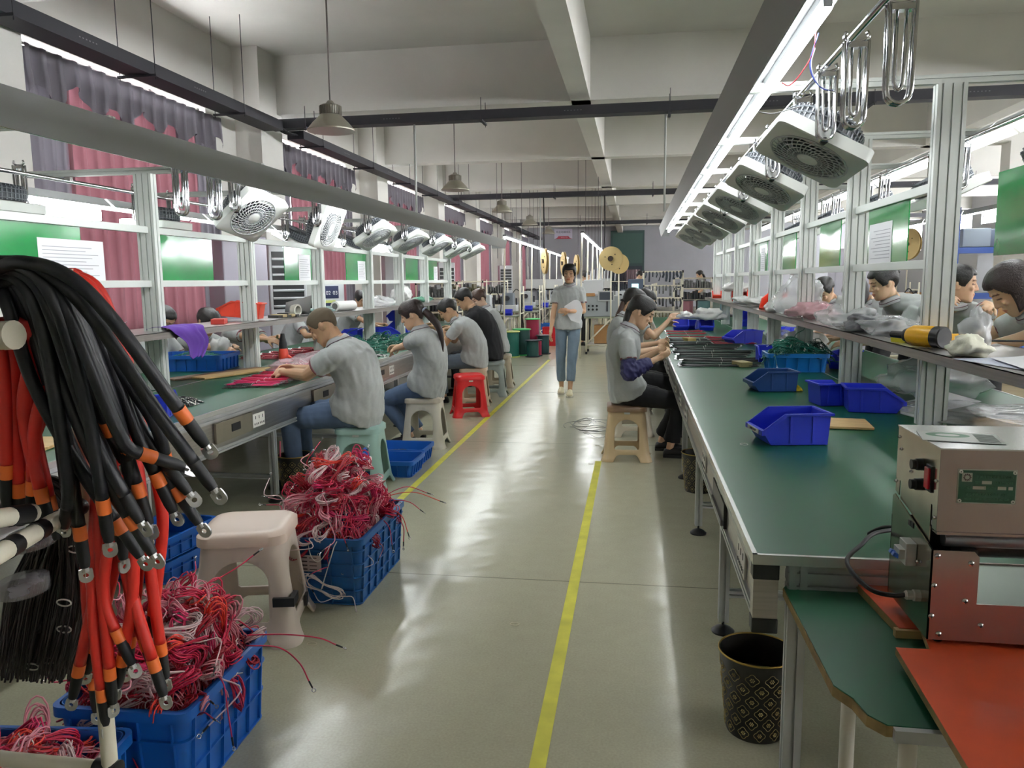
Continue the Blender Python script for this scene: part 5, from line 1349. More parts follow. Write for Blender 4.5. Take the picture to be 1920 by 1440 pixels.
for k in range(5):
    laid(.42, .9, 9.6+.25*k, LT, 9, (PKD, GRW)[k % 2], 'hank of red or green leads by the far blue bins on the right bench', 'far hanks on the right bench', 60+k)
for k in range(13):
    laid(-2.76+.02*(k % 4), -2.42+.02*(k % 3), 4.93+.06*k, LT+.012*(k % 3), 14, (MAG, MAG, PK)[k % 3], 'hank of magenta leads with dark tips before the shaven headed person', 'hanks of magenta leads on the left bench', 80+k, .0, .0026, .026)
mound('dark tips of the magenta leads spread on the left bench', mat('dark_tips', (40, 34, 34), .5), -2.66, 4.92, .12, .08, LT, .02, .3, 21, 50, wr=.0024, L_=.06)
for k in range(12):
    laid(-2.80+.01*(k % 3), -2.60, 5.62+.085*k, LT+.018+.012*(k % 2), 10, (PK, PKL, PKD)[k % 3], 'hank of pink leads packed in the clear bags on the left bench', 'pink hanks in the clear bags', 120+k, .0, .003, .035)
for k in range(7):
    laid(-3.65+.02*k, -3.2+.02*k, 6.75+.18*k, LT, 10, PKD, 'hank of dark red leads on the rear half of the left bench', 'hanks of dark red leads on the left bench', 90+k, .01, .003, .03)
heap('pink', 'pink wire bundle at the near end of the left bench', 'pink bundles at the near left', 6, -2.75, 4.02, .12, .1, LT+.01, .04, 0, .9, 29)
mound('pile of small black and white terminals on the left bench behind the cables', BKW, -2.62, 4.12, .09, .1, LT, .05, 0, 31, 120, wr=.003, L_=.03, cat='terminals', m2=TIE)
mound('small black and shiny parts beside the hands of the ponytail woman', BKW, -2.44, 7.1, .09, .05, LT, .02, 0, 32, 40, wr=.004, L_=.03, cat='terminals', m2=TIE)
mound('few red wires lying in the nearer shallow crate', PKD, -1.80, 5.62, .14, .1, .03, .04, 0, 33, 26, cat='wires')
mound('few black wires lying in the farther shallow crate', BKW, -1.92, 6.02, .17, .1, .03, .06, 0, 34, 60, cat='wires')
mb = MB(); rnd = random.Random(35)
for k in range(12):
    cx, cy, rx, ry, a0 = -.42+rnd.uniform(-.12, .12), 7.6+rnd.uniform(-.25, .25), rnd.uniform(.1, .22), rnd.uniform(.15, .4), rnd.uniform(0, 6)
    mb.tube([(cx+rx*cos(a0+a*.2), cy+ry*sin(a0+a*.2), .004+.01*abs(sin(a*.3+k))) for a in range(rnd.randint(14, 28))], .0018, 4)
tag(mb.obj('loose_wires', mat('grey_floor_wire', (90, 92, 84), .5), smooth=True), 'thin loose wire loops lying on the floor left of the sand coloured stool', 'wires', kind='stuff')
for i_ in protos.values():
    for o_ in i_:
        for ch in list(o_.children): bpy.data.objects.remove(ch)
        bpy.data.objects.remove(o_)
# little litter on the floor
rnd = random.Random(4)
for k, (px, py) in enumerate(((585, 1207), (965, 1170), (1120, 835), (1015, 720), (1108, 870), (1136, 800))):
    p = onz(px, py, .002)
    tag(MB().tube([(p.x+.02*cos(a*pi/8), p.y+.013*sin(a*pi/8), .003) for a in range(16)], .0012, 4, True).obj('rubber_band', mat('band_pale', (206, 196, 170), .5)), 'small pale rubber band lying on the concrete floor', 'rubber band', 'rubber bands on the floor')
for px, py in ((1395, 833), (1548, 805)):
    p = onz(px, py, LT+.002) if px < 1500 else onz(px, py, LT+.002)
    tag(MB().tube([(p.x+.016*cos(a*pi/8), p.y+.02*sin(a*pi/8), LT+.0025) for a in range(16)], .001, 4, True).obj('rubber_band', TIE), 'white loop lying on the green bench %s' % ('below the labelled bin' if px < 1500 else 'by the pine board'), 'rubber band')

# ------------------------------------------------------------------ white pipe rack with thick battery cables
t = thing('pipe_rack', 'ivory pipe rack with black tape bands carrying thick cables at the left edge', 'pipe rack', (-.98, 1.23, 0))
def pipe(m_, a, b, r=.014): m_.cyl(a, b, r, n=14)
O = V((-.98, 1.23, 0))
MB().cyl((0, 0, 0), (0, 0, 1.3), .0145, n=16).obj('post', PVC, t, 40)
pA = ony(205, 1437, 1.2)-O; 
for (a, b_, nm) in (((-.42, -.02, .012), (0, 0, .012), 'bottom_pipe'),):
    pass
p1 = ony(-60, 1072, .86)-O; p2 = ony(150, 950, 1.2)-O
MB().cyl(p1, p2, .0145, n=16).obj('pipe', PVC, t, 40)
for f0, f1 in ((.02, .12), (.28, .36), (.52, .60), (.84, 1.0)):
    MB().cyl(p1.lerp(p2, f0), p1.lerp(p2, f1), .0158, n=16).obj('tape_band', BLK, t, 40)
q1 = ony(-40, 978, .92)-O; q2 = ony(60, 962, 1.05)-O
MB().cyl(q1, q2, .0145, n=16).obj('pipe', PVC, t, 40)
MB().cyl(q1.lerp(q2, .55), q1.lerp(q2, .9), .0158, n=16).obj('tape_band', BLK, t, 40)
s1 = ony(-200, 640, 1.02)-O; s2 = ony(26, 628, 1.0)-O
MB().cyl(s1, s2, .021, n=18).obj('pipe', PVC, t, 40)
MB().cyl(s1.lerp(s2, .93), s1.lerp(s2, 1.004), .0215, n=18).obj('end_ring', PVC, t, 40)
top = ony(60, 560, 1.12)-O
MB().cyl(ony(-120, 560, 1.12)-O, ony(140, 520, 1.18)-O, .0145, n=16).obj('pipe', PVC, t, 40)
MB().cyl(V((-.6, 0, .535)), V((.0, 0, .535)), .0145, n=16).obj('bottom_pipe', PVC, t, 40)
MB().cyl(V((-.03, 0, .535)), V((.018, 0, .535)), .018, n=16).obj('elbow', BLK, t, 40)
CBK = mat('black_cable', (20, 21, 28), .42, bump=.1, bscale=90); CRD = mat('red_cable', (196, 40, 30), .45, bump=.08, bscale=60)
ORS = mat('orange_sleeve', (226, 110, 44), .45); LUGM = mat('cable_lug', (206, 206, 206), .28, .85)
def cable(pix, r, m, label, group, sleeve=True, lug=True, y0=1.05, dy=0.):
    """pix: (px, py, Y) waypoints down the cable, last one at the terminal end"""
    P = [ony(px, py, y) for px, py, y in pix]; o = P[0].copy(); t = thing('battery_cable', label, 'cable', o, 0, group)
    L_ = smoothpts([p-o for p in P], 9)
    for _ in range(14): L_ = [L_[0]]+[(L_[i-1]+L_[i]*2+L_[i+1])/4 for i in range(1, len(L_)-1)]+[L_[-1]]
    e = L_[-1]; d = (L_[-1]-L_[-3]).normalized()
    MB().tube(L_, r, 10).obj('insulation', m, t, True)
    if sleeve: MB().cyl(e, e+d*.025, r*1.06, n=12).obj('orange_sleeve', ORS, t, 40)
    s_ = .025 if sleeve else 0
    MB().rings([[e+d*z_+(frame(d)[0]*cos(a*pi/6)+frame(d)[1]*sin(a*pi/6))*rr for a in range(12)] for z_, rr in ((s_, r*.98), (s_+.035, r*.95), (s_+.05, r*.75))]).obj('heat_shrink', BLKR, t, 40)
    if lug:
        c = e+d*(s_+.05); side = d.cross((CAM-(o+c)).normalized()).normalized()
        nrm = side.cross(d).normalized(); ang = random.uniform(-.7, .7); side = side*cos(ang)+nrm*sin(ang); nrm = side.cross(d)
        w_ = r*1.15; n = 16; hole = r*.42; cc = c+d*(r*1.5)
        q = MB(); outer = []; inner = []
        for i in range(n):
            a = i*2*pi/n; ca, sa = cos(a), sin(a); k = 1/max(abs(ca), abs(sa)) if sa < .4 else 1.12
            k = min(k, 1.3); outer.append(cc+side*ca*w_*k*.92+d*sa*w_*k); inner.append(cc+side*ca*hole+d*sa*hole)
        T = nrm*.0018
        q.rings([[p-T for p in outer], [p+T for p in outer], [p+T for p in inner], [p-T for p in inner]], False, True)
        q.cyl(c-d*.004, c+d*.008, r*.55, r*.6, 10)
        q.obj('lug', LUGM, t, 30)
ORD = 'first second third fourth fifth sixth seventh eighth ninth tenth eleventh twelfth thirteenth fourteenth fifteenth sixteenth seventeenth eighteenth nineteenth twentieth twenty-first twenty-second'.split()
BC = [  # end pixels and a mid waypoint
 ((92, 486), (205, 590), (300, 720), (334, 766)), ((60, 484), (180, 600), (285, 760), (364, 868)), ((40, 486), (120, 640), (170, 730), (198, 790)),
 ((30, 486), (110, 620), (160, 760), (178, 842)), ((56, 484), (150, 600), (215, 760), (238, 862)), ((66, 486), (160, 620), (215, 780), (255, 905)),
 ((80, 486), (190, 640), (250, 800), (290, 886)), ((96, 492), (190, 620), (260, 800), (318, 880)), ((100, 500), (200, 660), (262, 820), (325, 914)),
 ((48, 490), (130, 640), (170, 800), (192, 935)), ((38, 494), (120, 660), (180, 830), (234, 928)), ((24, 492), (90, 650), (170, 850), (240, 966)),
 ((16, 494), (85, 640), (120, 800), (148, 985)), ((8, 498), (95, 700), (118, 860), (124, 905)), ((-4, 500), (80, 680), (140, 860), (205, 940)),
 ((104, 506), (215, 680), (290, 790), (308, 850)), ((-14, 506), (60, 640), (100, 740), (128, 880)), ((50, 500), (160, 700), (205, 860), (222, 975)),
 ((70, 498), (175, 700), (230, 830), (262, 850)), ((28, 506), (100, 720), (128, 900), (126, 950)), ((88, 510), (180, 690), (225, 800), (236, 842)), ((-24, 508), (50, 700), (150, 880), (215, 975))]
for k, (a, b_, c, d_) in enumerate(BC):
    y0 = 1.0+.012*(k % 9)+.01*(k//9); x0 = a[0]-60
    cable([(x0-90, a[1]+60+(k % 5)*12, y0+.02), (x0-20, a[1]+6+(k % 3)*4, y0), (a[0]+25, a[1]+22, y0-.01), (b_[0], b_[1], y0+.01), (c[0], c[1], y0+.04), (d_[0], d_[1], y0+.06)], .0103, CBK, 'black battery cable over the rack, its lug end %s highest of the black ones' % ORD[sorted(q[3][1]*1000+q[3][0] for q in BC).index(d_[1]*1000+d_[0])], 'black battery cables over the rack', sleeve=(k % 3 != 1))
RC = [((165, 560), (190, 800), (170, 1100), (190, 1290)), ((190, 560), (215, 820), (200, 1000), (150, 1245)), ((220, 600), (230, 900), (240, 1100), (268, 1195)), ((205, 560), (262, 900), (285, 1100), (300, 1205)), ((170, 540), (300, 905), (300, 1040), (290, 1130)),
      ((180, 600), (180, 900), (190, 1080), (205, 1250)), ((150, 540), (208, 880), (232, 1060), (285, 1235)), ((200, 600), (240, 860), (216, 1060), (180, 1200)), ((230, 620), (252, 840), (262, 1040), (246, 1190)), ((160, 560), (172, 860), (158, 1060), (175, 1268)), ((210, 620), (225, 880), (190, 1100), (216, 1180)), ((190, 640), (245, 940), (250, 1110), (232, 1225))]
for k, (a, b_, c, d_) in enumerate(RC):
    y0 = 1.2+.016*(k % 5)
    cable([(60, 545, 1.18), (120, 520, y0-.04), (a[0], a[1], y0-.02), (b_[0], b_[1], y0), (c[0], c[1], y0+.01), (d_[0], d_[1], y0+.02)], .0105, CRD, 'red battery cable of the main bunch, its end %s highest in the bunch' % ORD[sorted(q[3][1]*1000+q[3][0] for q in RC).index(d_[1]*1000+d_[0])], 'red battery cables of the main bunch', sleeve=True)
LC = [(12, 870), (34, 905), (55, 880), (-10, 900), (75, 915), (90, 930), (-30, 880), (24, 920), (62, 900)]
for k, (x, y) in enumerate(LC):
    y0 = 1.08+.014*(k % 4); xs_ = -20+k*15
    cable([(xs_-30, 640, y0), (xs_, 600, y0-.02), (xs_+22+(k % 3)*6, 650, y0), (xs_*.5+20+(k % 4)*8, 760, y0+.01), (x, y, y0+.02)], .0105, CRD, 'red battery cable at the left edge, its lower end %s from the left' % ORD[sorted(q[0] for q in LC).index(x)], 'red battery cables at the left edge', lug=False)
# hank of thin black wires
mb = MB(); rnd = random.Random(3)
for k in range(270):
    u = rnd.uniform(0, 1); v = rnd.uniform(0, 1); y0 = 1.3+.16*v
    x0 = -80+40*u; xm = 60+90*u; xe = -10+150*u
    pts = [(x0-60, 885+40*v, y0), (x0+40, 868+26*v+10*u, y0), (xm*.8+10, 905+60*(1-u), y0), (xm+10*rnd.uniform(-1, 1), 990+30*(1-u), y0+.02), (xe+25+14*rnd.uniform(-1, 1), 1120, y0+.03), (xe+10*rnd.uniform(-1, 1), 1255+25*rnd.uniform(-1, 1), y0)]
    mb.tube(smoothpts([ony(a, b_, c) for a, b_, c in pts], 4), .0023, 5)
hk = tag(mb.obj('wire_hank', mat('brown_black_wire', (30, 22, 22), .38), smooth=True), 'great hank of thin brown black wires hanging over the lower rack pipe', 'wires', kind='stuff')
mb = MB()
for k in range(60):
    u = rnd.uniform(0, 1); y0 = 1.38+.1*rnd.uniform(0, 1)
    pts = [(110+40*u, 950, y0), (130+35*u+12*rnd.uniform(-1, 1), 1040, y0), (110+50*u+20*rnd.uniform(-1, 1), 1150, y0), (60+90*u, 1262+20*rnd.uniform(-1, 1), y0)]
    mb.tube(smoothpts([ony(a, b_, c) for a, b_, c in pts], 4), .0021, 5)
tag(mb.obj('wire_hank', BKW, smooth=True), 'hank of thin black leads hanging right of the brown black hank', 'wires', kind='stuff')
for k, (px, py, y, w_) in enumerate(((45, 1097, 1.26, .035), (90, 1160, 1.4, .02), (60, 1010, 1.26, .03))):
    p = ony(px, py, y)
    tag(MB().rings([[p+V((w_*cos(a*pi/8)*1.1, .05*sin(a*pi/8), z_)) for a in range(16)] for z_ in (-.014, -.004, .006, .014)]).obj('tape_wrap', mat('clear_tape', (150, 146, 150), .2, alpha=.55, bump=.5, bscale=40), smooth=True), '%s clear tape band around the brown black wire hank' % ['middle', 'lower', 'upper'][k], 'tape')
for k, (px, py, y) in enumerate(((120, 1180, 1.33), (90, 1238, 1.34), (140, 1030, 1.33), (120, 1130, 1.33), (150, 1010, 1.34), (60, 1250, 1.34))):
    p = ony(px, py, y)
    tag(MB().tube([p+V((.016*cos(a*pi/8), 0, .007*sin(a*pi/8))) for a in range(16)], .0018, 5, True).obj('cable_tie', TIE, smooth=True), 'small white tie on the thin black leads', 'cable tie', 'white ties on the thin black leads')
# ------------------------------------------------------------------ small side table, boards and the steel machine
t = thing('side_table', 'low side table with a chipped green top and white pipe legs at the lower right', 'table', (.6, 1.6, 0))
TT = .66
top = [(.385, 1.99), (.39, 1.50), (.415, 1.455), (.425, 1.40), (.45, 1.37), (1.5, 1.35), (1.5, 2.05), (.41, 2.03)]
m = MB(); m.prism([(a-.6, b-1.6) for a, b in top], (0, 0, TT-.022), (1, 0, 0), (0, 1, 0), (0, 0, 1), .021); m.obj('table_core', mat('chipboard', (150, 128, 84), .8, var=.3, vscale=30), t)
m = MB(); m.prism([(a-.6+.002, b-1.6) for a, b in top], (0, 0, TT-.001), (1, 0, 0), (0, 1, 0), (0, 0, 1), .002); m.obj('tabletop', mat('worn_green_top', (34, 100, 74), .35, var=.2, vscale=4), t)
MB().bb((.46-.6, 1.352-1.6, TT-.022), (1.5-.6, 1.366-1.6, TT+.001)).obj('metal_edging', ALU, t)
for x, y in ((.50, 1.78), (.52, 1.46), (1.42, 1.46), (1.42, 1.9)):
    l = MB().cyl((x-.6, y-1.6, 0), (x-.6, y-1.6, TT-.045), .0165, n=18).obj('leg', mat('white_pipe_leg', (226, 222, 210), .35), t, 40)
    MB().cyl((x-.6, y-1.6, TT-.045), (x-.6, y-1.6, TT-.022), .022, n=18).obj('collar', BLK, l, 40)
ORG = mat('orange_board_face', (206, 82, 48), .36, var=.22, vscale=5, bump=.04, bscale=12)
CHIP = MATS['chipboard']
def obrd(poly, z, th, label, rz=0):
    cx = sum(p[0] for p in poly)/len(poly); cy = sum(p[1] for p in poly)/len(poly)
    t = thing('orange_board', label, 'board', (cx, cy, z))
    P = [(a-cx, b-cy) for a, b in poly]
    MB().prism(P, (0, 0, 0), (1, 0, 0), (0, 1, 0), (0, 0, 1), th-.001).obj('board_core', CHIP, t)
    MB().prism(P, (0, 0, th-.001), (1, 0, 0), (0, 1, 0), (0, 0, 1), .0015).obj('board_face', ORG, t)
obrd([tuple(onz(1565, 1030, .70)[:2]), tuple(onz(1690, 1150, .70)[:2]), tuple(onz(1632, 1146, .70)[:2])][:0] or [(.545, 2.215), (.585, 1.735), (.66, 1.735), (.66, 1.70), (1.5, 1.72), (1.5, 2.2)], TT+.0015, .02, 'orange faced board under the rear of the steel machine')
obrd([(.535, 1.60), (.515, 1.19), (1.5, 1.19), (1.5, 1.72), (.62, 1.705), (.60, 1.60)], TT+.023, .016, 'orange faced board under the front of the steel machine, at the lower right corner')
o = tag(MB().bb((.575, 1.742, TT+.002), (.655, 1.725, TT+.02)).obj('wood_block', WOOD), 'small wood offcut under the edge of the rear orange board', 'offcut')
o.location.z = 0
# machine
ST = mat('machine_steel', (178, 160, 156), .24, .92, var=.14, vscale=4, bump=.01)
STD = mat('machine_steel_side', (196, 190, 176), .18, .95, var=.22, vscale=7)
MZ = TT+.0395+.012
mt = thing('cutting_machine', 'stainless steel wire cutting machine with green nameplate on the orange boards', 'machine', (.6, 1.62, MZ-.012))
def L_(x, y, z): return V((x-.6, y-1.62, z-(MZ-.012)))
def lb(m, a, b): a = L_(*a); b = L_(*b); m.bb(a, b); return m
F0, F1 = 1.62, 1.87
zb = MZ; 
# base: L shaped front plate, left sheet, right end
P = [(0, 0), (.62, 0), (.62, .08), (.085+.005, .08), (.09, .178), (.08, .19), (0, .19)]
for y in (F0, F1-.003):
    m = MB(); m.prism(P, L_(.6, y, zb), (1, 0, 0), (0, 0, 1), (0, 1, 0), .003); m.obj('base_plate', ST, mt)
m = MB(); m.prism([(0, 0), (F1-F0, 0), (F1-F0, .235), (F1-F0-.012, .242), (0, .19)], L_(.6, F0, zb), (0, 1, 0), (0, 0, 1), (1, 0, 0), .003); m.obj('side_plate', STD, mt)
m = MB(); lb(m, (.603, F0+.003, zb), (1.22, F1-.003, zb+.004)); lb(m, (.686, F0+.003, zb+.05), (1.22, F1-.003, zb+.076)); m.obj('base_tray', mat('tray_grey_green', (150, 160, 150), .35, .6), mt)
m = MB(); lb(m, (.66, F0+.01, zb+.07), (.69, F1-.01, zb+.19)); m.obj('inner_wall', mat('inner_black', (30, 30, 30), .5), mt)
m = MB(); m.cyl(L_(.63, F0+.03, zb+.206), L_(.80, F0+.03, zb+.206), .016, n=18); m.obj('roller', mat('roller_grey', (130, 134, 140), .3, .6), mt, 40)
m = MB(); m.cyl(L_(.64, F0+.09, zb+.18), L_(1.2, F0+.09, zb+.18), .03, n=18); m.obj('roller', mat('roller_black', (36, 34, 34), .4), mt, 40)
# screws
def screw(p, n, r=.006, nm='screw'):
    u, v, d = frame(n); m = MB(); m.lathe([(.001, -.001), (r, -.001), (r, .001), (r*.6, .003), (.001, .0035)], L_(*p), 14, n)
    o = m.obj(nm, mat('screw_steel', (208, 206, 204), .2, .95), mt, 40)
    q = MB(); pp = L_(*p)+V(n)*.0034
    q.box(pp, (r*1.1, r*.25, r*1.1*0+.0012) if abs(n[2]) > .5 else ((r*1.1, .0012, r*.25) if abs(n[1]) > .5 else (.0012, r*1.1, r*.25)))
    q.box(pp, (r*.25, r*1.1, .0012) if abs(n[2]) > .5 else ((r*.25, .0012, r*1.1) if abs(n[1]) > .5 else (.0012, r*.25, r*1.1)))
    q.obj('cross_slot', BLK, o)
for x, z in ((.611, .178), (.675, .165), (.608, .115), (.606, .05), (.668, .085), (.622, .012), (.70, .035), (.80, .03), (1.0, .03)): screw((x, F0, zb+z), (0, -1, 0))
# head box
H0, H1 = zb+.232-.005, zb+.400
XB = .605
m = MB(); lb(m, (XB, F0-.002, H0), (1.24, F0+.001, H1)); m.obj('front_cover', ST, mt)
m = MB(); lb(m, (XB-.001, F0-.003, H1-.002), (1.24, F1+.003, H1+.001)); m.obj('top_cover', mat('machine_top', (206, 206, 206), .22, .95, var=.08, vscale=3), mt)
m = MB(); m.prism([(0, .235-.232), (.022, 0), (.026, .05), (.034, .05), (.034, -.03), (.15, -.0), (.215, .01), (.215, .05), (.225, .05), (.225, .015), (F1-F0, .02), (F1-F0, H1-H0), (0, H1-H0)], L_(XB, F0, H0), (0, 1, 0), (0, 0, 1), (1, 0, 0), .002); m.obj('end_cover', STD, mt)
m = MB(); lb(m, (XB+.01, F0+.01, H0+.01), (1.23, F1-.01, H1-.01)); m.obj('inner_body', mat('inner_black', (30, 30, 30), .5), mt)
m = MB(); lb(m, (XB, F0-.006, H0-.002), (1.24, F0+.02, H0+.003)); m.obj('lower_lip', ST, mt)
for y, z in ((1.635, .33), (1.632, .255), (1.862, .375), (1.845, .35), (1.775, .315), (1.868, .27)): screw((XB, y, zb+z), (-1, 0, 0), .004)
for z in (.345, .302):
    m = MB(); m.lathe([(.001, 0), (.013, 0), (.0125, .012), (.0105, .014), (.0105, .022), (.001, .022)], L_(XB, 1.715, zb+z), 20, (-1, 0, 0)); m.obj('control_knob', BLK, mt, 40)
m = MB(); lb(m, (XB-.004, 1.652, zb+.30), (XB+.001, 1.682, zb+.355)); sw = m.obj('power_switch', BLK, mt, bevel=.001)
m = MB(); lb(m, (XB-.009, 1.656, zb+.306), (XB-.003, 1.678, zb+.35)); m.obj('red_rocker', mat('red_rocker_plastic', (176, 22, 40), .25), sw, bevel=.0015)
# nameplate
NP = [(.636, zb+.287), (.745, zb+.352)]
nx0, nx1, nz0, nz1 = .640, .744, zb+.293, zb+.358
m = MB(); lb(m, (nx0-.002, F0-.0035, nz0-.002), (nx1+.002, F0-.002, nz1+.002)); np_ = m.obj('nameplate', mat('plate_border', (170, 168, 158), .35, .7), mt)
m = MB(); lb(m, (nx0, F0-.0042, nz0), (nx1, F0-.0034, nz1)); m.obj('green_field', mat('plate_green', (16, 66, 42), .4), np_)
PT = mat('plate_print', (70, 112, 84), .5); PTS = mat('plate_silver', (176, 174, 160), .4, .4)
def ptxt(s, sz, x, z): textobj(s, sz, PT, np_, L_(x, F0-.0046, z), (pi/2, 0, 0), name='lettering')
ptxt('下城自动化设备有限公司', .0062, .705, nz1-.013); ptxt('型号', .006, .675, nz1-.024); ptxt('18137998585', .0062, .722, nz1-.024); ptxt('出厂编号', .0055, .654, nz1-.035); ptxt('出厂日期', .0055, .697, nz1-.035)
ptxt('地址:中国江苏省工业园区 新村', .0058, .692, nz0+.0165); ptxt('TEL:0512 8874220  FAX:0512 8874220', .0052, .692, nz0+.0075)
m = MB()
for x0, x1, z0, z1 in ((.682, .70, .0205, .027), (.666, .690, .0315, .038), (.7115, .727, .0315, .038), (.731, .739, .0315, .038)): lb(m, (x0, F0-.0049, nz1-z1), (x1, F0-.004, nz1-z0))
m.obj('blank_field', PTS, np_)
m = MB(); lb(m, (.645, F0-.0049, nz1-.023), (.664, F0-.004, nz1-.005)); lg = m.obj('emblem_field', PTS, np_)
m = MB(); c = L_(.6545, F0-.0053, nz1-.014)
for k in range(12):
    a = k*pi/6; m.box(c+V((cos(a)*.0064, 0, sin(a)*.0064)), (.0022, .0006, .0018), Matrix.Rotation(-a, 3, 'Y'))
m.rings([[c+V((cos(a*pi/10)*r, 0, sin(a*pi/10)*r)) for a in range(20)] for r in (.0058, .0044)], False); m.obj('emblem_gear', mat('emblem_dark', (70, 34, 30), .5), lg)
for x, z in ((nx0+.003, nz0+.003), (nx1-.003, nz0+.003), (nx0+.003, nz1-.003), (nx1-.003, nz1-.003)):
    m = MB(); m.lathe([(.0012, -.0005), (.0038, -.0005), (.0036, .001), (.0014, .0014), (.0012, -.0005)], L_(x, F0-.0045, z), 14, (0, -1, 0)); m.obj('rivet', mat('rivet_pale', (216, 214, 208), .3, .5), np_, 40)
    m = MB(); m.lathe([(.0001, 0), (.0014, 0), (.0013, .0005), (.0001, .0005)], L_(x, F0-.0045, z), 8, (0, -1, 0)); m.obj('rivet_hole', BLK, np_)
# breaker and gland on the left sheet
m = MB(); lb(m, (.578, 1.70, zb+.125), (.60, 1.745, zb+.175)); lb(m, (.566, 1.705, zb+.138), (.579, 1.742, zb+.160)); br = m.obj('circuit_breaker', mat('breaker_grey', (208, 208, 204), .4), mt, bevel=.0015)
for y in (1.714, 1.732):
    m = MB(); m.box(L_(.562, y, zb+.145), (.014, .012, .009), Matrix.Rotation(.5, 3, 'Y')); m.obj('breaker_lever', mat('lever_blue', (40, 84, 170), .4), br, bevel=.001)
screw((.598, 1.69, zb+.14), (-1, 0, 0), .004)
m = MB(); lb(m, (.5985, 1.745, zb+.20), (.6, 1.757, zb+.212)); lb(m, (.5985, 1.728, zb+.20), (.6, 1.742, zb+.212)); m.obj('printed_mark', BLK, mt)
m = MB(); m.lathe([(.001, 0), (.013, 0), (.013, .012), (.010, .014), (.0105, .026), (.007, .03), (.001, .03)], L_(.6, 1.672, zb+.072), 8, (-1, 0, 0)); m.obj('cable_gland', mat('gland_grey', (190, 190, 182), .4), mt, 30)
pts = [(.572, 1.672, zb+.072), (.545, 1.672, zb+.07), (.51, 1.69, zb+.072), (.485, 1.74, zb+.088), (.487, 1.80, zb+.10), (.53, 1.86, zb+.112), (.58, 1.92, zb+.125), (.66, 1.98, zb+.12), (.64, 2.05, zb+.10), (.62, 2.1, zb+.065), (.70, 2.18, zb+.062)]
MB().tube(smoothpts([L_(*p) for p in pts], 7), .0052, 9).obj('power_cord', BLKR, mt, True)
for x in (.63, .9, 1.15):
    m = MB(); m.cyl(L_(x, F0+.03, zb-.012), L_(x, F0+.03, zb), .011, n=14); m.obj('rubber_foot', BLKR, mt, 40)
# clear folder with a printed green map lying on top
t = thing('document_pouch', 'clear pouch with a printed green and white sheet lying on the steel machine', 'document', (.68, 1.73, H1+.0015), RD(-12))
MB().bb((-.075, -.055, 0), (.075, .055, .0012)).obj('printed_sheet', mat('sheet_grey_white', (186, 190, 186), .3), t)
m = MB(); 
m.rings([[V((-.02+.042*cos(a*pi/12)*r, .015+.026*sin(a*pi/12)*r, .0014)) for a in range(24)] for r in (1, .55)], False); m.obj('green_print', mat('print_green', (60, 120, 84), .4), t)
m = MB()
for k in range(8): m.bb((.03+.004*k*0, -.045+.011*k, .0014), (.068, -.041+.011*k, .0018))
m.obj('printed_rows', mat('print_grey', (120, 128, 124), .5), t)
# ------------------------------------------------------------------ people
SK = {'tan': (196, 156, 124), 'mid': (208, 170, 140), 'fair': (222, 188, 162)}
def skin_mat(key):
    if 'skin_'+key in MATS: return MATS['skin_'+key]
    m = mat('skin_'+key, SK[key], .5, bump=.04, bscale=120)
    nt = m.node_tree; b = nt.nodes['Principled BSDF']
    a = nt.nodes.new('ShaderNodeVertexColor'); a.layer_name = 'tone'
    mx = nt.nodes.new('ShaderNodeMix'); mx.data_type = 'RGBA'; mx.blend_type = 'MULTIPLY'; mx.inputs[0].default_value = 1
    mx.inputs[6].default_value = srgb(SK[key])+(1,); nt.links.new(a.outputs[0], mx.inputs[7]); nt.links.new(mx.outputs[2], b.inputs['Base Color'])
    b.inputs['Subsurface Weight'].default_value = .08; b.inputs['Subsurface Scale'].default_value = .01
    return m
HAIR = mat('black_hair', (24, 20, 20), .42, bump=.35, bscale=160)
HAIRB = mat('brown_hair', (66, 44, 34), .42, bump=.35, bscale=160)
STUB = mat('shaven_hair', (92, 80, 64), .8)
SHIRT = mat('grey_marl_shirt', (172, 175, 174), .88, var=.05, vscale=60, bump=.15, bscale=300)
SHIRTD = mat('black_tshirt', (30, 30, 34), .88)
JEAN = mat('blue_jeans', (88, 108, 138), .85, var=.22, vscale=7)
JEANG = mat('washed_jeans', (112, 130, 146), .85, var=.2, vscale=6)
TRB = mat('black_trousers', (20, 20, 24), .85)
TRG = mat('grey_blue_trousers', (96, 106, 118), .85, var=.1)
def ik(a, c, l1, l2, hint):
    a = V(a); c = V(c); d = c-a; L_ = d.length
    if L_ > (l1+l2)*.999: c = a+d*((l1+l2)*.999/L_); d = c-a; L_ = d.length
    d.normalize(); x = (l1*l1-l2*l2+L_*L_)/(2*L_); h = sqrt(max(0, l1*l1-x*x))
    n = V(hint); n = (n-d*n.dot(d)); n.normalize(); return a+d*x+n*h, c
def head_rings(mb, H, f, u, r, s, grow=0.):
    prof = [(-.118, .070, .025, .020), (-.111, .084, .005, .036), (-.092, .089, -.03, .050), (-.062, .087, -.055, .059), (-.03, .086, -.083, .066), (0, .085, -.098, .071), (.03, .087, -.103, .0745), (.06, .083, -.102, .073), (.085, .067, -.088, .064), (.103, .040, -.062, .047), (.113, .012, -.035, .025)]
    R = []
    for z, yf, yb, w_ in prof:
        cy = (yf+yb)/2; hy = (yf-yb)/2; ring = []
        for i in range(20):
            a = 2*pi*i/20; ca, sa = cos(a), sin(a)
            x = math.copysign(abs(ca)**.85, ca)*w_; y = cy+math.copysign(abs(sa)**.9, sa)*hy
            ring.append(H+(r*x+f*y+u*z)*s)
        R.append(ring)
    mb.rings(R)
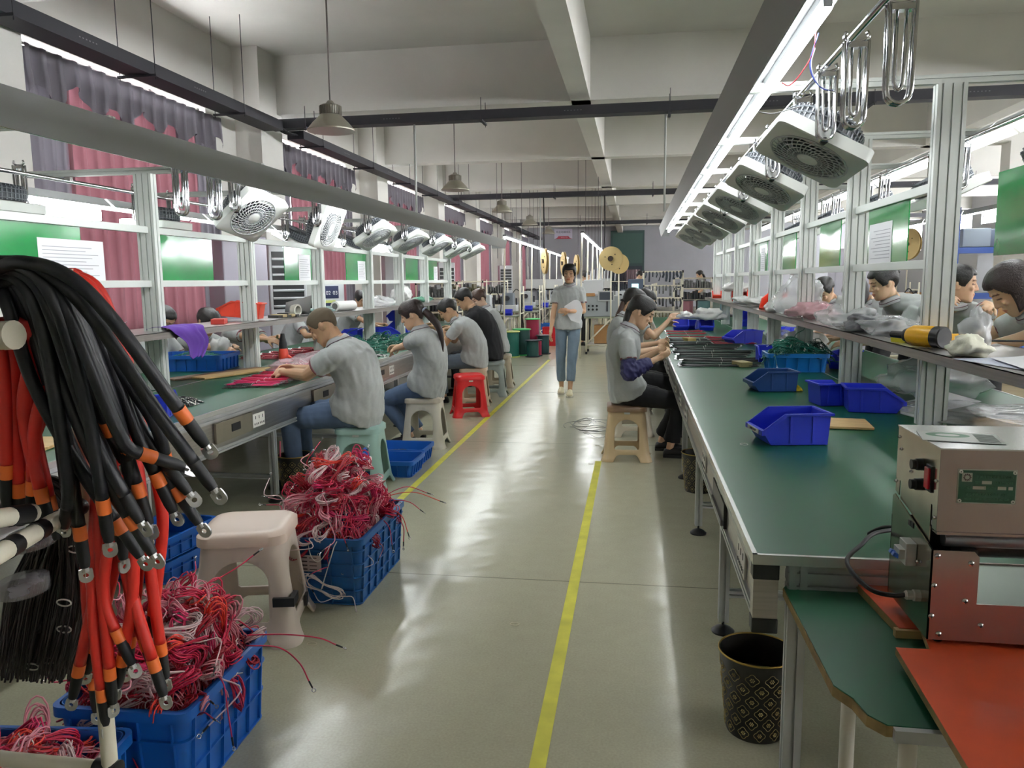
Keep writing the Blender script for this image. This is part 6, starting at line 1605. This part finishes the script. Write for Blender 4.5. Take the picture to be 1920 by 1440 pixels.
def add_hand(mb, W, d, n, s=1., curl=.6, side=1, det=True):
    """W wrist, d finger direction, n palm facing, side: thumb side sign along s axis"""
    d = V(d).normalized(); n = (V(n)-d*V(n).dot(d)).normalized(); t = d.cross(n)*side
    k = s
    mb.cap(W, .023*k, W+d*.03*k, .026*k, 8)
    mb.ell(W+d*.055*k, (t*.041*k, n*.016*k, d*.05*k), 12, 8)
    for i, (o, ln, rr) in enumerate(((.030, .070, .0085), (.0105, .078, .009), (-.0095, .073, .0085), (-.028, .056, .0075))):
        b = W+d*(.092-.004*i)*k+t*o*k; c = curl*(1+.12*i)
        p = b; dd = d.copy()
        for j, fr in enumerate((.45, .32, .23)):
            a = c*(.5+.35*j); dd = (dd*cos(a)+n*sin(a)).normalized(); q = p+dd*ln*fr*k
            mb.cap(p, rr*k*(1-.1*j), q, rr*k*(.92-.1*j), 7); p = q
    b = W+d*.03*k+t*.03*k; dd = (d*.75+t*.62+n*.35).normalized(); q = b+dd*.04*k; mb.cap(b, .0125*k, q, .0105*k, 7)
    dd = (dd+n*.35+d*.3).normalized(); mb.cap(q, .0105*k, q+dd*.032*k, .0085*k, 7)
def loft(mb, st, n=22, e=.85):
    """stations: (centre, right, front, halfwidth, halfdepth)"""
    R = []
    for c, r, f, a, b in st:
        R.append([c+r*math.copysign(abs(cos(t))**e, cos(t))*a+f*math.copysign(abs(sin(t))**e, sin(t))*b for t in [2*pi*i/n for i in range(n)]])
    mb.rings(R)
def wrinkle(me, o, amp, sc_, seed, stretch=(1, 1, .45)):
    nv = len(me.vertices); co = [0.]*(3*nv); me.vertices.foreach_get('co', co)
    nr = [0.]*(3*nv); me.vertices.foreach_get('normal', nr)
    for i in range(nv):
        x, y, z = co[3*i]-o.x, co[3*i+1]-o.y, co[3*i+2]-o.z
        q = V((x*stretch[0]*sc_+seed, y*stretch[1]*sc_, z*stretch[2]*sc_+x*sc_*.6))
        k = amp*max(0, (1-abs(noise.noise(q))*2.6)*.8+noise.noise(q*2.3)*.6+.25)
        for j in range(3): co[3*i+j] += nr[3*i+j]*k
    me.vertices.foreach_set('co', co)
    me.update()
def person(label, base, P, H, f, face, hands, feet, s=1., male=False, skin='mid', hair='short', hairm=None, shirt=None, pants=None, shoes=(28, 28, 30), vox=.006, sleeve=.62, long_sleeve=False, curl=.7, palm=None, seated=True, elbow_hint=None, armlet=False, tail=None, wd=1., bulge=.05, legs=True, cuff=None, trim=True, lids=True, knee_hint=None, hands_det=True, category='person', cap=False):
    base = V(base); P = V(P); H = V(H); up = V((0, 0, 1)); f = V(f).normalized(); r = f.cross(up).normalized()
    F = V(face).normalized(); hr = F.cross(up).normalized(); U = hr.cross(F).normalized()
    root = thing('person', label, category, base)
    B = lambda v: V(v)-base
    # neck base below and behind the head
    N = H-U*.112*s-F*.02*s-up*.030*s-f*.018
    d0 = (N-P); mid = P.lerp(N, .5)-f*bulge*s
    def sp(t): return P*(1-t)**2+(mid*2-(P+N)*.5)*2*t*(1-t)+N*t*t
    def tan(t): return (sp(min(1, t+.02))-sp(max(0, t-.02))).normalized()
    sw = (.185 if male else .165)*s*wd
    T = []
    for t, a, b in ((-.06, .172, .128), (.05, .180, .134), (.2, .158, .118), (.4, .152, .112), (.6, .165, .115), (.76, .178, .112), (.87, .170, .092), (.94, .125, .07), (1.0, .064, .058), (1.05, .056, .053)):
        c = sp(t) if t >= 0 else P-up*.05*s
        if t > 1: c = N+(U+up).normalized()*.03*s
        tt = tan(max(0, min(1, t))); ff = r.cross(tt)*-1; ff = (f-tt*f.dot(tt)).normalized()
        k = (1.06 if male else (1.0 if t > .1 else 1.04))*wd*s
        T.append((B(c), r, ff, a*k, b*k))
    shC = sp(.87); tt = tan(.87)
    S = {q: shC+r*q*sw for q in (-1, 1)}
    ul, fl = .275*s, .245*s
    A = {}
    for q in (-1, 1):
        hint = (elbow_hint[q] if elbow_hint else (r*q*.5-up*1.-f*.35))
        tgt = V(hands[q]); e, w_ = ik(S[q], tgt, ul, fl, hint); A[q] = (S[q], e, w_)
    hipw = .088*s; Lg = {}
    if legs:
        for q in (-1, 1):
            hp = P+r*q*hipw-up*.01
            kn, an = ik(hp, V(feet[q])+up*.085*s, .43*s, .40*s, (knee_hint[q] if knee_hint else (f+up*.6 if seated else f)))
            Lg[q] = (hp, kn, an)
    # ---- skin
    mb = MB()
    inner = [(c, a, b, w_*.78, dd*.78) for c, a, b, w_, dd in T[:-2]]+T[-2:]
    loft(mb, inner, 16)
    mb.cap(B(N-up*.02), .053*s*wd, B(H-U*.06*s-F*.024*s), .049*s, 14)
    head_rings(mb, B(H), F, U, hr, s)
    h = lambda x, y, z: B(H)+(hr*x+F*y+U*z)*s
    mb.cap(h(0, .083, .022), .007*s, h(0, .102, -.026), .0115*s, 8)
    for q in (-1, 1):
        mb.ell(h(.0105*q, .093, -.030), (hr*.008*s, F*.009*s, U*.007*s), 8, 6)
        mb.cap(h(.012*q, .087, .031), .007*s, h(.045*q, .074, .030), .006*s, 8)
        mb.ell(h(.040*q, .070, -.022), (hr*.018*s, F*.014*s, U*.016*s), 10, 7)
        mb.ell(h(.074*q, -.012, -.006), ((hr*.006+F*.004*q*0)*s, (F*.019)*s, U*.031*s), 10, 7)
        mb.ell(h(.078*q, -.018, .0), ((hr*.008)*s, F*.014*s, U*.022*s), 10, 7)
    mb.cap(h(-.015, .087, -.057), .0075*s, h(.015, .087, -.057), .0075*s, 8); mb.cap(h(-.012, .085, -.069), .0075*s, h(.012, .085, -.069), .0075*s, 8)
    ar = 1.1 if male else .95
    for q in (-1, 1):
        a, e, w_ = A[q]
        mb.cap(B(a-r*q*.02), .040*s*ar, B(a.lerp(e, .5)), .042*s*ar, 12); mb.cap(B(a.lerp(e, .5)), .042*s*ar, B(e), .037*s*ar, 12)
        mb.cap(B(e), .038*s*ar, B(e.lerp(w_, .45)), .035*s*ar, 12); mb.cap(B(e.lerp(w_, .45)), .035*s*ar, B(w_), .0235*s*ar, 12)
        d = (w_-e).normalized(); pn = (palm[q] if palm else (-up*.6-r*q*.5+f*.2))
        add_hand(mb, B(w_), d if not (isinstance(palm, dict) and ('d%d' % q) in palm) else palm['d%d' % q], pn, s*(1.06 if male else .98), curl, -q)
    if legs:
        for q in (-1, 1):
            hp, kn, an = Lg[q]
            mb.cap(B(P+r*q*hipw*.6), .07*s, B(hp.lerp(kn, .3)), .06*s, 10); mb.cap(B(hp.lerp(kn, .3)), .06*s, B(kn), .045*s, 10)
            mb.cap(B(kn), .045*s, B(kn.lerp(an, .35)), .045*s, 10); mb.cap(B(kn.lerp(an, .35)), .045*s, B(an), .030*s, 10)
            mb.cap(B(an), .030*s, B(V(feet[q])+up*.04*s-f*.01), .028*s, 10); mb.cap(B(V(feet[q])+up*.03*s), .024*s, B(V(feet[q])+up*.026*s+f*.11*s), .02*s, 10)
    me = remesh(mb, vox, 2 if vox < .008 else 1)
    ca = me.color_attributes.new('tone', 'FLOAT_COLOR', 'POINT')
    cols = [1.0]*(4*len(me.vertices)); HB = B(H)
    for i, v in enumerate(me.vertices):
        p = v.co-HB
        if p.length > .16*s: continue
        x, y, z = p.dot(hr)/s, p.dot(F)/s, p.dot(U)/s; c = None
        if y > .05:
            ax = abs(x)
            if ax < .024-(abs(z+.062)*.9) and -.076 < z < -.052: c = (.80, .48, .50)
            elif .014 < ax < .047 and abs(z-.004-.0+.03*(ax-.03)**2*30) < .0045: c = (.16, .12, .12) if lids else (.9, .9, .9)
            elif .012 < ax < .052 and abs(z-.033+.25*abs(ax-.03)) < .0045: c = (.25, .2, .18)
        if c: cols[4*i:4*i+3] = c
    ca.data.foreach_set('color', cols)
    mkobj('body', me, skin_mat(skin), root)
    # ---- shirt
    shirt = shirt or SHIRT
    mb = MB(); loft(mb, [(c, a, b, w_*1.03+.006, dd*1.05+.008) for c, a, b, w_, dd in T[:-2]]+[(T[-2][0]-up*.012, T[-2][1], T[-2][2], T[-2][3]*1.12, T[-2][4]*1.15)], 26)
    for q in (-1, 1):
        a, e, w_ = A[q]; fr = 1. if long_sleeve else sleeve
        mb.cap(B(N-up*.035), .048*s*wd, B(a-up*.006), .052*s*wd, 14)
        mb.cap(B(a-r*q*.02-up*.008), .058*s*wd, B(a.lerp(e, fr*.5)), .061*s*wd, 16)
        end = a.lerp(e, fr); u_, v_, d_ = frame(e-a)
        mb.rings([[B(c)+(u_*cos(t*pi/8)+v_*sin(t*pi/8))*rr for t in range(16)] for c, rr in ((a.lerp(e, .1), .062*s*wd), (a.lerp(e, fr*.5), .062*s*wd), (end, .061*s*wd if not long_sleeve else .052*s))])
        if long_sleeve: mb.cap(B(e), .052*s, B(w_-(w_-e)*.06), .036*s, 12)
    vs = max(vox*1.6, .009); me = remesh(mb, vs, 3)
    wrinkle(me, B(P), .008 if vox < .008 else .006, 11, len(label) % 17)
    sh = mkobj('shirt', me, shirt, root)
    if not long_sleeve and trim:
        for q in (-1, 1):
            a, e, w_ = A[q]; c = a.lerp(e, sleeve-.02); u_, v_, d_ = frame(e-a)
            MB().rings([[B(c)+(u_*cos(t*pi/10)+v_*sin(t*pi/10))*rr*s*wd+d_*hh for t in range(20)] for rr, hh in ((.0635, -.006), (.0655, 0), (.064, .006), (.058, .006))]).obj('sleeve_trim', mat('sleeve_trim', (120, 74, 80), .8), sh, True)
    if shirt is SHIRT:
        c = B(N); tilt = (U+up*.6+f*.0).normalized(); R = []
        ff = (f-tilt*f.dot(tilt)).normalized(); rr_ = tilt.cross(ff)*-1
        for hh, k in ((-.012, 1.24), (.036, 1.08), (.040, 1.06), (.022, 1.26), (-.008, 1.48), (-.013, 1.45), (.012, 1.24), (.030, 1.06), (-.012, 1.14)):
            R.append([c+rr_*.060*k*s*wd*cos(t*pi/14)+ff*(.060*k*s*wd*sin(t*pi/14)+.006)+tilt*(hh-.022*max(0, sin(t*pi/14))**2)*s for t in range(28)])
        MB().rings(R, False).obj('collar', mat('collar_grey', (172, 172, 174), .85), root, True)
        MB().tube([R[4][t]*.5+R[3][t]*.5+tilt*.002-(c-R[4][t])*.02 for t in range(28)], .0024, 5, True).obj('collar_stripe', mat('collar_stripe', (88, 52, 64), .8), root.children[-1] if False else root, True)
    # ---- trousers and shoes
    if legs:
        mb = MB(); pt = up.lerp(tan(0), .5).normalized()
        loft(mb, [(B(P-up*.085*s), r, f, .13*s*wd, .09*s*wd), (B(P-up*.05*s), r, f, .168*s*wd, .122*s*wd), (B(P+up*.02*s), r, f, .17*s*wd, .128*s*wd), (B(P+pt*.10*s), r, f, .152*s*wd, .112*s*wd)], 22)
        for q in (-1, 1):
            hp, kn, an = Lg[q]; cu = an-(an-kn)*(cuff or .06)
            mb.cap(B(hp), .090*s*wd, B(hp.lerp(kn, .5)), .078*s*wd, 14); mb.cap(B(hp.lerp(kn, .5)), .078*s*wd, B(kn), .062*s, 14)
            u_, v_, d_ = frame(cu-kn); mb.cap(B(kn), .062*s, B(kn.lerp(cu, .4)), .058*s, 14)
            mb.rings([[B(c)+(u_*cos(t*pi/8)+v_*sin(t*pi/8))*rr for t in range(16)] for c, rr in ((kn.lerp(cu, .2), .058*s), (kn.lerp(cu, .6), .056*s), (cu, .054*s if pants is not TRB else .072*s))])
        me = remesh(mb, vs, 2); wrinkle(me, B(P), .006, 9, 3)
        mkobj('trousers', me, pants or JEAN, root)
        for q in (-1, 1):
            ft = V(feet[q]); fd = f; rr_ = r; sm = MB(); R = []
            for y, w_, hh in ((-.075, .018, .03), (-.065, .030, .055), (-.03, .034, .075), (.02, .036, .075), (.07, .042, .058), (.12, .044, .045), (.155, .036, .034), (.172, .02, .022)):
                c = B(ft)+fd*(y+.02)*s
                R.append([c+rr_*w_*s*cos(t*pi/8)+up*(hh/2+.012+(hh/2+.0)*sin(t*pi/8)*1.0)*s for t in range(16)])
            sm.rings(R); so = sm.obj('shoe', mat('shoe_%d_%d_%d' % shoes, shoes, .5), root, True)
            MB().rings([[B(ft)+fd*((y)*s)+rr_*x*s+up*z_ for x, y in ((-.03, -.055), (.03, -.055), (.04, .02), (.047, .1), (.042, .16), (.02, .192), (-.02, .192), (-.042, .16), (-.047, .1), (-.04, .02))] for z_ in (.001, .022)]).obj('sole', mat('sole_pale' if shoes != (28, 28, 30) else 'sole_dark', (206, 200, 186) if shoes != (28, 28, 30) else (24, 24, 26), .6), so, 30)
    # ---- hair
    hm = hairm or HAIR; thick = {'shaven': .004, 'short': .014}.get(hair, .017)
    R = []; n = 72
    prof = [(-.118, .070, .025, .020), (-.111, .084, .005, .036), (-.092, .089, -.03, .050), (-.062, .087, -.060, .060), (-.03, .086, -.085, .066), (0, .085, -.098, .071), (.03, .087, -.103, .0745), (.06, .083, -.102, .073), (.085, .067, -.088, .064), (.103, .040, -.062, .047), (.113, .012, -.035, .025)]
    zs = [-.105+.0075*k for k in range(28)]+[.101, .105, .109, .113]
    def pf(z):
        for k in range(len(prof)-1):
            if prof[k][0] <= z <= prof[k+1][0]:
                t = (z-prof[k][0])/(prof[k+1][0]-prof[k][0]); return [prof[k][i]*(1-t)+prof[k+1][i]*t for i in range(4)]
        return prof[-1]
    for z in zs:
        _, yf, yb, w_ = pf(z); cy, hy = (yf+yb)/2, (yf-yb)/2; ring = []
        for i in range(n):
            a = 2*pi*i/n; ca, sa = cos(a), sin(a)
            az = abs(atan2(ca, sa))
            if hair == 'shaven': top, side, back = .062, .0, .066
            elif hair == 'bangs': top, side, back = .036, .02, .085
            elif hair == 'bangs_none': top, side, back = .050, .03, .085
            else: top, side, back = .062, .012, .085
            if az < .7: line = top
            elif az < 1.2: line = top-(az-.7)/.5*(top+side*.6)
            elif az < 1.65: line = -side
            elif az < 1.95: line = .008
            else: line = .008-(az-1.95)/(pi-1.95)*back
            if hair == 'bob' and az > 1.15: line = -.1
            e_ = min(1, max(0, (z-line)/.014+.5)); e_ = e_*e_*(3-2*e_)
            g = -.006+(thick*(.75+.25*min(1, max(0, (z-line)/.03)))+.006)*e_
            bk = 1.25 if (az > 2.2 and hair != 'shaven') else 1.
            jit = (1+.14*noise.noise(V((ca*3, sa*3, z*14+len(label))))) if hair != 'shaven' else 1
            x = math.copysign(abs(ca)**.85, ca)*(w_+g*jit); y = cy+math.copysign(abs(sa)**.9, sa)*(hy+g*bk*jit)
            zz = z+(thick*.9*jit*max(0, (z-.05)/.065) if z > .05 else 0)
            ring.append(B(H)+(hr*x+F*y+U*zz)*s)
        R.append(ring)
    R.append([B(H)+(U*(.116+thick*.95)+F*(-.015)+hr*cos(2*pi*i/n)*.008+F*sin(2*pi*i/n)*.01)*s for i in range(n)])
    hb = MB(); hb.rings(R)
    ho = hb.obj('hair', hm, root, True)
    if hair in ('bun',):
        c = h(0, -.115, .055); MB().ell(c, (hr*.036*s, F*.034*s, U*.034*s), 14, 9).obj('hair_bun', hm, ho, True)
    if tail:
        pts = [h(0, -.10, .02)]+[B(V(q)) for q in tail]; L_ = smoothpts(pts, 6); k = len(L_)
        MB().tube(L_, [(.024+.012*sin(pi*min(1, i/k*1.3)))*(1-.6*(i/k)**2)*s*(.72 if 'brown' in label else 1) for i in range(k)], 12).obj('ponytail', HAIRB if 'brown' in label else hm, ho, True)
        MB().lathe([(.02, -.01), (.031, -.008), (.034, 0), (.031, .008), (.02, .01)], L_[2], 16, L_[3]-L_[2]).obj('hair_tie', mat('hair_tie', (150, 160, 180), .6) if 'long dark' in label else BLK, ho, True)
    if armlet:
        q = armlet; a, e, w_ = A[q]
        mb = MB(); e1 = a.lerp(e, .72); e2 = e.lerp(w_, .62)
        mb.cap(B(e1), .052*s, B(e), .060*s, 16); mb.cap(B(e), .060*s, B(e2), .046*s, 16)
        me = remesh(mb, .007, 2); wrinkle(me, B(P), .010, 22, 5, (1, 1, 1)); o = mkobj('arm_sleeve', me, mat('navy_print_sleeve', (34, 34, 84), .6), root)
    return root
X = V((1, 0, 0)); Yv = V((0, 1, 0)); UP = V((0, 0, 1))
# facing -X (left bench, aisle side): right hand side is +Y (q=+1), left is -Y (q=-1)
def seatL(label, x, y, hx, hy, hz, hands, **k):
    f = k.pop('f', V((-1, 0, 0))); hip = k.pop('hip', .545)
    ft = k.pop('ft', ((x-.42, y-.10, 0), (x-.40, y+.12, 0)))
    return person(label, (x, y, 0), (x, y, hip), (hx, hy, hz), f, k.pop('face', (-.85, 0, -.55)), hands, {-1: ft[0], 1: ft[1]}, **k)
PN = {-1: V((.1, .5, -.6)), 1: V((.1, -.5, -.6))}
seatL('shaven headed person in grey polo and jeans bent over magenta leads at the left bench', -1.96, 5.22, -2.13, 5.10, 1.155, {-1: (-2.43, 5.10, .83), 1: (-2.46, 5.36, .83)}, male=True, skin='tan', hair='shaven', hairm=STUB, vox=.0045, face=(-.80, -.05, -.60), palm=PN, s=1.05, wd=1.12, bulge=.075, ft=((-2.36, 5.05, 0), (-2.40, 5.32, 0)), elbow_hint={-1: V((.15, -.5, -.7)), 1: V((.1, .5, -.7))}, hip=.55, f=(-1, -.05, 0))
seatL('person with a long dark ponytail in grey polo and jeans on the off white stool', -1.82, 6.60, -1.88, 6.42, 1.175, {-1: (-2.17, 6.75, .84), 1: (-2.15, 6.90, .86)}, skin='mid', hair='bangs', vox=.0045, face=(-.92, .05, -.35), palm=PN, tail=[(-1.72, 6.40, 1.17), (-1.65, 6.41, 1.08), (-1.62, 6.42, .96), (-1.62, 6.43, .86)], bulge=.07, hairm=mat('dark_brown_hair', (40, 26, 26), .4, bump=.35, bscale=160), f=(-1, .12, 0), ft=((-1.98, 6.62, 0), (-1.96, 6.86, 0)), shoes=(34, 32, 38), elbow_hint={-1: V((.3, -.3, -.9)), 1: V((.2, .5, -.8))}, wd=1.04)
seatL('short haired person in a grey shirt leaning low over the bench beyond the long ponytail', -1.87, 8.92, -2.13, 8.72, 1.13, {-1: (-2.27, 8.78, .93), 1: (-2.33, 8.98, .90)}, male=True, skin='tan', hair='short', vox=.006, face=(-.78, -.05, -.62), palm=PN, pants=TRG, bulge=.09, s=1.03)
seatL('person with short black hair in a black t-shirt sitting at the left bench', -1.82, 9.72, -2.10, 9.48, 1.24, {-1: (-2.35, 9.6, .86), 1: (-2.35, 9.85, .86)}, male=True, skin='tan', hair='short', shirt=SHIRTD, pants=TRB, vox=.007, face=(-.8, -.15, -.55), bulge=.08, s=1.04, trim=False)
seatL('brown haired person in a grey long sleeved shirt, farthest seated along the left bench', -1.86, 10.55, -2.08, 10.30, 1.22, {-1: (-2.3, 10.45, .86), 1: (-2.35, 10.65, .86)}, skin='fair', hair='bun', hairm=HAIRB, long_sleeve=True, vox=.007, face=(-.75, -.45, -.5), pants=TRB, trim=False)
# right bench, facing +X: right hand side is -Y (q=+1)
def seatR(label, x, y, hx, hy, hz, hands, **k):
    f = k.pop('f', V((1, 0, 0))); ft = k.pop('ft', ((x+.40, y+.10, 0), (x+.40, y-.10, 0)))
    return person(label, (x, y, 0), (x, y, .555), (hx, hy, hz), f, k.pop('face', (.8, 0, -.6)), hands, {-1: ft[0], 1: ft[1]}, **k)
PNR = {-1: V((-.1, -.6, .5)), 1: V((-.1, .6, .5))}
seatR('person in grey polo with a navy arm sleeve seated on the sand coloured stool', -.04, 6.30, .055, 6.13, 1.20, {-1: (.18, 6.32, .875), 1: (.175, 6.0, .85)}, skin='mid', hair='bob_none', vox=.0045, face=(.86, .02, -.50), palm=PNR, armlet=1, pants=TRB, shoes=(28, 28, 30), tail=[(-.06, 6.12, 1.12), (-.075, 6.12, 1.06)], bulge=.05, ft=((.24, 6.62, 0), (.30, 6.36, 0)), elbow_hint={-1: V((-.2, .4, -.9)), 1: V((-.25, -.35, -.9))}, cuff=.16)
seatR('person with a long brown ponytail, second one seated along the right bench', -.03, 7.32, .0, 7.12, 1.245, {-1: (.20, 7.35, .86), 1: (.20, 7.05, .835)}, skin='mid', hair='bun_none', vox=.006, face=(.85, .1, -.5), palm=PNR, pants=TRB, tail=[(-.13, 7.08, 1.17), (-.17, 7.08, 1.08), (-.21, 7.08, .97)], hairm=HAIR)
seatR('person reaching out a hand, third one seated along the right bench', .0, 8.55, .12, 8.4, 1.225, {-1: (.34, 8.62, .95), 1: (.36, 8.3, 1.03)}, skin='mid', hair='short', vox=.007, face=(.85, -.1, -.5), pants=TRB, trim=False)
# walking woman
person('person walking in the aisle in grey polo and washed jeans, holding white papers', (-.83, 9.9, 0), (-.84, 9.93, .90), (-.815, 9.83, 1.535), (.04, -1, 0), (-.02, -1, -.06),
    {1: (-1.055, 9.78, .76), -1: (-.80, 9.66, 1.075)}, {1: (-.93, 9.98, 0), -1: (-.80, 9.74, 0)}, skin='tan', hair='bangs_none', vox=.0055, pants=JEANG, shoes=(206, 196, 160), seated=False, bulge=.0, cuff=.22,
    palm={1: V((.6, .2, 0)), -1: V((0, 1, .1)), 'd-1': V((-1, -.05, .05))}, elbow_hint={1: V((-.3, .5, -.2)), -1: V((.7, .6, -.6))}, s=.985, wd=.92, tail=[(-.78, 9.93, 1.47), (-.75, 9.91, 1.38)], curl=.5, knee_hint={1: V((0, -1, 0)), -1: V((0, -1, 0))})
m = MB(); m.prism([(-.03, -.13), (.085, -.17), (.12, .0), (.09, .10), (.05, .13), (.01, .125), (-.11, .05), (-.115, .01)], (-.755, 9.715, 1.085), (1, 0, 0), (0, 0, 1), (0, 1, 0), .008)
tag(m.obj('paper_stack', PAPER, bevel=.003), 'white papers held against the chest of the walking woman', 'papers')
# behind the left bench, facing +X
def backL(label, x, y, hx, hy, hz, h1, h2, **k):
    return person(label, (x, y, 0), (x, y, .56), (hx, hy, hz), k.pop('f', (1, -.1, 0)), k.pop('face', (.8, -.2, -.55)), {-1: h1, 1: h2}, {-1: (x+.4, y+.1, 0), 1: (x+.4, y-.1, 0)}, pants=TRB, skin=k.pop('skin', 'tan'), vox=k.pop('vox', .007), **k)
backL('black haired person behind the purple cloth on the far side of the left bench', -4.25, 6.2, -4.0, 6.12, 1.15, (-3.75, 6.25, .84), (-3.72, 5.95, .84), hair='short')
backL('person holding parts behind the tilted red bin, far side of the left bench', -4.28, 6.95, -4.0, 6.82, 1.10, (-3.72, 6.75, .86), (-3.68, 6.55, .86), hair='bob_n', f=(1, -.35, 0))
backL('person working behind the left bench, beyond the orange heat gun', -4.3, 7.75, -3.98, 7.62, 1.12, (-3.66, 7.55, .90), (-3.6, 7.35, .88), hair='short', f=(1, -.3, 0))
backL('person beyond the left bench, mostly hidden by the shaven headed person', -4.3, 9.1, -3.98, 9.2, 1.16, (-3.75, 9.25, .82), (-3.7, 8.85, .84), hair='short', f=(1, .1, 0))
backL('person with a black hair bun and gloves behind the left bench shelf', -4.2, 10.75, -3.84, 10.6, 1.215, (-3.55, 10.65, .86), (-3.5, 10.35, .84), hair='bun', face=(.7, -.5, -.5), s=1.0)
# behind the right bench
def backR(label, x, y, hx, hy, hz, h1, h2, **k):
    return person(label, (x, y, 0), (x, y, k.pop('hip', .6)), (hx, hy, hz), k.pop('f', (-1, -.15, 0)), k.pop('face', (-.85, -.3, -.35)), {-1: h1, 1: h2}, {-1: k.pop('f1', (x-.4, y-.1, 0)), 1: k.pop('f2', (x-.4, y+.1, 0))}, pants=TRB, skin=k.pop('skin', 'mid'), vox=k.pop('vox', .006), **k)
backR('laughing person with tied black hair in pale grey polo behind the right bench', 2.52, 6.75, 1.90, 6.42, 1.405, (1.75, 6.3, .95), (1.85, 6.75, .95), hair='bun', face=(-.93, -.10, -.34), hip=.93, f=(-1, -.3, 0), f1=(2.5, 6.6, 0), f2=(2.55, 6.9, 0), elbow_hint={-1: V((0, 0, -1)), 1: V((0, 0, -1))}, s=1.03, bulge=.09, seated=False)
backR('person stretching both arms forward, seen through the right frame', 2.42, 6.0, 2.15, 5.62, 1.40, (2.02, 4.82, 1.31), (1.90, 4.95, 1.34), hair='short', f=(-.35, -1, 0), face=(.95, -.35, -.1), hip=.90, f1=(2.5, 5.9, 0), f2=(2.3, 5.95, 0), elbow_hint={-1: V((.2, 0, -1)), 1: V((-.2, 0, -1))}, s=1.03, seated=False)
backR('person with dark brown hair bent forward at the right edge behind the bench', 2.55, 4.6, 1.90, 4.32, 1.385, (1.72, 4.62, .99), (1.78, 4.95, 1.0), hair='bob', hairm=mat('dark_brown_hair', (40, 26, 26), .4), f=(-1, -.1, 0), face=(-.75, .1, -.7), hip=.95, s=1.06, bulge=.1, f1=(2.55, 4.45, 0), f2=(2.55, 4.75, 0), seated=False)
backR('person with bowed black head behind the bag of pink wires on the right shelf', 2.45, 8.2, 1.80, 7.85, 1.33, (1.8, 7.7, .9), (1.8, 8.2, .9), hair='short', face=(-.6, -.5, -.7), hip=.9, f1=(2.45, 8.1, 0), f2=(2.45, 8.35, 0), seated=False)
backR('person with black hair bowed low beside the laughing woman', 2.5, 7.35, 1.88, 7.05, 1.325, (1.8, 6.95, .9), (1.8, 7.4, .9), hair='bob', face=(-.6, -.3, -.8), hip=.9, f1=(2.5, 7.2, 0), f2=(2.5, 7.5, 0), seated=False)
# far figures
def stand(label, x, y, f, hz=1.55, hz_=None, **k):
    s_ = (hz+.1)/1.63; f = V(f).normalized()
    r = f.cross(UP)
    b = V((x, y, 0))
    return person(label, b, b+UP*.93*s_, b+UP*hz+f*.03, f, f-UP*.3, {-1: b-r*.2+f*.25+UP*1.0, 1: b+r*.2+f*.25+UP*1.0}, {-1: b-r*.1, 1: b+r*.1}, seated=False, bulge=0, vox=.012, pants=TRB, s=s_, trim=False, **k)
stand('person with a black ponytail standing far off right of the pipe rack', 1.95, 24, (-1, -.2, 0), 1.58, hair='bun_', tail=[(2.07, 24, 1.5), (2.1, 24, 1.38)])
stand('person with black hair standing before the far green grey door', .12, 23.1, (1, .2, 0), 1.58, hair='short')
stand('person in a white shirt standing at the machines behind the right light bar poles', -1.1, 17.5, (1, -.6, 0), 1.54, hair='bun')
person('person bowed behind the grey machine with the dark screen', (.0, 17.6, 0), (.0, 17.6, .62), (.0, 17.3, 1.29), (0, -1, 0), (.2, -.8, -.7), {-1: (.2, 17.1, 1.0), 1: (-.2, 17.1, 1.0)}, {-1: (.1, 17.2, 0), 1: (-.1, 17.2, 0)}, hair='short', vox=.012, pants=TRB, shirt=mat('maroon_shirt', (110, 40, 50), .8))
bpy.data.scenes.remove(_TS)
